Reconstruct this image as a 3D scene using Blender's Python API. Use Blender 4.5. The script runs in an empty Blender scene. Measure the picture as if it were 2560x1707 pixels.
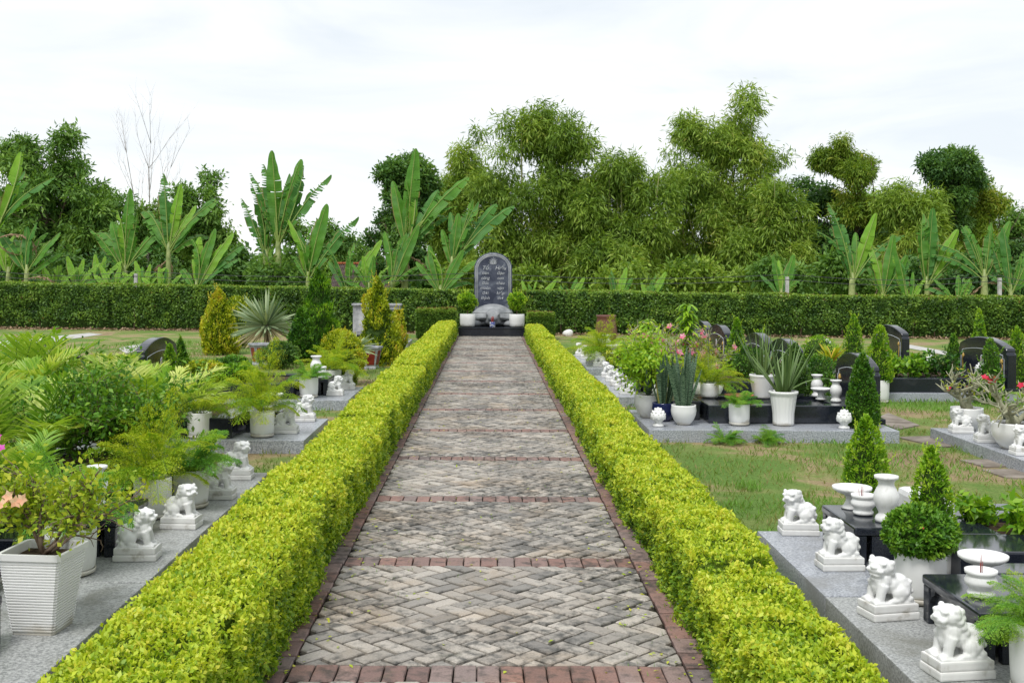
import bpy, bmesh, math, random
import numpy as np
from mathutils import Vector, Matrix

rng = np.random.default_rng(11)
random.seed(11)
PI = math.pi
R = math.radians
scene = bpy.context.scene
col = scene.collection

# ------------------------------------------------------------------ camera
CAM_H = 1.75
FPX = 2800.0                     # focal length in pixels of a 2560 px wide picture
cam_data = bpy.data.cameras.new('camera')
cam_data.sensor_width = 36.0
cam_data.lens = FPX / 2560.0 * 36.0
cam_data.clip_end = 2000.0
cam_data.clip_start = 0.05
cam = bpy.data.objects.new('camera', cam_data)
col.objects.link(cam)
CAM_ROT = Matrix.Rotation(R(90), 3, 'X') @ Matrix.Rotation(R(0.28), 3, 'Z')     # level camera, rising-front style shift
VPX, VPY = 1226.0, 685.0         # vanishing point of the path
cam_data.shift_x = (1280.0 - VPX) / 2560.0
cam_data.shift_y = -(853.5 - VPY) / 2560.0
cam.matrix_world = Matrix.Translation((0, 0, CAM_H)) @ CAM_ROT.to_4x4()
scene.camera = cam

# ------------------------------------------------------------------ sky and sun
SUN_EL, SUN_AZ = 58.0, 205.0     # azimuth clockwise from +Y (the direction the path runs)
world = bpy.data.worlds.new('World')
scene.world = world
world.use_nodes = True
wn, wl = world.node_tree.nodes, world.node_tree.links
wn.clear()
wo = wn.new('ShaderNodeOutputWorld')
bg = wn.new('ShaderNodeBackground')
sky = wn.new('ShaderNodeTexSky')
sky.sky_type = 'NISHITA'
sky.sun_disc = False
sky.sun_elevation = R(SUN_EL)
sky.sun_rotation = R(SUN_AZ)
tc = wn.new('ShaderNodeTexCoord')
mp = wn.new('ShaderNodeMapping'); mp.inputs['Scale'].default_value = (1.0, 1.0, 4.5)
nz = wn.new('ShaderNodeTexNoise'); nz.inputs['Scale'].default_value = 2.6; nz.inputs['Detail'].default_value = 6.0
nz.inputs['Roughness'].default_value = 0.55; nz.inputs['Distortion'].default_value = 0.6
cr = wn.new('ShaderNodeValToRGB')
cr.color_ramp.elements[0].position = 0.36; cr.color_ramp.elements[0].color = (0.78, 0.83, 0.875, 1)
cr.color_ramp.elements[1].position = 0.60; cr.color_ramp.elements[1].color = (0.97, 0.985, 0.99, 1)
sc_ = wn.new('ShaderNodeVectorMath'); sc_.operation = 'SCALE'; sc_.inputs['Scale'].default_value = 6.6
mx = wn.new('ShaderNodeMix'); mx.data_type = 'RGBA'; mx.inputs['Factor'].default_value = 0.93
wl.new(tc.outputs['Generated'], mp.inputs['Vector'])
wl.new(mp.outputs['Vector'], nz.inputs['Vector'])
wl.new(nz.outputs['Fac'], cr.inputs['Fac'])
wl.new(cr.outputs['Color'], sc_.inputs[0])
wl.new(sky.outputs['Color'], mx.inputs['A'])
wl.new(sc_.outputs['Vector'], mx.inputs['B'])
wl.new(mx.outputs['Result'], bg.inputs['Color'])
bg.inputs['Strength'].default_value = 0.1
wl.new(bg.outputs['Background'], wo.inputs['Surface'])

sun_data = bpy.data.lights.new('sun', 'SUN')
sun_data.energy = 1.5
sun_data.angle = R(18)
sun_data.color = (1.0, 0.98, 0.95)
sun = bpy.data.objects.new('sun', sun_data)
col.objects.link(sun)
_sd = Vector((math.sin(R(SUN_AZ)) * math.cos(R(SUN_EL)), math.cos(R(SUN_AZ)) * math.cos(R(SUN_EL)), math.sin(R(SUN_EL))))
sun.rotation_euler = _sd.to_track_quat('Z', 'Y').to_euler()
sun.location = _sd * 60

scene.view_settings.view_transform = 'Standard'
scene.view_settings.look = 'None'
scene.view_settings.gamma = 1.0
scene.view_settings.use_curve_mapping = False
scene.view_settings.exposure = 0.78
scene.render.engine = 'CYCLES'
scene.cycles.use_denoising = True
scene.cycles.max_bounces = 6
scene.cycles.diffuse_bounces = 3
scene.cycles.glossy_bounces = 3
scene.cycles.transmission_bounces = 3
scene.cycles.transparent_max_bounces = 6
scene.cycles.caustics_reflective = False
scene.cycles.caustics_refractive = False

# ------------------------------------------------------------------ picture -> place
K = 2560.0 / 2352.0              # the notes were taken on a 2352 px wide view
def ray(fx, fy):
    d = CAM_ROT @ Vector((fx * K - VPX, -(fy * K - VPY), -FPX))
    return d
def g(fx, fy, z=0.0):
    """point at height z seen at view position (fx, fy)"""
    d = ray(fx, fy)
    t = (z - CAM_H) / d.z
    return d.x * t, d.y * t
def at(fx, fy, Y):
    """point at distance Y along the path seen at (fx, fy)"""
    d = ray(fx, fy)
    t = Y / d.y
    return Vector((d.x * t, Y, CAM_H + d.z * t))

# ------------------------------------------------------------------ objects
def tag(o, label=None, cat=None, group=None, kind=None):
    if label: o['label'] = label
    if cat: o['category'] = cat
    if group: o['group'] = group
    if kind: o['kind'] = kind
    return o
def thing(name, label, cat, loc=(0, 0, 0), rz=0.0, group=None, kind=None, scale=None):
    o = bpy.data.objects.new(name, None)
    o.empty_display_size = 0.1
    col.objects.link(o)
    o.location = loc
    o.rotation_euler = (0, 0, rz)
    if scale: o.scale = scale if not isinstance(scale, (int, float)) else (scale,) * 3
    return tag(o, label, cat, group, kind)
def obj(name, me, m=None, parent=None, loc=(0, 0, 0), rot=(0, 0, 0), scale=None):
    o = bpy.data.objects.new(name, me)
    col.objects.link(o)
    if m is not None:
        if len(me.materials) == 0: me.materials.append(m)
        elif me.materials[0] != m:            # shared mesh, other material
            o.material_slots[0].link = 'OBJECT'; o.material_slots[0].material = m
    if parent is not None: o.parent = parent
    o.location = loc
    o.rotation_euler = rot
    if scale: o.scale = scale if not isinstance(scale, (int, float)) else (scale,) * 3
    return o

# ------------------------------------------------------------------ mesh helpers
def mesh(V, F, smooth=False, name='m'):
    me = bpy.data.meshes.new(name)
    me.from_pydata([tuple(map(float, v)) for v in V], [], F)
    if smooth: me.polygons.foreach_set('use_smooth', [True] * len(me.polygons))
    me.update()
    return me
def fmesh(V, F, tone=None, smooth=False, name='m'):
    """fast: V (n,3) array, F (m,k) array of k-gons, tone per vertex"""
    V = np.ascontiguousarray(V, dtype=np.float32); F = np.ascontiguousarray(F, dtype=np.int32)
    me = bpy.data.meshes.new(name)
    m, k = F.shape
    me.vertices.add(len(V)); me.vertices.foreach_set('co', V.ravel())
    me.loops.add(m * k); me.loops.foreach_set('vertex_index', F.ravel())
    me.polygons.add(m)
    me.polygons.foreach_set('loop_start', np.arange(0, m * k, k, dtype=np.int32))
    me.polygons.foreach_set('loop_total', np.full(m, k, dtype=np.int32))
    if smooth: me.polygons.foreach_set('use_smooth', np.ones(m, dtype=bool))
    if tone is not None:
        a = me.attributes.new('tone', 'FLOAT', 'POINT')
        a.data.foreach_set('value', np.ascontiguousarray(tone, dtype=np.float32))
    me.update(calc_edges=True)
    return me
class MB:
    """collects boxes, tubes, lathes into one mesh"""
    def __init__(s): s.V = []; s.F = []; s.S = []
    def add(s, V, F, smooth=False):
        n = len(s.V); s.V += [tuple(v) for v in V]
        s.F += [tuple(i + n for i in f) for f in F]; s.S += [smooth] * len(F); return s
    def box(s, x0, x1, y0, y1, z0, z1, b=0.004):
        bm = bmesh.new()
        bmesh.ops.create_cube(bm, size=1.0)
        for v in bm.verts:
            v.co = ((x0 + x1) / 2 + v.co.x * (x1 - x0), (y0 + y1) / 2 + v.co.y * (y1 - y0), (z0 + z1) / 2 + v.co.z * (z1 - z0))
        if b > 0:
            bmesh.ops.bevel(bm, geom=list(bm.edges), offset=b, segments=2, profile=0.6, affect='EDGES')
        bm.verts.index_update()
        s.add([v.co.copy() for v in bm.verts], [[v.index for v in f.verts] for f in bm.faces])
        bm.free(); return s
    def lathe(s, prof, seg=28, c=(0, 0, 0), smooth=True, ripple=None):
        V = []; F = []
        for i, (r, z) in enumerate(prof):
            for j in range(seg):
                a = 2 * PI * j / seg
                rr = r if ripple is None else r * ripple(a, i)
                V.append((c[0] + rr * math.cos(a), c[1] + rr * math.sin(a), c[2] + z))
        for i in range(len(prof) - 1):
            for j in range(seg):
                k = (j + 1) % seg
                F.append((i * seg + j, i * seg + k, (i + 1) * seg + k, (i + 1) * seg + j))
        F.append(tuple(range(seg - 1, -1, -1)))
        F.append(tuple((len(prof) - 1) * seg + j for j in range(seg)))
        return s.add(V, F, smooth)
    def tube(s, pts, rad, seg=7, smooth=True):
        pts = [Vector(p) for p in pts]; n = len(pts)
        if isinstance(rad, (int, float)): rad = [rad] * n
        V = []; F = []; up = Vector((0.31, 0.17, 0.93))
        for i, p in enumerate(pts):
            d = (pts[min(i + 1, n - 1)] - pts[max(i - 1, 0)]).normalized()
            a = d.cross(up)
            if a.length < 1e-3: a = d.cross(Vector((1, 0, 0)))
            a.normalize(); b = d.cross(a)
            for j in range(seg):
                t = 2 * PI * j / seg
                V.append(p + (a * math.cos(t) + b * math.sin(t)) * rad[i])
        for i in range(n - 1):
            for j in range(seg):
                k = (j + 1) % seg
                F.append((i * seg + j, i * seg + k, (i + 1) * seg + k, (i + 1) * seg + j))
        F.append(tuple(range(seg - 1, -1, -1))); F.append(tuple((n - 1) * seg + j for j in range(seg)))
        return s.add(V, F, smooth)
    def sphere(s, c, r, seg=12, rings=8, rot=None):
        if isinstance(r, (int, float)): r = (r, r, r)
        V = []; F = []
        for i in range(rings + 1):
            th = PI * i / rings
            for j in range(seg):
                a = 2 * PI * j / seg
                p = Vector((r[0] * math.sin(th) * math.cos(a), r[1] * math.sin(th) * math.sin(a), r[2] * math.cos(th)))
                if rot is not None: p = rot @ p
                V.append((c[0] + p.x, c[1] + p.y, c[2] + p.z))
        for i in range(rings):
            for j in range(seg):
                k = (j + 1) % seg
                F.append((i * seg + j, (i + 1) * seg + j, (i + 1) * seg + k, i * seg + k))
        return s.add(V, F, True)
    def prism(s, poly, h0, h1, axis='z', b=0.0):
        """extrude a polygon given in the plane across the axis"""
        n = len(poly)
        def P(p, h):
            return (p[0], p[1], h) if axis == 'z' else ((h, p[0], p[1]) if axis == 'x' else (p[0], h, p[1]))
        V = [P(p, h0) for p in poly] + [P(p, h1) for p in poly]
        F = [tuple(range(n - 1, -1, -1)), tuple(range(n, 2 * n))]
        F += [(i, (i + 1) % n, n + (i + 1) % n, n + i) for i in range(n)]
        return s.add(V, F)
    def mesh(s):
        me = mesh(s.V, s.F)
        me.polygons.foreach_set('use_smooth', s.S)
        bm = bmesh.new(); bm.from_mesh(me)
        bmesh.ops.recalc_face_normals(bm, faces=bm.faces)
        bm.to_mesh(me); bm.free()
        return me
    def obj(s, name, m, parent=None, **k):
        return obj(name, s.mesh(), m, parent, **k)

# ------------------------------------------------------------------ noise and leaves
_H = rng.random(4096).astype(np.float32)
def vnoise(P, scale=1.0, seed=0):
    P = np.asarray(P, dtype=np.float64) * scale + seed * 17.31
    i = np.floor(P).astype(np.int64); f = P - i
    f = f * f * (3 - 2 * f)
    def h(a, b, c): return _H[(a * 73856093 ^ b * 19349663 ^ c * 83492791) & 4095]
    r = 0
    for dx in (0, 1):
        for dy in (0, 1):
            for dz in (0, 1):
                w = (f[:, 0] if dx else 1 - f[:, 0]) * (f[:, 1] if dy else 1 - f[:, 1]) * (f[:, 2] if dz else 1 - f[:, 2])
                r = r + w * h(i[:, 0] + dx, i[:, 1] + dy, i[:, 2] + dz)
    return r
def unit(v):
    return v / np.maximum(np.linalg.norm(v, axis=1, keepdims=True), 1e-9)
def rand_unit(n):
    return unit(rng.normal(size=(n, 3)))
def kites(P, D, N, L, W, fold=0.15):
    """leaf blades: base, two shoulders, tip.  -> V (4n,3), F (n,4)"""
    n = len(P); L = np.broadcast_to(np.asarray(L, float).reshape(-1, 1), (n, 1)); W = np.broadcast_to(np.asarray(W, float).reshape(-1, 1), (n, 1))
    D = unit(D); S = unit(np.cross(D, N)); N2 = np.cross(S, D)
    mid = P + D * L * 0.45
    V = np.stack([P, mid + S * W / 2 + N2 * W * fold, P + D * L - N2 * L * 0.06, mid - S * W / 2 + N2 * W * fold], 1)
    return V.reshape(-1, 3), np.arange(4 * n).reshape(-1, 4)
def ribbons(P, D, S, L, W, droop=0.2, seg=4, fold=0.0, prof=None, g_=(0, 0, -1.0)):
    """long blades: three points across, seg segments along. -> V, F"""
    n = len(P); D = unit(D); S = unit(S); N = np.cross(S, D)
    L = np.broadcast_to(np.asarray(L, float), (n,)); W = np.broadcast_to(np.asarray(W, float), (n,)); droop = np.broadcast_to(np.asarray(droop, float), (n,))
    G = np.asarray(g_, float)
    prof = prof or (lambda t: max(0.06, math.sin(PI * (0.12 + 0.88 * t)) ** 0.7) if t < 1 else 0.03)
    rows = []
    for i in range(seg + 1):
        t = i / seg
        c = P + D * (L * t)[:, None] + G[None] * (droop * L * t * t)[:, None]
        w = (W * prof(t) / 2)[:, None]
        rows.append(np.stack([c + S * w, c - N * w * fold, c - S * w], 1))
    V = np.stack(rows, 1)                     # n, seg+1, 3, 3
    F = []
    for i in range(seg):
        a = i * 3
        F += [[a, a + 1, a + 4, a + 3], [a + 1, a + 2, a + 5, a + 4]]
    F = np.array(F)[None] + (np.arange(n) * (seg + 1) * 3)[:, None, None]
    return V.reshape(-1, 3), F.reshape(-1, 4)
def join(parts):
    """[(V,F,tone)] -> V,F,tone"""
    Vs, Fs, Ts, n = [], [], [], 0
    for V, F, t in parts:
        Vs.append(V); Fs.append(F + n); Ts.append(np.broadcast_to(t, (len(V),))); n += len(V)
    return np.concatenate(Vs), np.concatenate(Fs), np.concatenate(Ts)
# ------------------------------------------------------------------ materials
class NT:
    def __init__(s, name):
        s.m = bpy.data.materials.new(name); s.m.use_nodes = True
        s.n, s.l = s.m.node_tree.nodes, s.m.node_tree.links
        s.n.clear()
        s.out = s.n.new('ShaderNodeOutputMaterial')
    def new(s, t, **k):
        x = s.n.new(t)
        for a, b in k.items(): setattr(x, a, b)
        return x
    def link(s, a, b): s.l.new(a, b)
    def pos(s):
        return s.new('ShaderNodeNewGeometry').outputs['Position']
    def objc(s):
        return s.new('ShaderNodeTexCoord').outputs['Object']
    def noise(s, vec, scale, detail=4.0, rough=0.55, dist=0.0):
        x = s.new('ShaderNodeTexNoise')
        x.inputs['Scale'].default_value = scale; x.inputs['Detail'].default_value = detail
        x.inputs['Roughness'].default_value = rough; x.inputs['Distortion'].default_value = dist
        s.link(vec, x.inputs['Vector']); return x.outputs['Fac']
    def ramp(s, fac, stops):
        x = s.new('ShaderNodeValToRGB'); e = x.color_ramp.elements
        while len(e) < len(stops): e.new(0.5)
        for i, (p, c) in enumerate(stops):
            e[i].position = p
            e[i].color = (c[0], c[1], c[2], 1) if not isinstance(c, (int, float)) else (c, c, c, 1)
        s.link(fac, x.inputs['Fac']); return x.outputs['Color']
    def mix(s, fac, a, b, mode='MIX'):
        x = s.new('ShaderNodeMix', data_type='RGBA', blend_type=mode)
        for v, i in ((fac, 'Factor'), (a, 'A'), (b, 'B')):
            if isinstance(v, (int, float)): x.inputs[i].default_value = v if i == 'Factor' else (v, v, v, 1)
            elif isinstance(v, tuple): x.inputs[i].default_value = (*v, 1)
            else: s.link(v, x.inputs[i])
        return x.outputs['Result']
    def math(s, op, a, b=None):
        x = s.new('ShaderNodeMath', operation=op)
        for v, i in ((a, 0), (b, 1)):
            if v is None: continue
            if isinstance(v, (int, float)): x.inputs[i].default_value = v
            else: s.link(v, x.inputs[i])
        return x.outputs[0]
    def bsdf(s, color, rough=0.5, spec=0.5, bump=None, bstr=0.3, bdist=0.01, coat=0.0):
        x = s.new('ShaderNodeBsdfPrincipled')
        if isinstance(color, tuple): x.inputs['Base Color'].default_value = (*color, 1)
        else: s.link(color, x.inputs['Base Color'])
        if isinstance(rough, (int, float)): x.inputs['Roughness'].default_value = rough
        else: s.link(rough, x.inputs['Roughness'])
        x.inputs['Specular IOR Level'].default_value = spec
        if coat: x.inputs['Coat Weight'].default_value = coat; x.inputs['Coat Roughness'].default_value = 0.08
        if bump is not None:
            b = s.new('ShaderNodeBump'); b.inputs['Strength'].default_value = bstr; b.inputs['Distance'].default_value = bdist
            s.link(bump, b.inputs['Height']); s.link(b.outputs['Normal'], x.inputs['Normal'])
        return x
    def done(s, shader):
        s.link(shader.outputs[0], s.out.inputs['Surface']); return s.m

def leaf_mat(name, stops, trans=0.35, rough=0.45, patch=0.0, pscale=1.2, spec=0.35):
    """stops: colours along the 'tone' of each leaf (0 old and deep .. 1 young and bright)"""
    t = NT(name)
    a = t.new('ShaderNodeAttribute', attribute_name='tone')
    f = a.outputs['Fac']
    if patch:
        nzf = t.noise(t.pos(), pscale, 3.0)
        f = t.math('ADD', f, t.math('MULTIPLY', t.math('SUBTRACT', nzf, 0.5), patch))
    c = t.ramp(f, [(i / (len(stops) - 1), s) for i, s in enumerate(stops)])
    b = t.bsdf(c, rough, spec)
    tr = t.new('ShaderNodeBsdfTranslucent')
    c2 = t.mix(1.0, c, (1.0, 1.0, 0.45), 'MULTIPLY')
    t.link(c2, tr.inputs['Color'])
    mxs = t.new('ShaderNodeMixShader'); mxs.inputs['Fac'].default_value = trans
    t.link(b.outputs[0], mxs.inputs[1]); t.link(tr.outputs[0], mxs.inputs[2])
    return t.done(mxs)

M = {}
# leaves -----------------------------------------------------------
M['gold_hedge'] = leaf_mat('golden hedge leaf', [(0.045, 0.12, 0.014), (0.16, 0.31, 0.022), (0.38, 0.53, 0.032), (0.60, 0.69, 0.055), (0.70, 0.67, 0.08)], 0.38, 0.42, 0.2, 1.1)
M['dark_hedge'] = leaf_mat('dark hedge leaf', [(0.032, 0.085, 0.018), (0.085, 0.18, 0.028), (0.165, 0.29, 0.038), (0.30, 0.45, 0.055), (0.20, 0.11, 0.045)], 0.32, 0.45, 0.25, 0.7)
M['lime'] = leaf_mat('lime shrub leaf', [(0.035, 0.12, 0.010), (0.12, 0.30, 0.014), (0.27, 0.48, 0.022), (0.48, 0.64, 0.05)], 0.36, 0.42)
M['green'] = leaf_mat('green shrub leaf', [(0.018, 0.07, 0.010), (0.05, 0.16, 0.014), (0.12, 0.28, 0.02), (0.25, 0.42, 0.035)], 0.3, 0.4)
M['deep'] = leaf_mat('deep green shrub leaf', [(0.012, 0.042, 0.010), (0.03, 0.09, 0.016), (0.075, 0.17, 0.024), (0.16, 0.28, 0.04)], 0.28, 0.42)
M['golden'] = leaf_mat('golden shrub leaf', [(0.05, 0.10, 0.008), (0.18, 0.28, 0.014), (0.38, 0.47, 0.02), (0.58, 0.60, 0.035), (0.55, 0.36, 0.05)], 0.36, 0.42)
M['fern'] = leaf_mat('asparagus fern', [(0.05, 0.17, 0.02), (0.18, 0.38, 0.018), (0.38, 0.55, 0.025), (0.58, 0.64, 0.04)], 0.42, 0.5)
M['fern_green'] = leaf_mat('green asparagus fern', [(0.04, 0.15, 0.035), (0.10, 0.32, 0.05), (0.21, 0.46, 0.06), (0.38, 0.58, 0.07)], 0.42, 0.5)
M['palm'] = leaf_mat('bamboo palm leaf', [(0.07, 0.19, 0.02), (0.21, 0.40, 0.035), (0.40, 0.57, 0.07), (0.66, 0.72, 0.22)], 0.38, 0.4)
M['bougain'] = leaf_mat('bougainvillea leaf', [(0.07, 0.17, 0.015), (0.21, 0.34, 0.02), (0.40, 0.50, 0.03), (0.60, 0.60, 0.06)], 0.4, 0.45)
M['bamboo'] = leaf_mat('bamboo leaf', [(0.05, 0.115, 0.02), (0.14, 0.25, 0.034), (0.26, 0.40, 0.055), (0.40, 0.53, 0.09), (0.48, 0.44, 0.11)], 0.42, 0.5, 0.35, 0.35)
M['tree'] = leaf_mat('tree leaf', [(0.045, 0.115, 0.03), (0.11, 0.235, 0.046), (0.21, 0.37, 0.07), (0.34, 0.50, 0.10)], 0.4, 0.5, 0.3, 0.4)
M['tree_dark'] = leaf_mat('dark tree leaf', [(0.03, 0.08, 0.03), (0.068, 0.165, 0.045), (0.15, 0.29, 0.06), (0.27, 0.41, 0.09)], 0.36, 0.45)
M['tree_gold'] = leaf_mat('yellowing tree leaf', [(0.05, 0.11, 0.018), (0.14, 0.25, 0.026), (0.26, 0.37, 0.04), (0.46, 0.40, 0.05)], 0.4, 0.5, 0.5, 0.5)
M['grass_blade'] = leaf_mat('grass blade', [(0.32, 0.26, 0.12), (0.24, 0.30, 0.07), (0.15, 0.31, 0.05), (0.21, 0.42, 0.06)], 0.34, 0.6)
M['red_flower'] = leaf_mat('red petal', [(0.55, 0.01, 0.04), (0.75, 0.03, 0.10)], 0.3, 0.5)
M['pink_flower'] = leaf_mat('pink petal', [(0.75, 0.12, 0.25), (0.85, 0.45, 0.55)], 0.3, 0.5)
M['magenta_flower'] = leaf_mat('magenta bract', [(0.62, 0.05, 0.45), (0.72, 0.14, 0.55)], 0.3, 0.5)
M['peach_flower'] = leaf_mat('peach bract', [(0.85, 0.45, 0.28), (0.9, 0.62, 0.42)], 0.3, 0.5)

def plain(name, c, rough=0.5, spec=0.5):
    t = NT(name); return t.done(t.bsdf(c, rough, spec))
def mottled(name, c1, c2, scale, rough=0.6, spec=0.4, bump=0.2, bdist=0.004, detail=5.0, space='obj', lo=0.35, hi=0.65):
    t = NT(name)
    v = t.objc() if space == 'obj' else t.pos()
    n = t.noise(v, scale, detail)
    return t.done(t.bsdf(t.ramp(n, [(lo, c1), (hi, c2)]), rough, spec, n, bump, bdist))

def banana_mat(name, c1, c2, rib):
    t = NT(name)
    a = t.new('ShaderNodeAttribute', attribute_name='tone')
    n = t.noise(t.objc(), 3.0, 3.0)
    c = t.ramp(n, [(0.3, c1), (0.7, c2)])
    c = t.mix(t.ramp(a.outputs['Fac'], [(0.50, 0.0), (0.60, 0.85), (0.72, 0.85), (0.74, 0.0)]), c, (0.30, 0.22, 0.09))
    c = t.mix(t.math('GREATER_THAN', a.outputs['Fac'], 0.8), c, rib)
    w = t.new('ShaderNodeTexWave', wave_type='BANDS', bands_direction='Z')
    w.inputs['Scale'].default_value = 9.0; w.inputs['Distortion'].default_value = 1.0
    t.link(t.objc(), w.inputs['Vector'])
    b = t.bsdf(c, 0.45, 0.28, w.outputs['Fac'], 0.25, 0.02)
    tr = t.new('ShaderNodeBsdfTranslucent'); t.link(t.mix(1.0, c, (1.1, 1.1, 0.4), 'MULTIPLY'), tr.inputs['Color'])
    ms = t.new('ShaderNodeMixShader'); ms.inputs['Fac'].default_value = 0.35
    t.link(b.outputs[0], ms.inputs[1]); t.link(tr.outputs[0], ms.inputs[2])
    return t.done(ms)
M['banana'] = banana_mat('banana leaf', (0.065, 0.20, 0.022), (0.13, 0.32, 0.035), (0.33, 0.44, 0.11))
M['banana_young'] = banana_mat('young banana leaf', (0.16, 0.36, 0.03), (0.27, 0.48, 0.05), (0.42, 0.52, 0.16))
M['banana_blue'] = banana_mat('bluish banana leaf', (0.05, 0.17, 0.03), (0.105, 0.28, 0.05), (0.30, 0.42, 0.11))
M['banana_dead'] = mottled('dry banana leaf', (0.22, 0.14, 0.08), (0.42, 0.31, 0.21), 6.0, 0.9, 0.1)
M['banana_stem'] = mottled('banana stem', (0.16, 0.22, 0.06), (0.36, 0.40, 0.16), 5.0, 0.5)
M['stem_green'] = plain('green stem', (0.12, 0.22, 0.04), 0.5)
M['twig'] = mottled('brown twig', (0.11, 0.075, 0.05), (0.26, 0.20, 0.15), 30.0, 0.9, 0.1)
M['bark'] = mottled('bark', (0.06, 0.045, 0.035), (0.16, 0.12, 0.09), 8.0, 0.95, 0.1, 0.6, 0.03)
M['bark_pale'] = mottled('pale bark', (0.24, 0.21, 0.19), (0.38, 0.34, 0.31), 6.0, 0.9, 0.1)
M['adenium'] = mottled('desert rose trunk', (0.26, 0.27, 0.17), (0.40, 0.39, 0.27), 14.0, 0.7, 0.2)
M['culm'] = mottled('bamboo culm', (0.10, 0.13, 0.03), (0.26, 0.25, 0.09), 3.0, 0.5)
M['core'] = mottled('inner branches', (0.022, 0.045, 0.012), (0.06, 0.10, 0.025), 18.0, 0.95, 0.0)
M['gold_core'] = mottled('inner hedge branches', (0.05, 0.09, 0.016), (0.14, 0.20, 0.03), 22.0, 0.95, 0.0)
M['soil'] = mottled('dark soil', (0.035, 0.024, 0.016), (0.11, 0.08, 0.055), 30.0, 1.0, 0.05, 0.8, 0.02)

# stones -----------------------------------------------------------
def marble():
    t = NT('white marble')
    p = t.objc()
    n1 = t.noise(t.pos(), 9.0, 5.0)
    n2 = t.noise(p, 60.0, 3.0)
    c = t.ramp(n1, [(0.30, (0.64, 0.64, 0.62)), (0.55, (0.77, 0.77, 0.76))])
    mp_ = t.new('ShaderNodeMapping'); mp_.inputs['Scale'].default_value = (1.0, 1.0, 0.14); t.link(t.pos(), mp_.inputs['Vector'])
    c = t.mix(t.ramp(t.noise(mp_.outputs[0], 55.0, 4.0), [(0.55, 0.0), (0.72, 0.42)]), c, (0.44, 0.43, 0.39))
    sp = t.new('ShaderNodeSeparateXYZ'); t.link(p, sp.inputs[0])
    b = t.bsdf(c, 0.5, 0.35, n2, 0.25, 0.003)
    b.inputs['Subsurface Weight'].default_value = 0.0
    return t.done(b)
M['marble'] = marble()
def marble_base():
    t = NT('weathered marble base')
    n1 = t.noise(t.pos(), 14.0, 7.0)
    c = t.ramp(n1, [(0.28, (0.42, 0.40, 0.35)), (0.42, (0.70, 0.69, 0.67)), (0.7, (0.77, 0.77, 0.75))])
    return t.done(t.bsdf(c, 0.6, 0.3, n1, 0.5, 0.004))
M['marble_base'] = marble_base()
def ceramic(name, c, rough=0.3, dirt=(0.42, 0.38, 0.30)):
    t = NT(name)
    p = t.objc()
    n = t.noise(t.pos(), 8.0, 6.0)
    sp = t.new('ShaderNodeSeparateXYZ'); t.link(p, sp.inputs[0])
    # splash dirt at the foot of the pot
    f = t.math('ADD', t.math('MULTIPLY', sp.outputs['Z'], 12.0), t.math('MULTIPLY', t.math('SUBTRACT', n, 0.5), 2.0))
    cc = t.mix(t.ramp(f, [(0.0, 0.75), (0.45, 0.0)]), c, dirt)
    cc = t.mix(t.ramp(n, [(0.60, 0.0), (0.85, 0.25)]), cc, dirt)
    return t.done(t.bsdf(cc, rough, 0.45, n, 0.1, 0.003))
M['white_pot'] = ceramic('white glazed pot', (0.74, 0.74, 0.72))
M['blue_pot'] = ceramic('blue glazed pot', (0.010, 0.016, 0.075), 0.12, (0.05, 0.05, 0.09))
M['brown_pot'] = ceramic('brown jar', (0.14, 0.055, 0.04), 0.35, (0.10, 0.06, 0.05))
M['terracotta'] = ceramic('terracotta', (0.40, 0.13, 0.06), 0.7)
M['saucer'] = ceramic('pot saucer', (0.62, 0.60, 0.54), 0.5)
def granite_grey(name, c1, c2, stain, rough):
    t = NT(name)
    p = t.pos()
    n = t.noise(p, 75.0, 4.0, 0.75)
    big = t.noise(p, 2.2, 6.0, 0.6, 0.5)
    c = t.ramp(n, [(0.40, c1), (0.60, c2)])
    c = t.mix(t.ramp(big, [(0.50, 0.0), (0.66, 0.7)]), c, stain)
    r = t.ramp(big, [(0.35, rough), (0.75, rough + 0.35)])
    return t.done(t.bsdf(c, r, 0.5, n, 0.08, 0.002))
M['granite'] = granite_grey('grey speckled granite', (0.17, 0.185, 0.215), (0.48, 0.50, 0.54), (0.24, 0.24, 0.235), 0.20)
M['granite_old'] = granite_grey('stained grey granite', (0.18, 0.187, 0.185), (0.46, 0.47, 0.46), (0.15, 0.15, 0.12), 0.34)
def granite_black():
    t = NT('polished black granite')
    p = t.pos()
    n = t.noise(p, 260.0, 2.0)
    d = t.noise(p, 3.0, 5.0)
    c = t.ramp(n, [(0.4, (0.008, 0.010, 0.016)), (0.72, (0.028, 0.034, 0.046))])
    c = t.mix(t.ramp(d, [(0.55, 0.0), (0.8, 0.18)]), c, (0.20, 0.20, 0.20))
    return t.done(t.bsdf(c, t.ramp(d, [(0.3, 0.06), (0.8, 0.22)]), 0.55))
M['black'] = granite_black()
def stele_mat():
    t = NT('weathered blue black stone')
    p = t.objc()
    n = t.noise(p, 2.6, 6.0, 0.6, 0.8)
    c = t.ramp(n, [(0.42, (0.028, 0.034, 0.060)), (0.55, (0.07, 0.08, 0.115)), (0.72, (0.24, 0.26, 0.31))])
    return t.done(t.bsdf(c, 0.45, 0.4, t.noise(p, 40.0, 4.0), 0.15, 0.003))
M['stele'] = stele_mat()
M['carve'] = mottled('carved pale stone', (0.36, 0.38, 0.42), (0.62, 0.63, 0.66), 5.0, 0.8, 0.2)
M['turtle'] = mottled('grey carved stone', (0.17, 0.18, 0.19), (0.34, 0.35, 0.36), 4.0, 0.65, 0.3, 0.4, 0.01)
M['old_stone'] = mottled('veined grey marble', (0.20, 0.20, 0.22), (0.52, 0.52, 0.53), 5.0, 0.6, 0.3, 0.3, 0.01, 6.0)
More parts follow.
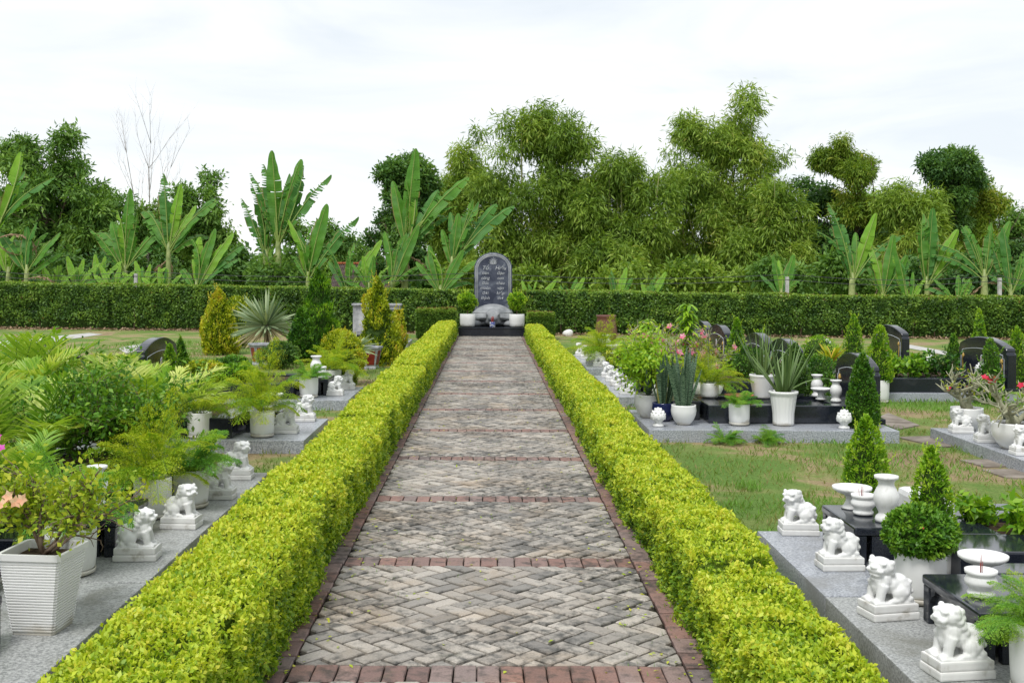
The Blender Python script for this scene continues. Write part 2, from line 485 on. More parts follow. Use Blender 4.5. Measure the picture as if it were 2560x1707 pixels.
M['gold'] = plain('gold inlay', (0.52, 0.34, 0.08), 0.35, 0.6)
M['white_line'] = plain('white engraved line', (0.6, 0.64, 0.68), 0.6)
M['portrait'] = mottled('portrait print', (0.30, 0.22, 0.22), (0.70, 0.58, 0.52), 30.0, 0.3)
M['incense'] = plain('incense stick', (0.25, 0.035, 0.03), 0.8)
M['sand'] = mottled('incense ash', (0.20, 0.14, 0.08), (0.34, 0.26, 0.17), 90.0, 1.0)
M['red_panel'] = mottled('red lacquer panel', (0.15, 0.014, 0.010), (0.24, 0.028, 0.018), 12.0, 0.4)
M['grey_frame'] = mottled('grey plaster frame', (0.22, 0.23, 0.25), (0.42, 0.43, 0.45), 14.0, 0.8)
M['concrete'] = mottled('pale concrete', (0.36, 0.35, 0.33), (0.56, 0.55, 0.53), 6.0, 0.85, 0.2, 0.3, 0.006, 6.0, 'pos')
M['concrete_dark'] = mottled('damp concrete paving', (0.15, 0.125, 0.10), (0.30, 0.26, 0.22), 5.0, 0.8, 0.25, 0.3, 0.006, 6.0, 'pos')
M['dark_metal'] = plain('wire', (0.05, 0.05, 0.055), 0.5)
M['roof'] = mottled('brown fibre roof', (0.07, 0.05, 0.042), (0.15, 0.115, 0.10), 5.0, 0.85)
M['roof_ridge'] = plain('orange ridge tile', (0.42, 0.12, 0.05), 0.8)
M['plaster'] = mottled('stained plaster', (0.22, 0.20, 0.17), (0.38, 0.35, 0.30), 3.0, 0.9)
M['blue_white'] = None
def porcelain():
    t = NT('blue and white porcelain')
    n = t.noise(t.objc(), 26.0, 1.5)
    return t.done(t.bsdf(t.ramp(n, [(0.47, (0.05, 0.09, 0.42)), (0.53, (0.80, 0.82, 0.85))]), 0.2, 0.5))
M['blue_white'] = porcelain()
def brick_mat(name, stops, dark, edge):
    """each brick its own shade; moss and weather patches run across the paving"""
    t = NT(name)
    gnode = t.new('ShaderNodeNewGeometry')
    oi = t.new('ShaderNodeObjectInfo')
    r = t.math('FRACT', t.math('ADD', t.math('MULTIPLY', oi.outputs['Random'], 7.31), gnode.outputs['Random Per Island']))
    c = t.ramp(r, [(i / (len(stops) - 1), s) for i, s in enumerate(stops)])
    p = gnode.outputs['Position']
    off = t.new('ShaderNodeVectorMath', operation='ADD'); cmb = t.new('ShaderNodeCombineXYZ')
    t.link(t.math('MULTIPLY', r, 9.0), cmb.inputs[2]); t.link(p, off.inputs[0]); t.link(cmb.outputs[0], off.inputs[1])
    per = t.noise(off.outputs[0], 15.0, 6.0, 0.62)          # blotches, different on each brick
    big = t.noise(p, 0.9, 5.0, 0.6, 0.4)
    f = t.math('ADD', per, t.math('MULTIPLY', t.math('SUBTRACT', big, 0.5), 0.55))
    c = t.mix(t.ramp(f, [(0.46, 0.0), (0.66, 0.88)]), c, dark)
    br_ = t.noise(p, 1.7, 4.0, 0.6, 0.5)
    c = t.mix(t.ramp(br_, [(0.50, 0.0), (0.70, 0.55)]), c, t.mix(1.0, c, (1.0, 0.82, 0.62), 'MULTIPLY'))
    c = t.mix(t.ramp(t.noise(p, 4.5, 6.0, 0.7), [(0.60, 0.0), (0.75, 0.5)]), c, (0.075, 0.085, 0.04))
    fine = t.noise(p, 120.0, 3.0, 0.6)
    c = t.mix(0.35, c, t.mix(1.0, c, t.ramp(fine, [(0.3, 0.45), (0.7, 1.35)]), 'MULTIPLY'))
    rg = t.ramp(big, [(0.3, 0.62), (0.7, 0.85)])
    return t.done(t.bsdf(c, rg, 0.35, t.math('ADD', fine, per), 0.5, 0.004))
M['brick'] = brick_mat('grey paving brick', [(0.29, 0.259, 0.226), (0.41, 0.373, 0.327), (0.21, 0.196, 0.18), (0.48, 0.439, 0.386), (0.35, 0.313, 0.27), (0.245, 0.23, 0.21), (0.44, 0.40, 0.35)], (0.062, 0.062, 0.058), 0)
M['red_brick'] = brick_mat('red paving brick', [(0.23, 0.135, 0.112), (0.30, 0.18, 0.15), (0.19, 0.12, 0.105), (0.29, 0.20, 0.175), (0.20, 0.165, 0.155)], (0.07, 0.058, 0.052), 0)
def bed_mat():
    t = NT('mossy joint soil')
    n = t.noise(t.pos(), 14.0, 6.0)
    return t.done(t.bsdf(t.ramp(n, [(0.35, (0.010, 0.009, 0.007)), (0.62, (0.028, 0.025, 0.018)), (0.78, (0.05, 0.065, 0.02))]), 1.0, 0.1, n, 0.8, 0.02))
M['bed'] = bed_mat()
def lawn_mat():
    t = NT('patchy lawn')
    p = t.pos()
    n = t.noise(p, 0.75, 6.0, 0.62, 0.6)
    f = t.noise(p, 34.0, 5.0, 0.7)
    c = t.ramp(n, [(0.40, (0.13, 0.22, 0.05)), (0.50, (0.20, 0.25, 0.075)), (0.57, (0.34, 0.27, 0.15)), (0.70, (0.24, 0.175, 0.11))])
    c = t.mix(0.7, c, t.mix(1.0, c, t.ramp(f, [(0.25, 0.35), (0.75, 1.6)]), 'MULTIPLY'))
    return t.done(t.bsdf(c, 1.0, 0.1, f, 0.9, 0.03))
M['lawn'] = lawn_mat()
def banded_leaf():
    t = NT('banded snake plant leaf')
    w = t.new('ShaderNodeTexWave', wave_type='BANDS', bands_direction='Z')
    w.inputs['Scale'].default_value = 14.0; w.inputs['Distortion'].default_value = 7.0; w.inputs['Detail'].default_value = 3.0
    w.inputs['Detail Scale'].default_value = 2.5
    t.link(t.objc(), w.inputs['Vector'])
    c = t.ramp(w.outputs['Fac'], [(0.25, (0.025, 0.065, 0.035)), (0.6, (0.13, 0.20, 0.12))])
    a = t.new('ShaderNodeAttribute', attribute_name='tone')
    c = t.mix(t.math('GREATER_THAN', a.outputs['Fac'], 0.9), c, (0.42, 0.40, 0.10))
    return t.done(t.bsdf(c, 0.4, 0.4))
M['snake'] = banded_leaf()
M['aloe'] = leaf_mat('aloe leaf', [(0.06, 0.12, 0.035), (0.12, 0.20, 0.06), (0.20, 0.29, 0.09)], 0.1, 0.4)
M['yucca'] = leaf_mat('variegated yucca leaf', [(0.08, 0.14, 0.06), (0.21, 0.29, 0.15), (0.43, 0.51, 0.30), (0.35, 0.27, 0.15)], 0.15, 0.5)
# ------------------------------------------------------------------ ground and path
gx = np.concatenate([[-600, -200, -60], np.arange(-30, 30.1, 2.0), [60, 200, 600]])
gy = np.concatenate([[-60, -20], np.arange(-4, 50.1, 2.0), [70, 120, 300, 900]])
V = np.array([(x, y, 0.0) for y in gy for x in gx])
nn = len(gx)
Fq = np.array([(j * nn + i, j * nn + i + 1, (j + 1) * nn + i + 1, (j + 1) * nn + i) for j in range(len(gy) - 1) for i in range(nn - 1)])
obj('ground', fmesh(V, Fq), M['lawn'])['kind'] = 'structure'

Y_END = 30.7
path = obj('path', MB().box(-1.06, 1.06, 3.0, Y_END, -0.05, 0.024, 0).mesh(), M['bed'])
path['kind'] = 'structure'
soil_l = obj('soil', MB().box(-1.42, -1.064, 3.0, Y_END, -0.05, 0.018, 0).mesh(), M['soil']); soil_l['kind'] = 'structure'
soil_r = obj('soil', MB().box(1.064, 1.38, 3.0, Y_END, -0.05, 0.018, 0).mesh(), M['soil']); soil_r['kind'] = 'structure'

KP = 1.705 / 1.75                # the paving lies 45 mm above the lawn
BW = 0.099 * KP; J = 0.0135; HALF = 0.875 * KP; ZT = 0.045
bands = [(4.915 - 1.91 + 1.91 * k) * KP for k in range(17)]
bands = [b for b in bands if b < Y_END - 0.1]
def clip_rect(poly, x0, x1, y0, y1):
    for ax, lim, sg in ((0, x0, 1), (0, x1, -1), (1, y0, 1), (1, y1, -1)):
        out = []
        for i in range(len(poly)):
            a, b = poly[i], poly[(i + 1) % len(poly)]
            da, db = (a[ax] - lim) * sg, (b[ax] - lim) * sg
            if da >= 0: out.append(a)
            if da * db < 0:
                t = da / (da - db)
                out.append((a[0] + (b[0] - a[0]) * t, a[1] + (b[1] - a[1]) * t))
        poly = out
        if len(poly) < 3: return []
    return poly
def area(p):
    return 0.5 * sum(p[i][0] * p[(i + 1) % len(p)][1] - p[(i + 1) % len(p)][0] * p[i][1] for i in range(len(p)))
def brick_geo(poly, tilt=(0, 0), dz=0.0, wob=0.0015, chips=True):
    """worn brick: sides, rounded arris, slightly uneven top; local to its centre"""
    cx = sum(p[0] for p in poly) / len(poly); cy = sum(p[1] for p in poly) / len(poly)
    P = []
    for i, p in enumerate(poly):
        q = poly[(i + 1) % len(poly)]
        P.append((p[0] - cx + random.uniform(-wob, wob), p[1] - cy + random.uniform(-wob, wob)))
        if chips and math.dist(p, q) > 0.06:                 # chipped points along the long edges
            for t in (0.33, 0.66):
                P.append((p[0] + (q[0] - p[0]) * t - cx + random.uniform(-wob, wob) * 1.2, p[1] + (q[1] - p[1]) * t - cy + random.uniform(-wob, wob) * 1.2))
    n = len(P)
    r = max(1e-3, min(math.hypot(*p) for p in P))
    k = [1 - min(0.5, 0.0048 / max(r, 0.012)), ]
    def z(x, y, b): return b + dz + x * tilt[0] + y * tilt[1]
    Vv = [(x, y, -0.03) for x, y in P] + [(x, y, z(x, y, -0.005)) for x, y in P] + [(x * k[0], y * k[0], z(x, y, 0.0)) for x, y in P]
    Ff = []
    for lv in (0, 1):
        Ff += [(lv * n + i, lv * n + (i + 1) % n, (lv + 1) * n + (i + 1) % n, (lv + 1) * n + i) for i in range(n)]
    Ff.append(tuple(range(2 * n, 3 * n)))
    return (cx, cy), Vv, Ff
grey, red = [], []
s2 = math.sqrt(0.5) * BW
for bi in range(len(bands)):
    y0 = bands[bi] + 0.102
    y1 = (bands[bi + 1] - 0.102) if bi + 1 < len(bands) else Y_END
    k0 = int(-(HALF + 0.4) / (math.sqrt(2) * BW)) - 2
    for k in range(k0, -k0 + 1):
        for m in range(-12, 13):
            for kind in (0, 1):
                ou, ov = k + 2 * m, k - 2 * m
                rc = (ou, ov, 2, 1) if kind == 0 else (ou + 2, ov - 1, 1, 2)
                jj = J / BW / 2 * 1.2
                u0, v0, u1, v1 = rc[0] + jj, rc[1] + jj, rc[0] + rc[2] - jj, rc[1] + rc[3] - jj
                poly = []
                for (u, v) in ((u0, v0), (u1, v0), (u1, v1), (u0, v1)):
                    poly.append(((u + v) * s2, (v - u) * s2 + (y0 + y1) / 2))
                if area(poly) < 0: poly.reverse()
                full = abs(area(poly))
                p2 = clip_rect(poly, -HALF, HALF, y0, y1)
                if p2 and abs(area(p2)) > 0.0006:
                    grey.append(p2)
for b in bands:
    n = 17; w = 2 * HALF / n
    for i in range(n):
        x0 = -HALF + i * w
        red.append([(x0 + 0.003, b - 0.097), (x0 + w - 0.003, b - 0.097), (x0 + w - 0.003, b + 0.097), (x0 + 0.003, b + 0.097)])
for sgn in (-1, 1):
    y = 3.4 + (0.07 if sgn > 0 else 0)
    while y < Y_END - 0.1:
        e = random.uniform(-0.004, 0.004)
        xa, xb = sorted((sgn * (HALF + 0.008) + e, sgn * (HALF + 0.125) + e))
        red.append([(xa, y + J / 2), (xb, y + J / 2), (xb, y + 0.198 - J / 2), (xa, y + 0.198 - J / 2)])
        y += 0.2
def vis_key(p):
    c = sum(q[1] for q in p) / len(p)
    return abs(c - 4.7) if c > 4.55 else 100 + abs(c)
for polys, nm, m in ((grey, 'grey_brick', M['brick']), (red, 'red_brick', M['red_brick'])):
    polys.sort(key=vis_key)
    rest = MB()
    for i, p in enumerate(polys):
        tilt = (random.gauss(0, 0.012), random.gauss(0, 0.012)); dz = random.gauss(0, 0.0016)
        (cx, cy), Vv, Ff = brick_geo(p, tilt, dz, chips=i < 700)
        if i < 298:
            obj(nm, mesh(Vv, Ff), m, path, (cx, cy, ZT))
        else:
            if cy > 14:                              # far bricks keep only top and sides
                pass
            rest.add([(v[0] + cx, v[1] + cy, v[2] + ZT) for v in Vv], Ff)
    o = obj(nm + '_paving', mesh(rest.V, rest.F), m, path)
    o['kind'] = 'stuff'

# concrete strips outside the hedges
for sgn in (-1, 1):
    xa, xb = sorted((sgn * 1.46, sgn * 1.60))
    y = 3.2; 
    kb = thing('kerb', ('pale concrete kerb strip running outside the ' + ('taller' if sgn < 0 else 'lower') + ' golden hedge'), 'kerb')
    while y < 29:
        L = 0.98
        MB().box(xa, xb, y + 0.004, y + L - 0.004, -0.05, 0.05 + random.uniform(-0.004, 0.004), 0.006).obj('kerb_stone', M['concrete'], kb)
        y += L

# ------------------------------------------------------------------ hedges
def hedge_surface(pts_fn, n):
    pass
def clipped_hedge(name, label, x0, x1, ya, yb, ztop, mat, n_leaf, size, seed, wob=0.03, steps=None, core='gold_core', near_bias=True, tone_top=0.65, tone_side=0.50, cat='hedge', zlow=0.03, size_grow=0.045, faces='tioe'):
    """box-clipped hedge: woody core plus a skin of single leaves"""
    root = thing(name, label, cat, ((x0 + x1) / 2, ya, 0))
    ox, oy = (x0 + x1) / 2, ya
    Ln = yb - ya
    u = rng.random(n_leaf)
    if near_bias:
        k = (yb / ya); yy = ya * k ** (u ** 0.93)
    else:
        yy = ya + Ln * u
    hgt = ztop if callable(ztop) else (lambda y: np.full_like(y, ztop))
    H = hgt(yy)
    wd = x1 - x0
    # which face
    wt = {'t': wd, 'i': 0.45, 'o': 0.28, 'e': 0.0}
    fs = [f for f in 'tio']; pr = np.array([wt[f] for f in fs]); pr = pr / pr.sum()
    face = rng.choice(3, n_leaf, p=pr)
    inner_right = x0 < 0
    s = rng.random(n_leaf)
    P = np.zeros((n_leaf, 3)); N = np.zeros((n_leaf, 3))
    # top
    mt = face == 0
    P[mt] = np.stack([x0 + wd * s[mt], yy[mt], H[mt]], 1); N[mt] = (0, 0, 1)
    mi = face == 1; mo = face == 2
    zi = zlow + (H - zlow) * s
    xi, xo = (x1, x0) if inner_right else (x0, x1)
    sg = 1 if inner_right else -1
    P[mi] = np.stack([np.full(mi.sum(), xi), yy[mi], zi[mi]], 1); N[mi] = (sg, 0, 0)
    P[mo] = np.stack([np.full(mo.sum(), xo), yy[mo], zi[mo]], 1); N[mo] = (-sg, 0, 0)
    # uneven clipping and rounded shoulders
    nzv = vnoise(P, 2.2, seed) - 0.5
    nz2 = vnoise(P, 9.0, seed + 3) - 0.5
    nz3 = vnoise(P, 26.0, seed + 6) - 0.5
    P += N * (nzv * wob * 1.8 + nz2 * wob * 1.7 + nz3 * wob * 1.2 + rng.normal(0, 0.010, n_leaf) - 0.006)[:, None]
    edge = np.clip((np.abs(P[:, 0] - (x0 + x1) / 2) - (wd / 2 - 0.05)) / 0.05, 0, 1)
    P[mt, 2] -= 0.016 * edge[mt] ** 2
    tz = np.clip((P[:, 2] - (H - 0.06)) / 0.06, 0, 1)
    P[mi | mo, 0] -= (N[mi | mo, 0]) * 0.012 * tz[mi | mo] ** 2
    # sides bulge a bit and thin out near the ground
    low = np.clip(1 - P[:, 2] / 0.16, 0, 1)
    keep = rng.random(n_leaf) > low * 0.55 * (~mt)
    D = unit(N * 0.55 + rand_unit(n_leaf) * 0.95 + np.array([0, 0, 0.35]))
    LN = unit(N + rand_unit(n_leaf) * 0.8 + np.array([0, 0, 0.5]))
    dist = np.clip(yy - 5, 0, 40)
    L = size * (1 + dist * size_grow) * rng.uniform(0.7, 1.25, n_leaf)
    hf = np.clip(P[:, 2] / np.maximum(H, 0.1), 0, 1)
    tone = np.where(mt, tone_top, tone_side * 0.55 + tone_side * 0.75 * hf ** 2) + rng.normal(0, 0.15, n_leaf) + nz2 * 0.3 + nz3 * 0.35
    P = P - D * (L * 0.4)[:, None]
    ii = np.where(keep)[0]
    Vv, Ff = kites(P[ii], D[ii], LN[ii], L[ii], L[ii] * 0.56)
    Vv -= np.array([ox, oy, 0])
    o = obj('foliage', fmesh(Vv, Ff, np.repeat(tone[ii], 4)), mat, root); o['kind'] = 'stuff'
    # woody core following the height
    ny = max(8, int(Ln / 0.5)); ys = np.linspace(ya + 0.02, yb - 0.02, ny)
    b = MB(); zz = hgt(ys) - 0.05
    Vc, Fc = [], []
    for y, z in zip(ys, zz):
        for (x, q) in ((x0 + 0.05, 0.0), (x0 + 0.035, z), (x1 - 0.035, z), (x1 - 0.05, 0.0)):
            Vc.append((x - ox + random.uniform(-.008, .008), y - oy, q))
    for i in range(ny - 1):
        for j in range(3): Fc.append((i * 4 + j, i * 4 + j + 1, i * 4 + j + 5, i * 4 + j + 4))
    Fc.append((0, 1, 2, 3)); n4 = (ny - 1) * 4; Fc.append((n4, n4 + 3, n4 + 2, n4 + 1))
    obj('woody_core', mesh(Vc, Fc), M[core], root)
    return root

def stepped(base, amp, seed):
    ph = rng.random(64)
    def f(y):
        k = np.floor((y + 0.6 * np.sin(y * 0.3 + seed)) / 1.35).astype(int) % 64
        sm = vnoise(np.stack([y, np.zeros_like(y), np.zeros_like(y)], 1), 0.7, seed)
        return base + amp * (ph[k] - 0.5) + (sm - 0.5) * amp * 1.2
    return f
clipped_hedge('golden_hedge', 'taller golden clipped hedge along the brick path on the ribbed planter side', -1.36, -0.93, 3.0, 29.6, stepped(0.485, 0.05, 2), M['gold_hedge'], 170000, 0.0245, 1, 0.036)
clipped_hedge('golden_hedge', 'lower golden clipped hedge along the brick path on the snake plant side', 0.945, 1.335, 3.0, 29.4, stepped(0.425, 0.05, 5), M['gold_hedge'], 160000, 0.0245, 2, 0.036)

# dark clipped hedge across the end of the garden, built in bays of slightly different height
HA = at(-60, 757, 35.0); HB = at(2430, 776, 31.4)
def cross_hedge():
    root = thing('boundary_hedge', 'long dark green clipped hedge closing the garden behind the stele', 'hedge', (0, 33, 0))
    A = Vector((HA.x, HA.y, 0)); B = Vector((HB.x, HB.y, 0)); T = (B - A); Ln = T.length; T.normalize(); Nn = Vector((T.y, -T.x, 0))
    n = 56000; depth = 0.8
    u = rng.random(n) * Ln
    bay = np.floor(u / 2.3).astype(int); bh = rng.random(40)[bay % 40]; bo = rng.random(40)[(bay * 7) % 40]
    H = 1.40 - 0.25 * (u / Ln) + (bh - 0.5) * 0.035
    top = rng.random(n) < 0.24
    s = rng.random(n)
    Tn, NN = np.array(T), np.array(Nn)
    z = 0.06 + (H - 0.06) * s ** 0.85
    P = np.array(A)[None] + Tn[None] * u[:, None]
    fr = ~top
    P[fr] += NN[None] * (depth / 2 + (bo[fr] - 0.5) * 0.10)[:, None]; P[fr, 2] = z[fr]
    P[top] += NN[None] * ((s[top] - 0.5) * depth)[:, None]; P[top, 2] = H[top]
    Nv = np.where(top[:, None], np.array([0, 0, 1.0]), NN[None])
    n1 = vnoise(P, 1.1, 9) - 0.5; n2 = vnoise(P, 4.0, 4) - 0.5
    P += Nv * (n1 * 0.16 + n2 * 0.10 + rng.normal(0, 0.018, n))[:, None] * np.where(top, 0.45, 1.0)[:, None]
    # thin, twiggy foot
    keep = rng.random(n) > np.clip((0.40 + 0.35 * n1 - P[:, 2]) / 0.35, 0, 0.9) * fr
    keep &= ~(fr & ((bo * 0 + np.abs((u / 2.3) % 1 - 0.02) < 0.018)) & (rng.random(n) < 0.7))
    D = unit(Nv * 0.5 + rand_unit(n) + np.array([0, 0, 0.25])); LN = unit(Nv + rand_unit(n) * 0.8 + np.array([0, 0, 0.3]))
    L = rng.uniform(0.055, 0.095, n)
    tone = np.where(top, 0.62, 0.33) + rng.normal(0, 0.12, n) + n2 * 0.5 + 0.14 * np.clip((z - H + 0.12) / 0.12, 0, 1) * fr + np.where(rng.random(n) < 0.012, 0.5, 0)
    ii = np.where(keep)[0]
    Vv, Ff = kites(P[ii] - D[ii] * (L[ii] * 0.4)[:, None], D[ii], LN[ii], L[ii], L[ii] * 0.62)
    Vv -= np.array([0, 33, 0])
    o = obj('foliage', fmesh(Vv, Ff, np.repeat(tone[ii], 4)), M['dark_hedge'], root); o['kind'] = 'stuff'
    Vc = []
    for i in range(61):
        q = A + T * (Ln * i / 60); h = 1.40 - 0.25 * i / 60 - 0.06
        for dd, zz in ((depth / 2 - 0.22, 0.02), (depth / 2 - 0.10, h), (-depth / 2 + 0.1, h), (-depth / 2 + 0.15, 0.02)):
            w = q + Nn * dd; Vc.append((w.x, w.y - 33, zz))
    Fc = [(i * 4 + j, i * 4 + (j + 1) % 4, i * 4 + 4 + (j + 1) % 4, i * 4 + 4 + j) for i in range(60) for j in range(4)]
    obj('woody_core', mesh(Vc, Fc), M['core'], root)
    i = 0.3
    while i < Ln:
        q = A + T * i + Nn * random.uniform(-0.1, 0.28)
        MB().tube([(q.x, q.y - 33, -0.03), (q.x + random.uniform(-.05, .05), q.y - 33, 0.3), (q.x + random.uniform(-.12, .12), q.y - 33 + 0.02, 0.62)], [0.028, 0.022, 0.014], 6).obj('stem', M['twig'], root)
        i += random.uniform(0.35, 0.8)
    # leaf litter under the hedge
    n = 9000
    u = rng.random(n) * Ln; w = rng.normal(0.25, 0.35, n)
    P = np.array(A)[None] + Tn[None] * u[:, None] + NN[None] * (w)[:, None]; P[:, 2] = rng.uniform(0.003, 0.05, n)
    D = unit(rand_unit(n) * np.array([1, 1, 0.25])); LN = unit(rand_unit(n) * 0.5 + np.array([0, 0, 1]))
    Vv, Ff = kites(P, D, LN, rng.uniform(0.06, 0.12, n), 0.05)
    o = obj('leaf_litter', fmesh(Vv, Ff, np.repeat(rng.random(n) * 0.6, 4)), M['banana_dead']); tag(o, 'brown fallen leaves strewn along the foot of the long hedge', 'leaf litter', kind='stuff')
cross_hedge()
# two low dark blocks where the path hedges end
for (fx0, fx1, ztop, lab) in ((958, 1046, 0.80, 'low dark clipped hedge block at the stele end of the taller golden hedge'), (1212, 1272, 0.72, 'low dark clipped hedge block at the stele end of the lower golden hedge')):
    a = at(fx0, 760, 30.0); b = at(fx1, 760, 30.0)
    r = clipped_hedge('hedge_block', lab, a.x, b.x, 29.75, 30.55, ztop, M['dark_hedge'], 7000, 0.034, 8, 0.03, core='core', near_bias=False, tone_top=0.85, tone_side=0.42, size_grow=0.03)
    n = 4500
    P = np.stack([rng.uniform(a.x, b.x, n), np.full(n, 29.75), rng.uniform(0.03, ztop, n)], 1)
    P[:, 1] -= (vnoise(P, 5, 3) - 0.5) * 0.08
    D = unit(rand_unit(n) + np.array([0, -0.5, 0.2])); LN = unit(rand_unit(n) * .8 + np.array([0, -1, .4]))
    Vv, Ff = kites(P, D, LN, rng.uniform(0.04, 0.075, n), 0.04)
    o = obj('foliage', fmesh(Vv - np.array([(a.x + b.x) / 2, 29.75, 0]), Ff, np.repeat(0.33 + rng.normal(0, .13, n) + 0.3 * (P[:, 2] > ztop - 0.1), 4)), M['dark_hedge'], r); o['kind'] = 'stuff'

# fallen hedge leaves on the paving
n = 420
P = np.stack([np.where(rng.random(n) < 0.7, np.sign(rng.normal(size=n)) * (0.93 - np.abs(rng.normal(0, 0.16, n))), rng.uniform(-.85, .85, n)), 4.2 * 4.5 ** rng.random(n), np.full(n, ZT + 0.006)], 1)
D = unit(rand_unit(n) * np.array([1, 1, 0.12])); LN = unit(rand_unit(n) * 0.3 + np.array([0, 0, 1]))
Vv, Ff = kites(P, D, LN, rng.uniform(0.018, 0.034, n), rng.uniform(0.010, 0.018, n))
o = obj('fallen_leaves', fmesh(Vv, Ff, np.repeat(rng.uniform(0.5, 1.0, n), 4)), M['gold_hedge']); tag(o, 'small yellow leaves fallen on the brick path', 'fallen leaves', kind='stuff')
n = 900
P = np.stack([rng.uniform(-.9, .9, n), 4.2 * 3 ** rng.random(n), np.full(n, ZT - 0.012)], 1)
ok = vnoise(P, 1.6, 77) > 0.60; P = P[ok]; n = len(P)
Vv, Ff = kites(P, unit(rand_unit(n) * 0.6 + np.array([0, 0, 1.0])), rand_unit(n), rng.uniform(0.015, 0.04, n), 0.0035)
o = obj('joint_weeds', fmesh(Vv, Ff, np.repeat(rng.uniform(0.6, 1.0, n), 4)), M['grass_blade']); tag(o, 'tiny grass weeds sprouting from the brick joints', 'weeds', kind='stuff')
# ------------------------------------------------------------------ far garden strips
def strip(pts, lab, m='concrete', name='garden_path'):
    P = [g(a, b) for a, b in pts]
    me = mesh([(x, y, 0.006 + 0.0) for x, y in P], [tuple(range(len(P)))])
    o = obj(name, me, M[m]); o['kind'] = 'structure'
strip([(-20, 797), (0, 784), (205, 765), (236, 768), (60, 794)], '')
strip([(270, 800), (330, 788), (345, 800), (290, 812)], '')
strip([(2090, 792), (2230, 818), (2206, 822), (2060, 795)], '')

# ------------------------------------------------------------------ the tombs
EX = {'slabs': []}          # rectangles kept free of grass
ZS = 0.13                   # top of the stone platforms
def altar_table(root, x0, x1, y0, y1, z, side, h=0.215):
    """low black altar: bevelled top, corner posts with brackets, recessed panels"""
    t = MB()
    t.box(x0, x1, y0, y1, z + h - 0.045, z + h, 0.012)
    fx = x0 if side > 0 else x1           # face towards the path
    d = 0.05 * side
    for (ya, yb) in ((y0 + 0.006, y0 + 0.07), (y1 - 0.07, y1 - 0.006)):
        xa, xb = sorted((fx + 0.006 * side, fx + d + 0.02 * side)); t.box(xa, xb, ya, yb, z, z + h - 0.047, 0.005)
    xa, xb = sorted((fx + 0.10 * side, (x1 if side > 0 else x0) - 0.012 * side))
    t.box(xa, xb, y0 + 0.01, y0 + 0.05, z, z + h - 0.047, 0.003)
    t.box(xa, xb, y1 - 0.05, y1 - 0.01, z, z + h - 0.047, 0.003)
    for yy, sg in ((y0 + 0.072, 1), (y1 - 0.072, -1)):
        xa, xb = sorted((fx + 0.012 * side, fx + 0.045 * side))
        t.prism([(yy, z + h - 0.048), (yy, z + h - 0.115), (yy + sg * 0.018, z + h - 0.085), (yy + sg * 0.05, z + h - 0.07), (yy + sg * 0.06, z + h - 0.048)], xa, xb, 'x')
    o = t.obj('altar_table', M['black'], root)
    xa, xb = sorted((fx + 0.03 * side, fx + 0.06 * side))
    MB().box(xa, xb, y0 + 0.075, y1 - 0.075, z + 0.001, z + h - 0.05, 0.002).obj('front_panel', M['black'], o)
    return o
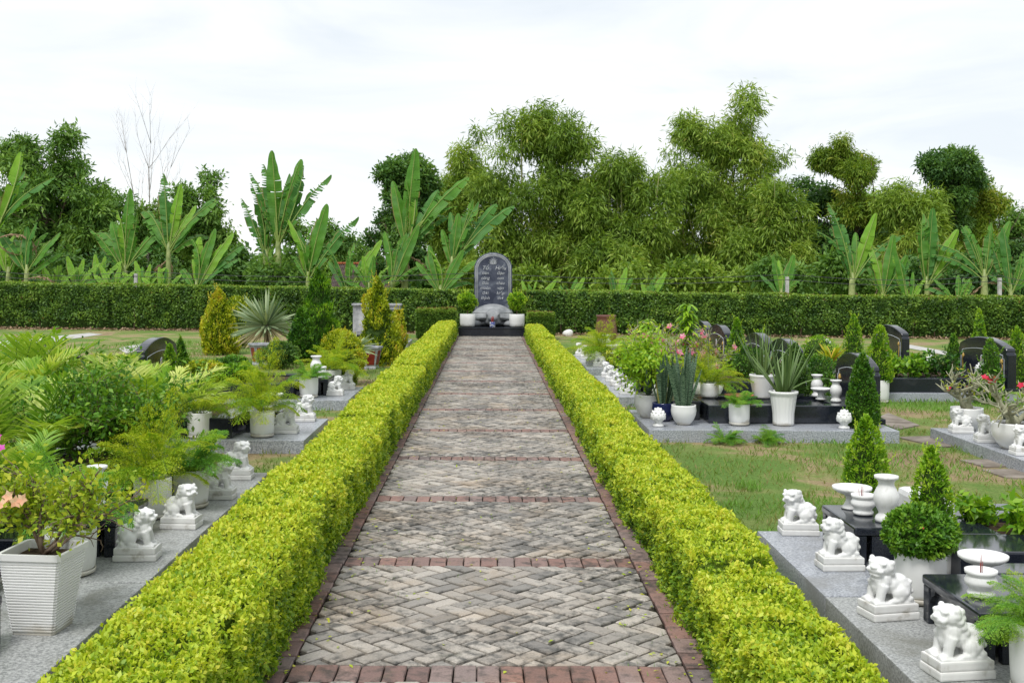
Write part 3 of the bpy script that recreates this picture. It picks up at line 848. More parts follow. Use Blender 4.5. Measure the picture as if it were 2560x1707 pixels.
def headstone(root, x, y0, y1, z, side, h=0.74, inscr=True, th=0.13):
    yc = (y0 + y1) / 2; hw = (y1 - y0) / 2
    poly = [(-hw, 0), (hw, 0), (hw, h * 0.72), (hw - 0.035, h * 0.745), (hw - 0.035, h * 0.80)]
    for i in range(13):
        t = 1 - 2 * i / 12
        poly.append((t * (hw - 0.05), h * 0.83 + (h * 0.17) * (1 - t * t)))
    poly += [(-hw + 0.035, h * 0.80), (-hw + 0.035, h * 0.745), (-hw, h * 0.72)]
    b = MB()
    b.prism([(yc + p[0], z + p[1]) for p in poly], x - th / 2, x + th / 2, 'x')
    o = b.obj('headstone', M['black'], root)
    md = o.modifiers.new('b', 'BEVEL'); md.width = 0.012; md.segments = 2; md.limit_method = 'ANGLE'; md.angle_limit = R(30)
    b2 = MB().box(x - th * 0.9, x + th * 0.9, y0 - 0.02, y1 + 0.02, z - 0.002, z + 0.06, 0.01)
    b2.obj('plinth', M['black'], o)
    fx = x - side * (th / 2 + 0.0015)
    # engraved border line
    def P(a, c): return (fx, yc + a, z + c)
    w = hw - 0.10; top = h * 0.76
    line = [P(-w, 0.10), P(-w, top - 0.10), P(-w + 0.04, top - 0.10), P(-w + 0.04, top - 0.05)]
    for i in range(9):
        t = -1 + 2 * i / 8
        line.append(P(t * (w - 0.04), top - 0.05 + 0.055 * (1 - t * t)))
    line += [P(w - 0.04, top - 0.05), P(w - 0.04, top - 0.10), P(w, top - 0.10), P(w, 0.10)]
    MB().tube(line, 0.004, 5, False).obj('border_line', M['white_line'], o)
    if inscr:
        # gilt lotus stems on both sides of the text
        for sg in (-1, 1):
            st = MB()
            st.tube([P(sg * (w - 0.06), 0.12), P(sg * (w - 0.075), 0.25), P(sg * (w - 0.05), 0.38), P(sg * (w - 0.075), top - 0.17)], 0.008, 6)
            for k in range(-2, 3):
                a = k * 0.42
                bx, bz = sg * (w - 0.075), top - 0.17
                st.tube([P(bx, bz), P(bx + math.sin(a) * 0.03, bz + math.cos(a) * 0.04), P(bx + math.sin(a * 1.2) * 0.042, bz + math.cos(a * 1.2) * 0.075)], [0.006, 0.016, 0.002], 6)
            st.obj('gilt_lotus', M['gold'], o)
        MB().sphere(P(0, top - 0.16), (0.004, 0.055, 0.075), 16, 8).obj('portrait_frame', M['white_line'], o)
        MB().sphere((fx - side * 0.004, yc, z + top - 0.165), (0.003, 0.042, 0.060), 16, 8).obj('portrait', M['portrait'], o)
        for i, (ww, cc) in enumerate(((0.15, 'gold'), (0.12, 'white_line'), (0.16, 'white_line'), (0.13, 'white_line'))):
            bb = MB(); yy = -ww
            zz = top - 0.30 - i * 0.048
            while yy < ww:
                lw = random.uniform(0.012, 0.03)
                bb.box(fx - 0.001, fx + 0.001, yc + yy, yc + yy + lw, z + zz, z + zz + random.choice((0.014, 0.018, 0.022)), 0)
                yy += lw + random.uniform(0.006, 0.014)
            bb.obj('inscription', M[cc], o)
    return o
def tomb(label, side, X0, X1, Y0, Y1, halves=1, slab='granite', zs=ZS, body=(0.35, None), bz=0.20, table=True, stone=True, inscr=True, bed=True, table_x=0.33, table_y=None, wdt=0.20, my=(0.10, 0.10)):
    """side +1: right of the path.  X0 path side, X1 headstone side (absolute distances)"""
    xs = sorted((side * X0, side * X1))
    root = thing('tomb', label, 'tomb', ((xs[0] + xs[1]) / 2, (Y0 + Y1) / 2, 0))
    ox, oy = (xs[0] + xs[1]) / 2, (Y0 + Y1) / 2
    EX['slabs'].append((xs[0], xs[1], Y0, Y1))
    def X(a): return side * a - ox
    rx0, rx1 = sorted((X(X0), X(X1)))
    b = MB().box(rx0, rx1, Y0 - oy, Y1 - oy, -0.04, zs, 0.007)
    b.obj('platform_slab', M[slab], root)
    MB().box(rx0 + 0.01, rx1 - 0.01, Y0 - oy + 0.01, Y1 - oy - 0.01, -0.04, zs - 0.028, 0).obj('platform_foot', M['granite_old'], root)
    step = (Y1 - Y0) / halves
    for k in range(halves):
        ya, yb = Y0 + k * step + my[0] - oy, Y0 + (k + 1) * step - my[1] - oy
        bx0, bx1 = sorted((X(X0 + 0.72), X(X1 - 0.28)))
        zt = zs + bz
        fr = MB()
        fr.box(bx0, bx1, ya, ya + wdt, zs + 0.001, zt, 0.012)
        fr.box(bx0, bx1, yb - wdt, yb, zs + 0.001, zt, 0.012)
        fr.box(bx0, bx0 + wdt, ya + wdt + 0.002, yb - wdt - 0.002, zs + 0.001, zt - 0.002, 0.012)
        fr.box(bx1 - wdt, bx1, ya + wdt + 0.002, yb - wdt - 0.002, zs + 0.001, zt - 0.002, 0.012)
        fr.obj('bed_frame', M['black'], root)
        MB().box(bx0 + wdt + 0.002, bx1 - wdt - 0.002, ya + wdt + 0.004, yb - wdt - 0.004, zs + 0.001, zt - 0.03, 0).obj('soil_bed', M['soil'] if bed else M['black'], root)
        if table:
            tx = sorted((X(X0 + table_x), X(X0 + table_x + 0.36)))
            yc = (ya + yb) / 2 if table_y is None else table_y - oy
            altar_table(root, tx[0], tx[1], yc - 0.31, yc + 0.31, zs + 0.001, side)
        if stone:
            headstone(root, X(X1 - 0.09), ya - 0.02, yb + 0.02, zs + 0.002, side, 0.74, inscr)
    return root
tomb('stained granite tomb platform cut by the frame, under the ribbed white planter', -1, 1.79, 4.35, 3.3, 5.855, 1, 'granite_old', 0.128, stone=False)
tomb('double tomb on the long grey platform with four lions beside the taller hedge', -1, 1.79, 4.35, 5.86, 9.1, 2, 'granite_old', 0.13, stone=False)
tomb('grey granite tomb with two lions between two strips of grass, yellow fern in front', -1, 1.80, 4.5, 10.85, 12.5, 1, 'granite', 0.13)
tomb('granite tomb with two lions and box shrubs in its bed, beside the golden ball shrub', -1, 1.81, 4.6, 14.3, 16.0, 1, 'granite', 0.13)
tomb('small far tomb with two lions in front of the veined stone screen', -1, 1.95, 3.6, 26.4, 28.2, 1, 'granite', 0.10, stone=False, table=False)
tomb('wet grey granite tomb platform cut by the frame, with smiling lion', 1, 1.68, 4.2, 3.4, 5.595, 1, 'granite_old', 0.148, stone=False, table_x=0.34, table_y=4.92)
tomb('polished grey granite tomb with white vase on its black altar', 1, 1.68, 4.2, 5.60, 7.02, 1, 'granite', 0.15, stone=False, table_x=0.33, table_y=6.47, wdt=0.40)
tomb('tomb with snake plants and tall fluted pot standing along its front edge', 1, 1.67, 4.29, 11.72, 13.45, 1, 'granite', 0.13, bed=False, my=(0.52, 0.06))
tomb('double tomb with five small lions behind the snake plants', 1, 1.67, 4.22, 14.86, 18.0, 2, 'granite', 0.13)
tomb('farther double tomb with four lions in a close row near the hedge end', 1, 1.67, 4.22, 19.3, 22.6, 2, 'granite', 0.13)
tomb('tomb platform at the frame edge with desert roses in white bowls', 1, 4.74, 7.3, 9.3, 12.05, 1, 'granite', 0.12, stone=False, table_x=0.26)
tomb('tomb with long black bed of crotons and a lotus headstone', 1, 4.74, 7.4, 15.6, 17.4, 1, 'granite', 0.12, table=False)
tomb('far tomb with headstone against the dark hedge', 1, 4.9, 7.4, 19.6, 21.3, 1, 'granite', 0.12, table=False)

# flagstones in the grass walk between the two rows
k = 0
for pts in ([(2005, 962), (2040, 948), (2112, 976), (2060, 986)], [(2060, 1003), (2170, 1000), (2260, 1022), (2160, 1026)],
            [(2205, 1056), (2330, 1052), (2400, 1066), (2265, 1072)], [(2255, 1078), (2400, 1074), (2420, 1100), (2310, 1096)]):
    P = [g(a, b, 0.012) for a, b in pts]
    b = MB(); b.prism(P, -0.03, 0.014, 'z')
    o = b.obj('flagstone', M['concrete_dark'])
    tag(o, ['flagstone nearest the cone shrub of the snake plant tomb', 'second flagstone, beside the corner of the desert rose platform', 'third flagstone in the grass walk, a narrow one', 'flagstone closest to the viewer in the grass walk'][k], 'flagstone', 'flagstones in the grass walk'); k += 1
    EX['slabs'].append((min(p[0] for p in P), max(p[0] for p in P), min(p[1] for p in P), max(p[1] for p in P)))

# ------------------------------------------------------------------ guardian lions
def remeshed(b, voxel, smooth=6, fac=0.5):
    me = b.mesh()
    o = bpy.data.objects.new('tmp', me); col.objects.link(o)
    m1 = o.modifiers.new('r', 'REMESH'); m1.mode = 'VOXEL'; m1.voxel_size = voxel
    m2 = o.modifiers.new('s', 'SMOOTH'); m2.iterations = smooth; m2.factor = fac
    dg = bpy.context.evaluated_depsgraph_get()
    res = bpy.data.meshes.new_from_object(o.evaluated_get(dg))
    res.polygons.foreach_set('use_smooth', np.ones(len(res.polygons), dtype=bool))
    bpy.data.objects.remove(o)
    return res
def lion_meshes(turn, seed):
    """seated stone lion facing +x on a two-tier base; unit height 1"""
    rr = random.Random(seed); fat = rr.uniform(1.0, 1.06); hs = rr.uniform(1.18, 1.26)
    b = MB()
    S = b.sphere
    S((-0.19, 0, 0.43), (0.19, 0.20, 0.23))                       # rump
    S((-0.17, 0, 0.56), (0.15, 0.16, 0.13))
    S((-0.02, 0, 0.50), (0.17, 0.18, 0.18))                       # back
    S((0.12, 0, 0.58), (0.165, 0.185, 0.22))                      # chest
    S((0.15, 0, 0.46), (0.13, 0.16, 0.15))
    for k in range(5):                                             # mane rolls on the chest
        S((0.255 - 0.012 * k, -0.10 + 0.05 * k, 0.55 + 0.02 * (k % 2)), (0.045, 0.04, 0.06))
    for sg in (-1, 1):
        b.tube([(0.15, sg * 0.115, 0.52), (0.20, sg * 0.125, 0.38), (0.22, sg * 0.125, 0.24)], [0.10, 0.078, 0.07], 10)
        S((0.26, sg * 0.125, 0.235), (0.09, 0.075, 0.05))           # front paws
        for k in (-1, 0, 1): S((0.33, sg * 0.125 + k * 0.038, 0.225), (0.03, 0.024, 0.032))
        S((-0.14, sg * 0.15, 0.36), (0.16, 0.085, 0.15))            # thigh
        S((-0.01, sg * 0.175, 0.235), (0.11, 0.06, 0.045))          # hind foot
        for k in range(3): S((-0.27 + 0.08 * k, sg * 0.20, 0.27 + 0.10 * (k % 2)), (0.055, 0.04, 0.055))   # curls on the haunch
    for k in range(4):                                             # tail curls against the rump
        S((-0.355 + 0.012 * k, 0.05 * (1 if k % 2 else -1), 0.29 + 0.085 * k), (0.055, 0.09, 0.055))
    # head, turned
    hb = MB(); H = hb.sphere
    H((0.0, 0, 0.0), (0.15, 0.165, 0.145))
    H((0.02, 0, 0.075), (0.12, 0.13, 0.07))                         # flat crown
    H((0.11, 0, -0.035), (0.085, 0.115, 0.062))                     # upper muzzle
    H((0.10, 0, -0.105), (0.075, 0.10, 0.034))                      # jaw
    H((0.18, 0, 0.012), (0.035, 0.055, 0.033))                      # nose
    for sg in (-1, 1):
        H((0.105, sg * 0.075, 0.072), (0.05, 0.055, 0.034))         # brow
        H((0.130, sg * 0.068, 0.032), (0.024, 0.03, 0.025))         # eye
        H((0.14, sg * 0.085, -0.035), (0.045, 0.042, 0.038))        # cheek
        H((-0.01, sg * 0.15, 0.085), (0.045, 0.035, 0.055))         # ear
        for k in range(4):
            H((-0.01 - 0.04 * k, sg * (0.145 - 0.008 * k), 0.02 - 0.075 * k), (0.05, 0.04, 0.05))   # mane beside the face
    for k in range(4):
        for j in (-1, 0, 1):
            H((-0.115 - 0.01 * k + 0.02 * abs(j), j * 0.085, 0.06 - 0.08 * k), (0.05, 0.055, 0.052))  # mane down the neck
    H((0.06, 0, -0.17), (0.08, 0.10, 0.06))
    rot = Matrix.Rotation(R(turn), 3, 'Z') @ Matrix.Rotation(R(4 + rr.uniform(-9, 9)), 3, 'Y') @ Matrix.Rotation(R(rr.uniform(-6, 6)), 3, 'X')
    for i_, v_ in enumerate(b.V): b.V[i_] = (v_[0] * fat, v_[1] * fat, v_[2])
    c = Vector((0.13, 0, 0.825))
    b.add([tuple(c + rot @ (Vector(v) * hs)) for v in hb.V], hb.F, True)
    # slab joining feet and base
    b.box(-0.37, 0.37, -0.23, 0.23, 0.165, 0.225, 0.01)
    sc = 0.278
    b.V = [(v[0] * sc, v[1] * sc, (0.26 + (v[2] - 0.19) * 0.90) * sc) for v in b.V]
    body = remeshed(b, 0.0048, 2, 0.5)
    q = MB()
    q.box(-0.405, 0.405, -0.265, 0.265, 0.098, 0.19, 0.018)
    q.box(-0.39, 0.39, -0.25, 0.25, 0.088, 0.10, 0.0)
    q.box(-0.42, 0.42, -0.28, 0.28, 0.0, 0.09, 0.022)
    q.V = [(v[0] * sc, v[1] * sc, v[2] * 1.37 * sc) for v in q.V]
    return body, q.mesh()
LION = [[lion_meshes(-28, 1), lion_meshes(-40, 4)], [lion_meshes(28, 2), lion_meshes(42, 5)], [lion_meshes(5, 3)]]
LN_ = [0]
def lion(x, y, z, face, kind, label, group='white marble guardian lions', s=1.0, rz=0.0):
    t = thing('lion_statue', label, 'lion statue', (x, y, z + 0.001), (0 if face > 0 else PI) + rz, group, scale=s)
    LN_[0] += 1; body, base = LION[kind][(LN_[0] * 7 // 3) % len(LION[kind])]
    obj('body', body, M['marble'], t)
    obj('base', base, M['marble_base'], t)
    return t
YO = 0.075
# left of the path (face +x, head turned to the viewer = -y -> variant 0)
for (x, y, kd, s, rz, lab) in (
    (-1.99, 6.27, 2, 1.03, 0.05, 'marble lion on the grey platform next to the pot behind the ribbed planter'),
    (-1.96, 7.06, 0, 1.0, -0.06, 'marble lion second along the long grey platform, head turned, before a white pot'),
    (-1.94, 7.98, 2, 0.97, 0.0, 'marble lion third along the long platform, half hidden under hanging fern'),
    (-1.99, 8.75, 0, 1.08, 0.03, 'largest marble lion at the far corner of the long grey platform'),
    (-2.06, 11.27, 2, 1.05, 0.0, 'nearer marble lion of the yellow fern tomb, touching the fern pot'),
    (-2.03, 12.2, 0, 1.05, 0.04, 'farther marble lion of the yellow fern tomb at the slab corner'),
    (-2.05, 14.8, 2, 0.95, 0.0, 'nearer marble lion of the box shrub tomb beside its black altar'),
    (-2.00, 15.6, 0, 1.0, 0.0, 'farther marble lion of the box shrub tomb with face to the path'),
    (-2.55, 26.8, 2, 1.0, 0.0, 'far marble lion below the golden tree, leftmost of the far pair'),
    (-2.12, 26.8, 0, 1.15, 0.0, 'far marble lion nearest the end of the taller hedge')):
    lion(x, y + YO, (0.13 if y < 20 else 0.10), 1, kd, lab, s=s, rz=rz)
for (x, y, kd, s, rz, lab) in (
    (1.92, 6.88, 1, 0.99, -0.05, 'marble lion at the outer corner of the polished tomb with the vase'),
    (1.92, 6.06, 2, 1.0, 0.04, 'marble lion before the altar with the white vase, looking to the path'),
    (1.88, 5.20, 1, 1.02, 0.22, 'smiling marble lion between topiary pot and wet platform edge'),
    (1.89, 4.44, 2, 1.03, 0.15, 'marble lion beside the incense bowl altar, closest to the viewer'),
    (1.86, 15.15, 1, 0.9, 0.0, 'first small lion of the row of five, half behind the bushy pot'),
    (1.86, 15.72, 1, 0.9, 0.0, 'second small lion of the row of five behind the snake plants'),
    (1.86, 16.3, 1, 0.9, 0.0, 'middle small lion of the row of five behind the snake plants'),
    (1.86, 16.95, 1, 0.9, 0.0, 'fourth small lion of the row of five behind the snake plants'),
    (1.86, 17.6, 1, 0.9, 0.0, 'farthest small lion of the row of five behind the snake plants'),
    (1.93, 19.7, 1, 0.95, 0.0, 'first lion of the far row of four near the lower hedge end'),
    (1.87, 20.5, 1, 0.95, 0.0, 'second lion of the far row of four near the lower hedge end'),
    (1.84, 21.4, 1, 0.95, 0.0, 'third lion of the far row of four near the lower hedge end'),
    (1.80, 22.2, 1, 0.95, 0.0, 'last lion of the far row of four near the lower hedge end'),
    (4.92, 11.62, 1, 0.95, -0.05, 'marble lion at the corner of the desert rose platform, before a white bowl'),
    (4.90, 10.95, 2, 1.0, -0.12, 'marble lion between the two desert rose bowls'),
    (4.90, 10.18, 1, 1.0, 0.0, 'marble lion at the frame edge beside the patterned bowl')):
    z = 0.15 if 5.6 < y < 7.5 else (0.148 if y < 5.6 else (0.12 if x > 4 else 0.13))
    lion(x, y + YO, z, -1, kd, lab, s=s, rz=rz)
# ------------------------------------------------------------------ memorial stele on its turtle
SY = 31.0
pl = g(1053, 775); pr_ = g(1205, 777)
PX0, PX1 = at(1053, 775, 30.7).x, at(1205, 775, 30.7).x
PCX = (PX0 + PX1) / 2
def build_stele():
    t = thing('plinth', 'long black granite plinth at the end of the brick path', 'plinth', (PCX, 30.72, 0))
    hw = (PX1 - PX0) / 2
    MB().box(-hw, hw, 0, 2.35, -0.03, 0.25, 0.01).obj('block', M['black'], t)
    MB().box(-hw - 0.02, hw + 0.02, -0.02, 2.37, 0.252, 0.285, 0.008).obj('cap', M['black'], t)
    Z0 = 0.286
    # turtle ----------------------------------------------------------------
    cx = at(1132, 700, 31.8).x
    tt = thing('turtle_statue', 'carved grey stone turtle carrying the inscribed stele', 'turtle statue', (cx, 31.92, Z0), 0, None, None, 1.03)
    b = MB()
    b.sphere((0, 0.10, 0.16), (0.62, 0.66, 0.44), 32, 16)
    me = b.mesh()
    bm = bmesh.new(); bm.from_mesh(me)
    bmesh.ops.bisect_plane(bm, geom=list(bm.verts) + list(bm.edges) + list(bm.faces), plane_co=(0, 0, 0.16), plane_no=(0, 0, 1), clear_inner=True)
    bm.to_mesh(me); bm.free()
    obj('shell', me, M['turtle'], tt)
    rim = []
    for i in range(33):
        a = 2 * PI * i / 32; rim.append((0.645 * math.cos(a), 0.10 + 0.68 * math.sin(a), 0.15 + 0.10 * max(0, -math.sin(a)) ** 2))
    MB().tube(rim, 0.045, 8).obj('shell_rim', M['turtle'], tt)
    rim2 = [(0.55 * math.cos(2 * PI * i / 32), 0.10 + 0.58 * math.sin(2 * PI * i / 32), 0.36) for i in range(33)]
    MB().tube(rim2, 0.016, 6).obj('shell_ridge', M['turtle'], tt)
    n = MB()
    n.sphere((0, 0.0, 0.08), (0.56, 0.5, 0.13), 20, 10)
    n.tube([(0, 0.0, 0.16), (0, -0.42, 0.20), (0, -0.58, 0.27)], [0.27, 0.21, 0.19], 16)
    n.sphere((0, -0.60, 0.29), (0.20, 0.21, 0.20), 20, 12)
    n.sphere((0, -0.74, 0.24), (0.15, 0.13, 0.13), 16, 10)
    for s in (-1, 1):
        n.sphere((s * 0.13, -0.70, 0.38), (0.06, 0.06, 0.05))
        n.sphere((s * 0.155, -0.755, 0.34), 0.035)
        n.sphere((s * 0.44, -0.40, 0.06), (0.16, 0.22, 0.10))
    for k in range(4):
        n.sphere((0, -0.40 - 0.10 * k, 0.11 + 0.01 * k), (0.26 - 0.03 * k, 0.06, 0.11))
    o = obj('head_and_feet', remeshed(n, 0.03, 2), M['turtle'], tt)
    MB().tube([(-0.12, -0.862, 0.20), (0, -0.885, 0.215), (0.12, -0.862, 0.20)], 0.010, 6).obj('mouth_line', M['stele'], o)
    # stele ----------------------------------------------------------------
    zb = Z0 + 0.46
    a, c = at(1089, 700, 32.05), at(1176, 700, 32.05)
    top = at(1132, 580, 32.05).z
    w = (c.x - a.x) / 2; h = top - zb + 0.12
    st = thing('stele', 'tall round topped dark stone stele with two columns of white lettering', 'stele', ((a.x + c.x) / 2, 32.05, zb - 0.12))
    def outline(w_, h_, zlo):
        r = w_ * 0.98; P = [(-w_, zlo), (w_, zlo)]
        for i in range(21):
            th = PI * i / 20
            P.append((w_ * math.cos(th), h_ - r * 0.86 + r * 0.86 * math.sin(th)))
        return P
    b = MB(); b.prism(outline(w, h, 0.0), -0.10, 0.12, 'y')
    s = b.obj('slab', M['stele'], st)
    md = s.modifiers.new('b', 'BEVEL'); md.width = 0.02; md.segments = 2; md.limit_method = 'ANGLE'; md.angle_limit = R(40)
    for k, (ww, hh) in enumerate(((w - 0.045, h - 0.045), (w - 0.075, h - 0.075), (w - 0.10, h - 0.10))):
        P = outline(ww, hh, 0.10)
        MB().tube([(x, -0.102, z) for x, z in P[1:] + P[:1]], 0.008 if k else 0.012, 5).obj('border_line', M['carve'], st)
    # lotus at the top
    lo = MB()
    for k in range(-3, 4):
        an = k * 0.44; ln = 0.17 - 0.012 * abs(k)
        c0 = Vector((0, -0.104, h - 0.30)); d = Vector((math.sin(an), 0, math.cos(an)))
        n_ = Vector((d.z, 0, -d.x))
        pts = [c0, c0 + d * ln * 0.5 + n_ * 0.028, c0 + d * ln, c0 + d * ln * 0.5 - n_ * 0.028, c0]
        lo.tube(pts, 0.0075, 5)
    lo.tube([(-0.10, -0.104, h - 0.31), (0, -0.104, h - 0.335), (0.10, -0.104, h - 0.31)], 0.008, 5)
    lo.obj('lotus_emblem', M['carve'], st)
    # lettering, two columns
    L = ['T\u1ed5', 'ti\u00ean', 'c\u00f4ng', '\u0111\u1ee9c', 'mu\u00f4n', '\u0111\u1eddi', 'th\u1ecbnh']
    Rr = ['Hi\u1ebfu', '\u0111\u1ea1o', 'con', 'ch\u00e1u', 'v\u1ea1n', 'ki\u1ebfp', 'th\u1edd']
    for words, x in ((L, -w * 0.42), (Rr, w * 0.38)):
        for i, wd in enumerate(words):
            cu = bpy.data.curves.new('lettering', 'FONT')
            cu.body = wd; cu.align_x = 'CENTER'; cu.align_y = 'CENTER'
            cu.size = 0.125 if i else 0.155
            cu.shear = 0.25; cu.extrude = 0.004; cu.offset = 0.0
            cu.materials.append(M['carve'])
            tmp = bpy.data.objects.new('tmp', cu); col.objects.link(tmp)
            me = bpy.data.meshes.new_from_object(tmp.evaluated_get(bpy.context.evaluated_depsgraph_get()))
            bpy.data.objects.remove(tmp)
            o = obj('lettering', me, M['carve'], st)
            o.location = (x, -0.106, h - 0.445 - i * 0.142); o.rotation_euler = (PI / 2, 0, 0)
    # incense jar
    ip = at(1131, 752, 30.86)
    j = thing('incense_jar', 'small blue and white porcelain jar with red incense before the turtle', 'incense jar', (ip.x, 30.86, Z0), 0, None, None, 1.12)
    MB().lathe([(0.062, 0), (0.07, 0.01), (0.07, 0.11), (0.076, 0.125), (0.066, 0.125), (0.06, 0.10)], 20).obj('jar', M['blue_white'], j)
    q = MB()
    for k in range(14):
        aa = random.uniform(0, 6.28); r0 = random.uniform(0, .03)
        q.tube([(r0 * math.cos(aa), r0 * math.sin(aa), 0.09), (r0 * 1.2 * math.cos(aa), r0 * 1.2 * math.sin(aa), random.uniform(0.18, 0.27))], 0.007, 5)
    o = q.obj('incense_sticks', M['incense'], j)
build_stele()
# ------------------------------------------------------------------ vessels
def pot_cyl(h=0.24, r=0.125):
    t = 0.012
    return MB().lathe([(r * 0.72, 0.0), (r * 0.86, 0.006), (r * 0.95, 0.03), (r * 0.985, 0.075), (r, 0.14), (r, h - 0.006), (r - 0.003, h), (r - t, h), (r - t, h - 0.03), (0.02, h - 0.032)], 32).mesh()
def pot_bowl(h=0.22, r=0.14):
    return MB().lathe([(r * 0.52, 0), (r * 0.56, 0.012), (r * 0.78, h * 0.25), (r * 0.95, h * 0.5), (r, h * 0.72), (r * 0.96, h * 0.93), (r * 0.97, h), (r * 0.88, h), (r * 0.86, h - 0.03), (0.02, h - 0.032)], 32).mesh()
def pot_flute(h=0.37, r=0.158):
    rip = lambda a, i: 1 + (0.022 * math.cos(18 * a) if 1 <= i <= 5 else 0)
    return MB().lathe([(r * 0.62, 0), (r * 0.72, 0.012), (r * 0.70, h * 0.1), (r * 0.72, h * 0.35), (r * 0.80, h * 0.62), (r * 0.87, h * 0.82), (r * 0.90, h * 0.90), (r * 0.98, h * 0.92), (r, h * 0.96), (r * 0.98, h), (r * 0.88, h), (r * 0.86, h - 0.03), (0.02, h - 0.032)], 72, ripple=rip).mesh()
def pot_textured(h=0.27, r=0.15):
    prof = [(r * 0.66, 0)]
    for i in range(1, 22):
        t = i / 22; prof.append(((0.68 + 0.27 * t) * r, t * h * 0.9))
    prof += [(r * 0.98, h * 0.91), (r, h * 0.95), (r * 0.98, h), (r * 0.88, h), (r * 0.86, h - 0.03), (0.02, h - 0.032)]
    rip = lambda a, i: 1 + (0.02 * math.sin(24 * a + (PI if i % 2 else 0)) if 2 <= i <= 20 else 0)
    return MB().lathe(prof, 96, ripple=rip).mesh()
def saucer(r=0.12):
    return MB().lathe([(r * 0.8, 0), (r * 0.97, 0.012), (r, 0.03), (r * 0.95, 0.032), (r * 0.9, 0.014), (0.02, 0.012)], 32).mesh()
def vase(h=0.258, r=0.07):
    return MB().lathe([(r * 0.86, 0), (r * 0.88, 0.014), (r * 0.80, 0.03), (r * 0.58, 0.045), (r * 0.60, 0.055), (r * 0.86, 0.09), (r, 0.125), (r * 0.97, 0.155), (r * 0.78, 0.185), (r * 0.62, 0.205), (r * 0.60, 0.22), (r * 0.72, 0.235), (r * 0.93, 0.243), (r * 0.95, h), (r * 0.75, h), (r * 0.5, h - 0.02), (r * 0.48, h - 0.06), (0.01, h - 0.062)], 32).mesh()
def censer(r=0.068, h=0.115):
    return MB().lathe([(r * 0.62, 0), (r * 0.82, 0.004), (r * 0.84, 0.018), (r * 0.70, 0.028), (r * 0.72, 0.034), (r * 0.98, 0.055), (r, 0.07), (r * 0.86, 0.088), (r * 0.84, 0.093), (r * 0.98, 0.10), (r, h), (r * 0.84, h), (r * 0.78, h - 0.018), (0.01, h - 0.02)], 32).mesh()
def dish(r=0.115, h=0.13):
    return MB().lathe([(r * 0.52, 0), (r * 0.54, 0.008), (r * 0.40, 0.022), (r * 0.31, 0.045), (r * 0.31, 0.065), (r * 0.42, 0.082), (r * 0.75, 0.096), (r * 0.98, 0.115), (r, h), (r * 0.92, h), (r * 0.8, h - 0.018), (0.01, h - 0.03)], 36).mesh()
def lotus_finial():
    b = MB()
    b.lathe([(0.052, 0), (0.056, 0.01), (0.05, 0.022), (0.032, 0.034), (0.034, 0.044), (0.062, 0.07), (0.078, 0.095), (0.070, 0.12), (0.05, 0.15), (0.03, 0.172), (0.008, 0.19)], 24)
    for ring, (r, z, sz, n) in enumerate(((0.064, 0.10, 0.034, 8), (0.052, 0.128, 0.030, 8), (0.03, 0.158, 0.024, 6))):
        for k in range(n):
            a = 2 * PI * (k + 0.5 * (ring % 2)) / n
            rot = Matrix.Rotation(a, 3, 'Z') @ Matrix.Rotation(R(18 - 26 * (ring == 0)), 3, 'Y')
            b.sphere((r * math.cos(a), r * math.sin(a), z), (0.010, sz * 0.62, sz), 8, 6, rot)
            b.sphere((r * 1.06 * math.cos(a), r * 1.06 * math.sin(a), z + sz * 0.7), (0.008, 0.008, 0.010), 6, 5, rot)
    return b.mesh()
ME = {'cyl': pot_cyl(), 'bowl': pot_bowl(), 'flute': pot_flute(), 'textured': pot_textured(), 'saucer': saucer(), 'vase': vase(), 'censer': censer(), 'dish': dish(), 'finial': lotus_finial()}
SOIL_D = MB().lathe([(0.02, 0), (1.0, 0.0), (0.9, 0.012), (0.02, 0.018)], 20).mesh()
def sticks(parent, z, n=7, h=0.09):
    q = MB()
    for k in range(n):
        a = random.uniform(0, 6.28); r0 = random.uniform(0, .025)
        q.tube([(r0 * math.cos(a), r0 * math.sin(a), z), (r0 * 1.3 * math.cos(a), r0 * 1.3 * math.sin(a), z + random.uniform(0.4, 1) * h)], 0.0013, 4)
    return q.obj('incense_sticks', M['incense'], parent)
def vessel(kind, x, y, z, label, cat, s=1.0, inc=False):
    nm = {'vase': 'vase', 'censer': 'incense_bowl', 'dish': 'offering_dish', 'finial': 'lotus_finial'}[kind]
    if inc:
        t = thing(nm, label, cat, (x, y, z + 0.001), random.uniform(0, 6), scale=s)
        obj('bowl', ME[kind], M['marble'], t)
        obj('ash', SOIL_D, M['sand'], t, (0, 0, 0.088), scale=(0.054, 0.054, 0.5))
        sticks(t, 0.09)
    else:
        t = obj(nm, ME[kind], M['marble'], None, (x, y, z + 0.001), (0, 0, random.uniform(0, 6)), s)
        tag(t, label, cat)
    return t
def potted(name, kind, x, y, z, label, r=None, h=None, mat='white_pot', sauc=True, rz=None):
    """pot thing; returns (thing, z of soil, radius)"""
    t = thing(name, label, 'potted plant', (x, y, z + 0.001), random.uniform(0, 6) if rz is None else rz)
    base = {'cyl': (0.125, 0.24), 'bowl': (0.14, 0.22), 'flute': (0.158, 0.37), 'textured': (0.15, 0.27)}[kind]
    r = r or base[0]; h = h or base[1]
    z0 = 0.0
    if sauc:
        obj('saucer', ME['saucer'], M['saucer'], t, scale=(r * 0.98 / 0.12, r * 0.98 / 0.12, 1)); z0 = 0.0145
    mm = ME[kind]
    obj('pot', mm, M[mat], t, (0, 0, z0), scale=(r / base[0], r / base[0], h / base[1]))
    zs = z0 + h - 0.028
    obj('soil', SOIL_D, M['soil'], t, (0, 0, zs - 0.003), scale=(r * 0.85, r * 0.85, 1))
    return t, zs, r

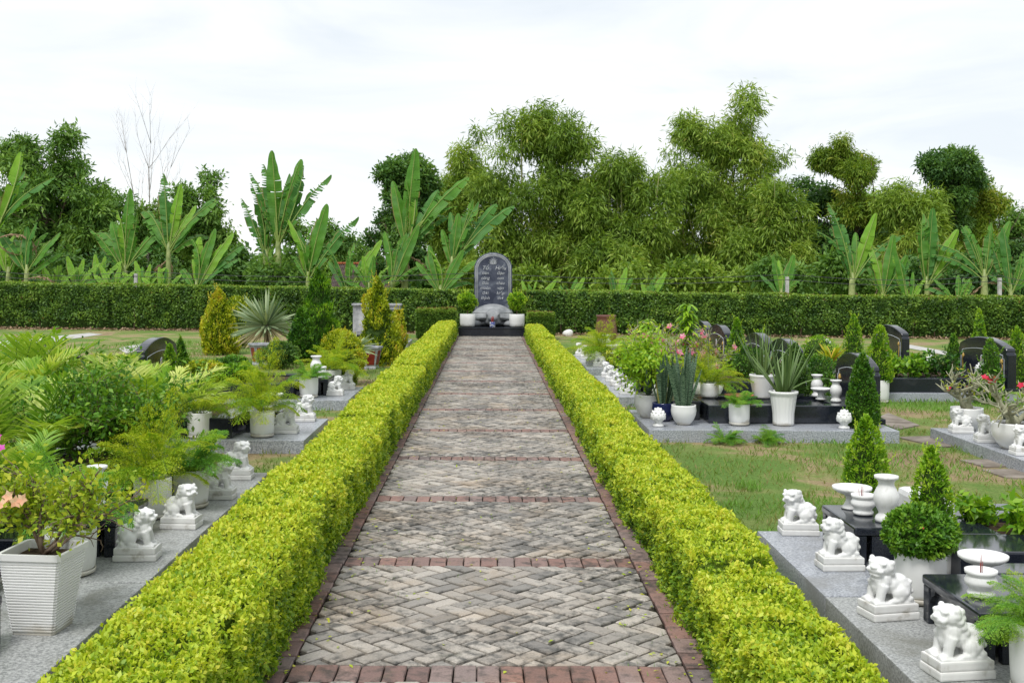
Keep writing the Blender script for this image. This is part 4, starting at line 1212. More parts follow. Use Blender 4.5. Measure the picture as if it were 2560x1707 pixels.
# offerings on the altars -----------------------------------------------------
TZ = 0.15 + 0.216
vessel('vase', 2.24, 6.32, TZ, 'white marble vase on the black altar', 'vase')
vessel('censer', 2.17, 6.50, TZ, 'incense bowl between the white vase and the footed dish', 'incense bowl', 1.02, True)
vessel('dish', 2.16, 6.67, TZ, 'footed offering dish at the outer end of the vase altar', 'offering dish')
vessel('censer', 2.135, 4.86, 0.148 + 0.216, 'incense bowl on the glossy altar closest to the viewer', 'incense bowl', 1.0, True)
vessel('dish', 2.245, 5.09, 0.148 + 0.216, 'wide white dish behind the incense bowl of the nearest altar', 'offering dish', 0.95)
# white rounded trough behind the vase
tr = MB(); tr.box(-0.08, 0.08, -0.24, 0.24, 0, 0.15, 0.035)
o = tr.obj('marble_trough', M['marble'], None, loc=(2.51, 6.45, 0.351), rot=(0, 0, 0)); tag(o, 'white rounded marble trough behind the vase altar', 'trough')
# left altars
vessel('vase', -2.35, 7.2 - 0.5, 0.346, 'white vase on the black altar among the ferns of the long platform', 'vase', 0.95)
vessel('censer', -2.28, 11.62, 0.346, 'white bowl on the altar behind the yellow fern pot', 'incense bowl', 1.25)
vessel('dish', -2.3, 11.85, 0.346, 'white dish on the altar behind the yellow fern pot', 'offering dish', 1.0)
vessel('censer', -2.28, 15.0, 0.346, 'white bowl on the altar of the box shrub tomb', 'incense bowl', 1.35)
vessel('vase', -2.36, 15.2, 0.346, 'slim white vase on the altar of the box shrub tomb', 'vase', 1.1)
# right, farther
vessel('dish', 3.80, 12.85, 0.331, 'footed dish before the headstone of the snake plant tomb', 'offering dish', 1.0)
vessel('vase', 3.84, 13.15, 0.331, 'white vase beside the footed dish of the snake plant tomb', 'vase', 1.0)
vessel('vase', 3.90, 12.62, 0.331, 'second vase, close to the headstone of the snake plant tomb', 'vase', 0.95)
vessel('finial', 1.80, 11.97, 0.13, 'carved lotus finial before the blue pot', 'finial', 1.08)
vessel('finial', 3.76, 11.88, 0.13, 'carved lotus finial beside the dark cone shrub', 'finial', 1.08)
vessel('finial', 6.9, 15.72, 0.321, 'carved lotus finial on the near corner of the croton bed', 'finial', 1.2)
vessel('finial', 6.75, 17.15, 0.321, 'carved lotus finial on the far corner of the croton bed', 'finial', 1.2)
vessel('finial', 6.3, 21.0, 0.321, 'small white lotus finial behind the yellow ti plant', 'finial', 1.3)
vessel('vase', 2.12, 20.4, 0.346, 'white vase on the altar of the far double tomb', 'vase', 1.2)
vessel('dish', 2.2, 19.95, 0.346, 'white dish on the altar of the far double tomb', 'offering dish', 1.2)
vessel('censer', 2.18, 21.7, 0.346, 'white bowl on the far end altar of the far double tomb', 'incense bowl', 1.4)
vessel('vase', 2.3, 16.0, 0.346, 'white vase seen through the pink desert rose', 'vase', 1.3)
vessel('censer', 2.25, 15.5, 0.346, 'white bowl seen through the pink desert rose', 'incense bowl', 1.5)
vessel('dish', 2.3, 17.4, 0.346, 'white dish above the row of five lions', 'offering dish', 1.3)
vessel('censer', 5.22, 10.72, 0.336, 'white bowl on the altar of the desert rose platform', 'incense bowl', 1.5)
vessel('vase', 5.25, 10.45, 0.336, 'white vase on the altar of the desert rose platform', 'vase', 1.4)
# finials/vase things stand on the bed frames

# ribbed square planter ---------------------------------------------------------
def ribbed_planter():
    t = thing('bougainvillea_planter', 'white ribbed square planter with thorny flowering bougainvillea', 'potted plant', (-2.03, 5.10, 0.129), R(-5))
    b = MB()
    n = 25; H = 0.368; w0, w1 = 0.098, 0.142
    def ring(w, z, r=0.012):
        return [(w - r, -w, z), (w, -w + r, z), (w, w - r, z), (w - r, w, z), (-w + r, w, z), (-w, w - r, z), (-w, -w + r, z), (-w + r, -w, z)]
    rows = [ring(w0, 0)]
    for i in range(n):
        for k, (dw, f) in enumerate(((0.0, 0.0), (0.0045, 0.25), (0.0045, 0.7), (0.0, 0.95))):
            t_ = (i + f) / n * 0.90
            rows.append(ring(w0 + (w1 - w0) * t_ + dw, 0.012 + (H - 0.012) * t_))
    rows += [ring(w1 + 0.001, H * 0.915), ring(w1 + 0.007, H * 0.925), ring(w1 + 0.009, H), ring(w1 - 0.008, H), ring(w1 - 0.014, H - 0.04), ring(0.01, H - 0.041, 0.001)]
    V_, F_ = [], []
    for r_ in rows: V_ += r_
    for i in range(len(rows) - 1):
        for j in range(8):
            k = (j + 1) % 8; F_.append((i * 8 + j, i * 8 + k, (i + 1) * 8 + k, (i + 1) * 8 + j))
    F_.append(tuple(range(7, -1, -1)))
    b.add(V_, F_)
    b.obj('planter', M['white_pot'], t)
    MB().box(-0.125, 0.125, -0.125, 0.125, H - 0.05, H - 0.036, 0.003).obj('soil', M['soil'], t)
    return t, H - 0.036
PLANTER, PLANTER_Z = ribbed_planter()
# ------------------------------------------------------------------ plant builders
def put_leaves(parent, V_, F_, tone, mat, name='foliage', loc=(0, 0, 0)):
    o = obj(name, fmesh(V_, F_, tone), mat, parent, loc); o['kind'] = 'stuff'; return o
def shrub_geo(kind, w, h, n, size, seed, lean=0.25, asp=0.5, rough=0.12, tone0=0.4, spiky=0.0, z0=0.0):
    """dense clipped or natural shrub, kind: cone, ball, egg, bush"""
    u = rng.random(n); a = rng.random(n) * 2 * PI
    if kind in ('cone', 'egg'):
        t = 1 - np.sqrt(1 - u * 0.985) if kind == 'cone' else u
        if kind == 'cone':
            t = u ** 1.2
            r = (1 - t ** 1.5) ** 0.66 * np.minimum(1, 0.76 + 1.6 * t)
        else:
            r = np.sqrt(np.clip(1 - (2 * t - 0.85) ** 2 / 1.3, 0.02, 1))
        P = np.stack([np.cos(a) * r * w / 2, np.sin(a) * r * w / 2, t * h], 1)
        N = unit(np.stack([np.cos(a), np.sin(a), np.full(n, 0.45)], 1))
    else:
        N = rand_unit(n)
        P = N * np.array([w / 2, w / 2, h / 2]) + np.array([0, 0, h / 2])
    ns = vnoise(P / max(w, 0.1), 3.0, seed) - 0.5; nf = vnoise(P / max(w, 0.1), 8.0, seed + 5) - 0.5
    depth = 1 - np.abs(rng.normal(0, 0.12, n)) + ns * rough * 2.2 + nf * rough * 1.3
    cz = h * 0.42
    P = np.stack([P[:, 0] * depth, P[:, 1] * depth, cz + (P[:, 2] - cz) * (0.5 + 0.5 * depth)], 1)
    L = size * rng.uniform(0.65, 1.3, n)
    D = unit(N * 0.7 + rand_unit(n) * 0.8 + np.array([0, 0, 0.25 + spiky]))
    LN = unit(N * 0.5 + rand_unit(n) * 0.7 + np.array([0, 0, 0.8]))
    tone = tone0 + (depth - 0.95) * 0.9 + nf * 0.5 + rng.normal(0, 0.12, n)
    V_, F_ = kites(P - D * (L * 0.3)[:, None], D, LN, L, L * asp)
    if spiky > 0:                         # shoots standing out of the outline
        m = int(n * 0.004) + 6
        ix = rng.choice(n, m)
        for i in ix:
            k = 9; ln = size * rng.uniform(2, 4.5) * (0.6 + spiky)
            d = unit((N[i] * 0.5 + np.array([0, 0, 0.9]) + rng.normal(0, .15, 3))[None])[0]
            tt = np.linspace(0.1, 1, k)
            Q = P[i] + d * (ln * tt)[:, None]
            D2 = unit(rand_unit(k) * 0.8 + d); 
            v2, f2 = kites(Q, D2, rand_unit(k) + np.array([0, 0, .6]), size * (1.1 - 0.5 * tt), size * asp * (1.1 - 0.5 * tt))
            F_ = np.concatenate([F_, f2 + len(V_)]); V_ = np.concatenate([V_, v2]); tone = np.concatenate([tone, np.full(k, tone0 + 0.35)])
    V_[:, 2] = np.maximum(V_[:, 2], 0.002) + z0
    return V_, F_, np.repeat(tone, 4)
def core_geo(kind, w, h, z0=0.0, k=0.74):
    if kind == 'cone':
        prof = [(0.05 * w, 0.02), (0.36 * w * k * 1.1, 0.04 * h), (0.47 * w * k, 0.18 * h), (0.40 * w * k, 0.45 * h), (0.24 * w * k, 0.72 * h), (0.02 * w, 0.9 * h)]
    else:
        prof = [(0.5 * w * k * math.sin(PI * (0.04 + 0.92 * i / 8)), h * (0.5 - 0.5 * k * math.cos(PI * i / 8))) for i in range(9)]
    b = MB().lathe([(r, z + z0) for r, z in prof], 12)
    return b.mesh()
def shrub(name, kind, x, y, z, w, h, mat, label, n=4000, size=0.035, cat='shrub', seed=1, rough=0.12, tone0=0.4, spiky=0.0, asp=0.5, trunk=True, parent=None, z0=0.0, core=True, ck=0.72):
    root = parent or thing(name, label, cat, (x, y, z))
    if core: obj('inner_branches', core_geo(kind, w, h, z0 + (0.0 if z0 == 0 else 0.0), ck), M['core'], root)
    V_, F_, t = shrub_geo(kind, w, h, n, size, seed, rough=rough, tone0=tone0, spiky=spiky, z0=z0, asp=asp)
    put_leaves(root, V_, F_, t, M[mat])
    if trunk:
        MB().tube([(0, 0, -0.03), (0.01, 0.0, z0 + h * 0.3), (0, 0.01, z0 + h * 0.6)], [max(0.012, w * 0.035)] * 2 + [0.008], 7).obj('trunk', M['twig'], root)
    return root

# asparagus fern -------------------------------------------------------------
def fern_geo(seed, nfr=34, length=0.52, spread=1.0, tone0=0.45, up=0.55):
    rs = np.random.default_rng(seed)
    parts = []; stems = MB()
    for i in range(nfr):
        az = rs.random() * 2 * PI; el = up + rs.random() * (1.45 - up)
        ln = length * rs.uniform(0.6, 1.1)
        d0 = np.array([math.cos(az) * math.cos(el) * spread, math.sin(az) * math.cos(el) * spread, math.sin(el)]); d0 /= np.linalg.norm(d0)
        p = np.array([math.cos(az) * 0.03, math.sin(az) * 0.03, 0.0]); pts = [p.copy()]; d = d0.copy()
        ns = 16
        droop = rs.uniform(0.07, 0.15)
        for k in range(ns):
            d = d + np.array([d0[0] * 0.02, d0[1] * 0.02, -droop * (0.3 + k / ns)]); d /= np.linalg.norm(d)
            p = p + d * ln / ns; pts.append(p.copy())
        pts = np.array(pts)
        stems.tube([tuple(q) for q in pts[::4]], [0.0024, 0.002, 0.0016, 0.0012, 0.0008], 4)
        nb = 26
        ts = np.linspace(0.22, 0.995, nb)
        idx = ts * ns; i0 = np.minimum(idx.astype(int), ns - 1); fr = (idx - i0)[:, None]
        Q = pts[i0] * (1 - fr) + pts[i0 + 1] * fr
        Dd = unit(pts[i0 + 1] - pts[i0])
        S = unit(np.cross(Dd, np.array([0, 0, 1.0])) + rs.normal(0, 0.12, (nb, 3)))
        tt = (ts - 0.22) / 0.78
        bl = ln * 0.30 * np.sin(PI * np.clip(0.15 + 0.85 * tt, 0, 1)) ** 0.8 * rs.uniform(0.7, 1.1, nb) + 0.01
        tone = tone0 + rs.normal(0, 0.14)
        for sg in (-1, 1):
            BD = unit(S * sg * 0.85 + Dd * 0.55 + rs.normal(0, 0.08, (nb, 3)) + np.array([0, 0, -0.10]))
            m = 8
            kt = np.linspace(0.08, 1.0, m)
            base = Q[:, None, :] + BD[:, None, :] * (bl[:, None] * kt[None, :])[:, :, None]
            base[:, :, 2] -= (0.18 * bl[:, None] * kt[None] ** 2)
            side = unit(np.cross(BD, np.cross(BD, S * sg + 1e-6)))
            for s2_ in (-1, 1):
                ND = BD[:, None, :] * 0.75 + (Dd[:, None, :] * s2_ * 0.8) + rs.normal(0, 0.28, (nb, m, 3))
                n_ = nb * m
                nl = (0.022 * (1.15 - 0.6 * kt))[None, :].repeat(nb, 0).ravel() * rs.uniform(.7, 1.2, n_)
                v, f = kites(base.reshape(-1, 3), ND.reshape(-1, 3), np.tile(np.array([0.05, 0.03, 1.0]), (n_, 1)) + rs.normal(0, 0.35, (n_, 3)), nl * 1.1, 0.0044)
                parts.append((v, f, np.repeat(tone + 0.25 * np.tile(kt, nb) + rs.normal(0, 0.08, n_), 4)))
    V_, F_, T_ = join(parts)
    return fmesh(V_, F_, T_), stems.mesh()
FERN = [fern_geo(1, 36, 0.55, 1.0, 0.60, 0.45), fern_geo(2, 30, 0.5, 1.15, 0.55, 0.35), fern_geo(3, 26, 0.42, 1.0, 0.55, 0.6), fern_geo(4, 22, 0.5, 1.3, 0.3, -0.15)]
def fern_in(t, z, k, s=1.0, mat='fern', rz=None, zs=1.0):
    s = (s, s, s * zs)
    me, st = FERN[k]
    r = random.uniform(0, 6.28) if rz is None else rz
    o = obj('fronds', me, M[mat], t, (0, 0, z), (0, 0, r), s); o['kind'] = 'stuff'
    obj('stems', st, M['stem_green'], t, (0, 0, z), (0, 0, r), s)

# palms ---------------------------------------------------------------------------
def palm_geo(seed, nfr=16, length=0.75, tone0=0.5):
    rs = np.random.default_rng(seed); parts = []; stems = MB()
    for i in range(nfr):
        az = rs.random() * 2 * PI; el = rs.uniform(0.5, 1.4); ln = length * rs.uniform(0.7, 1.1)
        d0 = np.array([math.cos(az) * math.cos(el), math.sin(az) * math.cos(el), math.sin(el)])
        p = np.array([math.cos(az), math.sin(az), 0]) * 0.05; pts = [p.copy()]; d = d0.copy(); ns = 14
        for k in range(ns):
            d = d + np.array([0, 0, -0.09 * (0.2 + k / ns)]); d /= np.linalg.norm(d); p = p + d * ln / ns; pts.append(p.copy())
        pts = np.array(pts)
        stems.tube([tuple(q) for q in pts[::2]], [0.006, 0.0055, 0.005, 0.0045, 0.004, 0.003, 0.0025, 0.0015], 5)
        nb = 26; ts = np.linspace(0.30, 1.0, nb); idx = np.minimum(ts * ns, ns - 1e-3); i0 = idx.astype(int); fr = (idx - i0)[:, None]
        Q = pts[i0] * (1 - fr) + pts[i0 + 1] * fr; Dd = unit(pts[i0 + 1] - pts[i0])
        S = unit(np.cross(Dd, np.array([0, 0, 1.0])) + 1e-6)
        U = np.cross(S, Dd)
        tone = tone0 + rs.normal(0, 0.18)
        for sg in (-1, 1):
            D = unit(S * sg * 0.85 + Dd * (0.5 + 0.8 * ts[:, None] ** 3) + U * 0.35 + rs.normal(0, 0.10, (nb, 3)))
            L = ln * 0.34 * np.sin(PI * np.clip(0.25 + 0.65 * (ts - 0.34) / 0.66, 0, 1)) * rs.uniform(0.85, 1.1, nb)
            v, f = ribbons(Q, D, np.cross(D, U), L * 1.1, 0.0145, rs.uniform(0.12, 0.3, nb), 4, 0.35)
            parts.append((v, f, np.repeat(tone + rs.normal(0, 0.1, nb), 15)))
    V_, F_, T_ = join(parts)
    return fmesh(V_, F_, T_), stems.mesh()
PALM = [palm_geo(1, 30, 0.62, 0.66), palm_geo(2, 32, 0.8, 0.56)]

def leaf_bush_geo(pts, r, n, size, tone0, seed, droop=0.0, asp=0.5):
    """loose leafy growth around stem points"""
    pts = np.asarray(pts); ix = rng.integers(0, len(pts), n)
    P = pts[ix] + rng.normal(0, r, (n, 3))
    D = unit(rand_unit(n) + np.array([0, 0, 0.1 - droop])); LN = unit(rand_unit(n) * 0.8 + np.array([0, 0, 0.8]))
    L = size * rng.uniform(0.6, 1.3, n)
    v, f = kites(P, D, LN, L, L * asp)
    return v, f, np.repeat(tone0 + rng.normal(0, 0.18, n), 4)
def twigs(root_p, n, length, spread, seed, levels=2, r0=0.006, lift=0.5):
    """branching twigs; returns (MB, tip points)"""
    rs = random.Random(seed); b = MB(); tips = []
    def grow(p, d, ln, r, lv):
        pts = [p]; q = Vector(p); dd = Vector(d)
        for k in range(4):
            dd = (dd + Vector((rs.gauss(0, .22), rs.gauss(0, .22), rs.gauss(0.03, .16)))).normalized()
            q = q + dd * ln / 4; pts.append(tuple(q))
            if lv < levels and k >= 1:
                for _ in range(2 if k < 3 else 1):
                    d2 = (dd + Vector((rs.gauss(0, .7), rs.gauss(0, .7), rs.gauss(0.1, .4)))).normalized()
                    grow(tuple(q), d2, ln * rs.uniform(0.4, 0.7), r * 0.55, lv + 1)
            if lv >= levels - 1 or k == 3: tips.append(tuple(q))
        b.tube(pts, [r, r * .85, r * .7, r * .55, r * .35], 5)
    for i in range(n):
        a = 2 * PI * (i + rs.random() * .6) / n
        grow(root_p, Vector((math.cos(a) * spread, math.sin(a) * spread, lift + rs.random() * 0.8)).normalized(), length * rs.uniform(.7, 1.1), r0, 0)
    return b, tips
def flowers(parent, pts, mat, s=0.03, name='flower'):
    for p in pts:
        n = 5; a = np.arange(n) * 2 * PI / n + random.random()
        ax = unit(np.array([[random.gauss(0, .4), -0.8, 0.5 + random.gauss(0, .3)]]))[0]
        u = unit(np.cross(ax, [[0, 0, 1.0]]))[0]; w = np.cross(ax, u)
        D = np.cos(a)[:, None] * u + np.sin(a)[:, None] * w + ax * 0.35
        v, f = kites(np.tile(np.array(p, float), (n, 1)), D, np.tile(ax, (n, 1)), s, s * 0.75, 0.1)
        obj(name, fmesh(v, f, np.repeat(np.linspace(0, 1, n), 4)), M[mat], parent)

# ------------------------------------------------------------------ placing: left side
# bougainvillea in the ribbed planter
b, tips = twigs((0, 0, PLANTER_Z), 6, 0.33, 0.62, 5, 2, 0.011, 0.45)
b.obj('branches', M['twig'], PLANTER)
tips = [q for q in tips if q[2] > PLANTER_Z + 0.10 + 0.5 * max(0, q[0] - 0.10)]
v, f, t = leaf_bush_geo(tips, 0.04, 2000, 0.034, 0.58, 1, 0.25, 0.6); put_leaves(PLANTER, v, f, t, M['bougain'])
flowers(PLANTER, [(-0.10, -0.12, 0.62), (-0.06, -0.14, 0.60), (-0.12, -0.13, 0.585), (-0.03, -0.13, 0.61)], 'peach_flower', 0.032)
flowers(PLANTER, [(-0.16, -0.2, 0.43), (-0.17, -0.18, 0.86), (-0.14, -0.15, 0.89), (-0.12, -0.15, 0.84)], 'magenta_flower', 0.022)

t, z, r = potted('potted_fern', 'cyl', -2.25, 6.02, 0.128, 'white pot with green feathery fern just behind the ribbed planter', 0.135, 0.24)
fern_in(t, z, 2, 0.85, 'fern_green', 2.0, 1.45)
t, z, r = potted('potted_fern', 'cyl', -2.23, 7.42, 0.13, 'white pot with large yellow green fern beside the second lion', 0.123, 0.25)
fern_in(t, z, 0, 0.95, 'fern', None, 1.15)
t, z, r = potted('potted_fern', 'cyl', -2.06, 7.74, 0.13, 'white pot with drooping fern behind the second lion', 0.12, 0.25)
fern_in(t, z, 2, 0.85, 'fern_green', 0.4, 1.3)
t, z, r = potted('potted_fern', 'cyl', -2.25, 11.08, 0.13, 'white pot with wide yellow fern at the front of its tomb', 0.12, 0.235)
fern_in(t, z + 0.03, 0, 0.95, 'fern', None, 1.35)
t, z, r = potted('potted_fern', 'cyl', -2.85, 11.0, 0.13, 'yellow fern spreading in a pot set back from the yellow fern tomb edge', 0.12, 0.235)
fern_in(t, z, 1, 1.0, 'fern', None, 1.3)
t, z, r = potted('potted_fern', 'cyl', -2.36, 14.6, 0.13, 'white pot with small fern before the box shrub tomb altar', 0.122, 0.25)
fern_in(t, z, 2, 0.75, 'fern_green')
t, z, r = potted('potted_fern', 'cyl', -2.22, 15.75, 0.13, 'white pot with arching green fern behind the altar of the box shrub tomb', 0.13, 0.25)
fern_in(t, z, 0, 1.0, 'fern')

def stem_bush(name, label, x, y, z, n_st, ht, spread, mat, size, n, tone0=0.4, seed=1, levels=2, r0=0.008, cat='shrub', lr=0.05, flower=None):
    t = thing(name, label, cat, (x, y, z))
    b, tips = twigs((0, 0, -0.02), n_st, ht, spread, seed, levels, r0, 0.9)
    b.obj('branches', M['twig'], t)
    v, f, tn = leaf_bush_geo(tips, lr, n, size, tone0, seed); put_leaves(t, v, f, tn, M[mat])
    if flower: flowers(t, random.Random(seed).sample(tips, min(len(tips), flower[1])), flower[0], flower[2])
    return t
def palm(label, x, y, z, k, s, rz=0.0):
    t = thing('bamboo_palm', label, 'palm', (x, y, z), rz, scale=s)
    me, st = PALM[k]
    o = obj('fronds', me, M['palm'], t); o['kind'] = 'stuff'
    obj('stems', st, M['stem_green'], t)
    return t
palm('pale yellow palm arching over the middle of the long platform', -2.68, 8.75, 0.50, 0, 1.15)
palm('second pale palm just behind the middle one, before the black headstone', -3.1, 9.4, 0.50, 0, 1.15, 2.1)
palm('pale palm spreading at the frame edge over the long platform', -3.15, 7.6, 0.40, 1, 1.05, 1.0)
palm('tall yellowish palm at the frame edge farther back', -3.95, 9.3, 0.40, 1, 1.15, 3.0)
palm('broad leaved pale palm below the concrete strip near the frame edge', -3.7, 8.6, 0.5, 0, 1.25, 4.0)
palm('low palm tuft in shade at the frame edge behind the bougainvillea', -2.72, 6.35, 0.30, 1, 0.72, 2.2)
stem_bush('shrub', 'dense dark leafy shrub between the pale palms', -2.75, 7.85, 0.30, 8, 0.62, 0.7, 'green', 0.045, 6500, 0.62, 3, 2, 0.008)
stem_bush('shrub', 'loose small leaved shrub with yellow shoots behind the big fern', -2.62, 8.6, 0.30, 5, 0.40, 0.7, 'bougain', 0.045, 1800, 0.32, 8, 2, 0.006)
stem_bush('young_tree', 'young leafy sapling standing against the far hedge at the frame edge', -4.62, 10.75, 0.0, 3, 0.95, 0.2, 'lime', 0.075, 1300, 0.45, 4, 2, 0.011, 'sapling')
stem_bush('shrub', 'dark shrub below the sapling near the frame edge', -3.6, 9.6, 0.30, 6, 0.45, 0.8, 'green', 0.06, 2600, 0.4, 6, 2, 0.007)
stem_bush('shrub', 'green shrub with upright shoots before the black headstone', -3.3, 10.1, 0.0, 5, 0.62, 0.45, 'deep', 0.05, 2600, 0.7, 16, 2, 0.007)
# box shrubs in the bed of the third tomb
for i, (x, y, w, h, mt, lab) in enumerate(((-3.75, 14.75, 0.55, 0.30, 'golden', 'golden mounded box shrub in the black bed'), (-3.35, 14.72, 0.6, 0.26, 'lime', 'green mounded box shrub at the path end of the black bed'), (-3.55, 15.4, 0.6, 0.30, 'green', 'darker box shrub at the back of the black bed'))):
    shrub('box_shrub', 'ball', x, y, 0.30, w, h, mt, lab, 2600, 0.045, seed=i, trunk=True, rough=0.2, tone0=0.5)
shrub('box_shrub', 'egg', -2.1, 16.35, 0.0, 0.34, 0.62, 'golden', 'dark gold clipped box shrub at the corner of the box shrub tomb', 3500, 0.035, seed=4, tone0=0.22)
gp = at(783, 855, 17.6)
shrub('ball_shrub', 'ball', gp.x, 17.6, 0.05, 0.76, 0.80, 'golden', 'round golden shrub behind the arching fern', 7000, 0.045, seed=5, rough=0.14, tone0=0.5, spiky=0.3)
gp = at(868, 850, 21.5)
shrub('golden_tree', 'cone', gp.x, 21.5, 0.0, 0.86, 1.72, 'golden', 'tall golden shrub tree rising before the veined stone screen', 8000, 0.06, 'shrub', 6, 0.3, 0.48, 0.6)
gp = at(915, 800, 22.5)
shrub('golden_tree', 'egg', gp.x, 22.4, 0.0, 0.34, 1.05, 'golden', 'slim golden shrub just behind the tall golden tree', 2500, 0.055, 'shrub', 16, 0.25, 0.5, 0.4)
gp = at(503, 810, 24.0)
shrub('golden_cone', 'cone', gp.x, 24.0, 0.0, 0.92, 1.34, 'golden', 'golden cone shrub left of the variegated yucca', 7500, 0.06, 'shrub', 7, 0.16, 0.52, 0.3)
gp = at(693, 800, 21.5)
shrub('green_cone', 'cone', gp.x, 21.5, 0.0, 0.68, 1.08, 'green', 'dense dark green cone shrub beside the yucca', 6500, 0.055, 'shrub', 8, 0.14, 0.35, 0.25)
gp = at(730, 760, 25.0)
shrub('green_cone', 'cone', gp.x, 25.0, 0.0, 0.85, 1.92, 'lime', 'tall spiky green cypress like shrub behind the dark cone', 8000, 0.07, 'shrub', 9, 0.3, 0.18, 0.9, asp=0.32)
gp = at(640, 805, 20.5)
shrub('shrub', 'ball', gp.x, 20.5, 0.0, 0.75, 0.5, 'deep', 'low dark reddish shrub under the yucca', 2600, 0.05, seed=10, rough=0.3, tone0=0.75)
gp = at(431, 800, 17.0)
shrub('green_cone', 'cone', gp.x, 16.6, 0.0, 0.36, 0.78, 'green', 'small green cone shrub next to the black headstone by the frame edge', 3500, 0.04, 'shrub', 11, 0.12, 0.6, 0.2)
gp = at(395, 800, 15.0)
shrub('green_cone', 'cone', gp.x, 14.9, 0.3, 0.22, 0.5, 'lime', 'thin green cone shrub against the face of the black headstone', 1500, 0.035, 'shrub', 12, 0.2, 0.4, 0.3)
gp = at(545, 760, 26.0)
shrub('shrub', 'ball', gp.x, 26.0, 0.0, 0.9, 1.15, 'golden', 'gold shrub half hidden between golden cone and yucca', 3500, 0.065, seed=13, rough=0.25, tone0=0.35, spiky=0.4)
gp = at(790, 720, 25.5)

# variegated yucca
yp = at(612, 725, 22.3)
yk = thing('yucca', 'large variegated yucca with a burst of pale sword leaves', 'yucca', (yp.x, 22.3, 0.0))
n = 190
a = rng.random(n) * 2 * PI; el = np.arcsin(rng.uniform(-0.65, 1.0, n)); hz = yp.z - 0.08
D = np.stack([np.cos(a) * np.cos(el), np.sin(a) * np.cos(el), np.sin(el)], 1)
v, f = ribbons(np.tile([0, 0, hz - 0.12], (n, 1)) + D * 0.05, D, np.cross(D, rand_unit(n)), rng.uniform(0.55, 0.78, n), 0.045, 0.06, 4, 0.3, lambda t: 0.55 + 0.45 * math.sin(PI * t) if t < 0.75 else max(0.02, 1.0 * (1 - t) / 0.25 * 0.87))
put_leaves(yk, v, f, np.repeat(np.clip(np.where(el < -0.35, 0.95, 0.42 + rng.normal(0, .16, n)), 0, 1), 15), M['yucca'], 'sword_leaves')
MB().tube([(0, 0, -0.03), (0.02, 0, hz * 0.5), (0, 0, hz - 0.1)], [0.07, 0.06, 0.06], 8).obj('trunk', M['twig'], yk)
n = 60; a = rng.random(n) * 2 * PI
D = np.stack([np.cos(a), np.sin(a), rng.uniform(-.2, .9, n)], 1)
yq = at(822, 800, 20.0)
yk2 = thing('yucca', 'small pale yucca tucked beside the golden ball shrub', 'yucca', (yq.x, 19.6, 0.0))
v, f = ribbons(np.tile([0, 0, 0.45], (n, 1)), D, np.cross(unit(D), rand_unit(n)), rng.uniform(0.32, 0.48, n), 0.032, 0.1, 4, 0.3, lambda t: 0.6 + 0.4 * math.sin(PI * t) if t < 0.75 else max(0.02, (1 - t) / 0.25 * 0.88))
put_leaves(yk2, v, f, np.repeat(0.5 + rng.normal(0, .12, n), 15), M['yucca'], 'sword_leaves')
MB().tube([(0, 0, -0.03), (0, 0, 0.46)], 0.04, 8).obj('trunk', M['twig'], yk2)
# hexagonal planters with red panels
def hex_planter(x, y, label, s=1.0, rz=0.0, tilt=0.0):
    t = thing('hexagonal_planter', label, 'planter', (x, y, 0.0), rz, scale=s); t.rotation_euler = (0, tilt, rz)
    b = MB(); H = 0.42
    b.lathe([(0.20, -0.02), (0.20, 0.03), (0.185, 0.05), (0.245, H - 0.05), (0.275, H - 0.03), (0.275, H), (0.22, H), (0.21, H - 0.05), (0.02, H - 0.06)], 6, smooth=False)
    b.obj('frame', M['grey_frame'], t)
    for k in range(6):
        a0, a1 = 2 * PI * (k + 0.14) / 6, 2 * PI * (k + 0.86) / 6
        P = []
        for (aa, r_, z_) in ((a0, 0.192, 0.08), (a1, 0.192, 0.08), (a1, 0.240, H - 0.075), (a0, 0.240, H - 0.075)):
            a_mid = 2 * PI * (k + 0.5) / 6
            rr = r_ * math.cos(PI / 6) / math.cos(aa - a_mid) + 0.004
            P.append((rr * math.cos(aa), rr * math.sin(aa), z_))
        c = Vector((math.cos(2 * PI * (k + 0.5) / 6), math.sin(2 * PI * (k + 0.5) / 6), 0)) * 0.006
        V_ = P + [tuple(Vector(p) - c * 2) for p in P]
        b = MB(); b.add(V_, [(0, 1, 2, 3), (7, 6, 5, 4), (0, 4, 5, 1), (1, 5, 6, 2), (2, 6, 7, 3), (3, 7, 4, 0)]); b.obj('red_panel', M['red_panel'], t)
    return t
hp = at(852, 833, 21.0); hex_planter(hp.x, 20.6, 'hexagonal planter with red panels at the foot of the tall golden tree', 0.98, 0.3)
hp = at(598, 820, 21.0); hex_planter(hp.x, 21.2, 'hexagonal red panelled planter mostly hidden under the yucca', 1.0, 0.1)
# veined stone screen
a = at(809, 700, 28.8); c = at(923, 700, 28.8)
sc = thing('stone_screen', 'veined grey marble screen wall behind the tall golden tree', 'stone screen', ((a.x + c.x) / 2, 28.8, 0))
w = (c.x - a.x) / 2; h = at(860, 697, 28.8).z
MB().box(-w + 0.03, w - 0.03, -0.10, 0.10, -0.03, h - 0.06, 0.01).obj('slab', M['old_stone'], sc)
MB().box(-w, w, -0.14, 0.14, h - 0.058, h, 0.012).obj('cap', M['old_stone'], sc)
MB().box(-w - 0.03, w + 0.03, -0.16, 0.16, -0.03, 0.14, 0.012).obj('foot', M['old_stone'], sc)
MB().box(w * 0.35, w * 0.9, -0.118, -0.101, 0.2, h - 0.14, 0.004).obj('panel', M['stele'], sc)

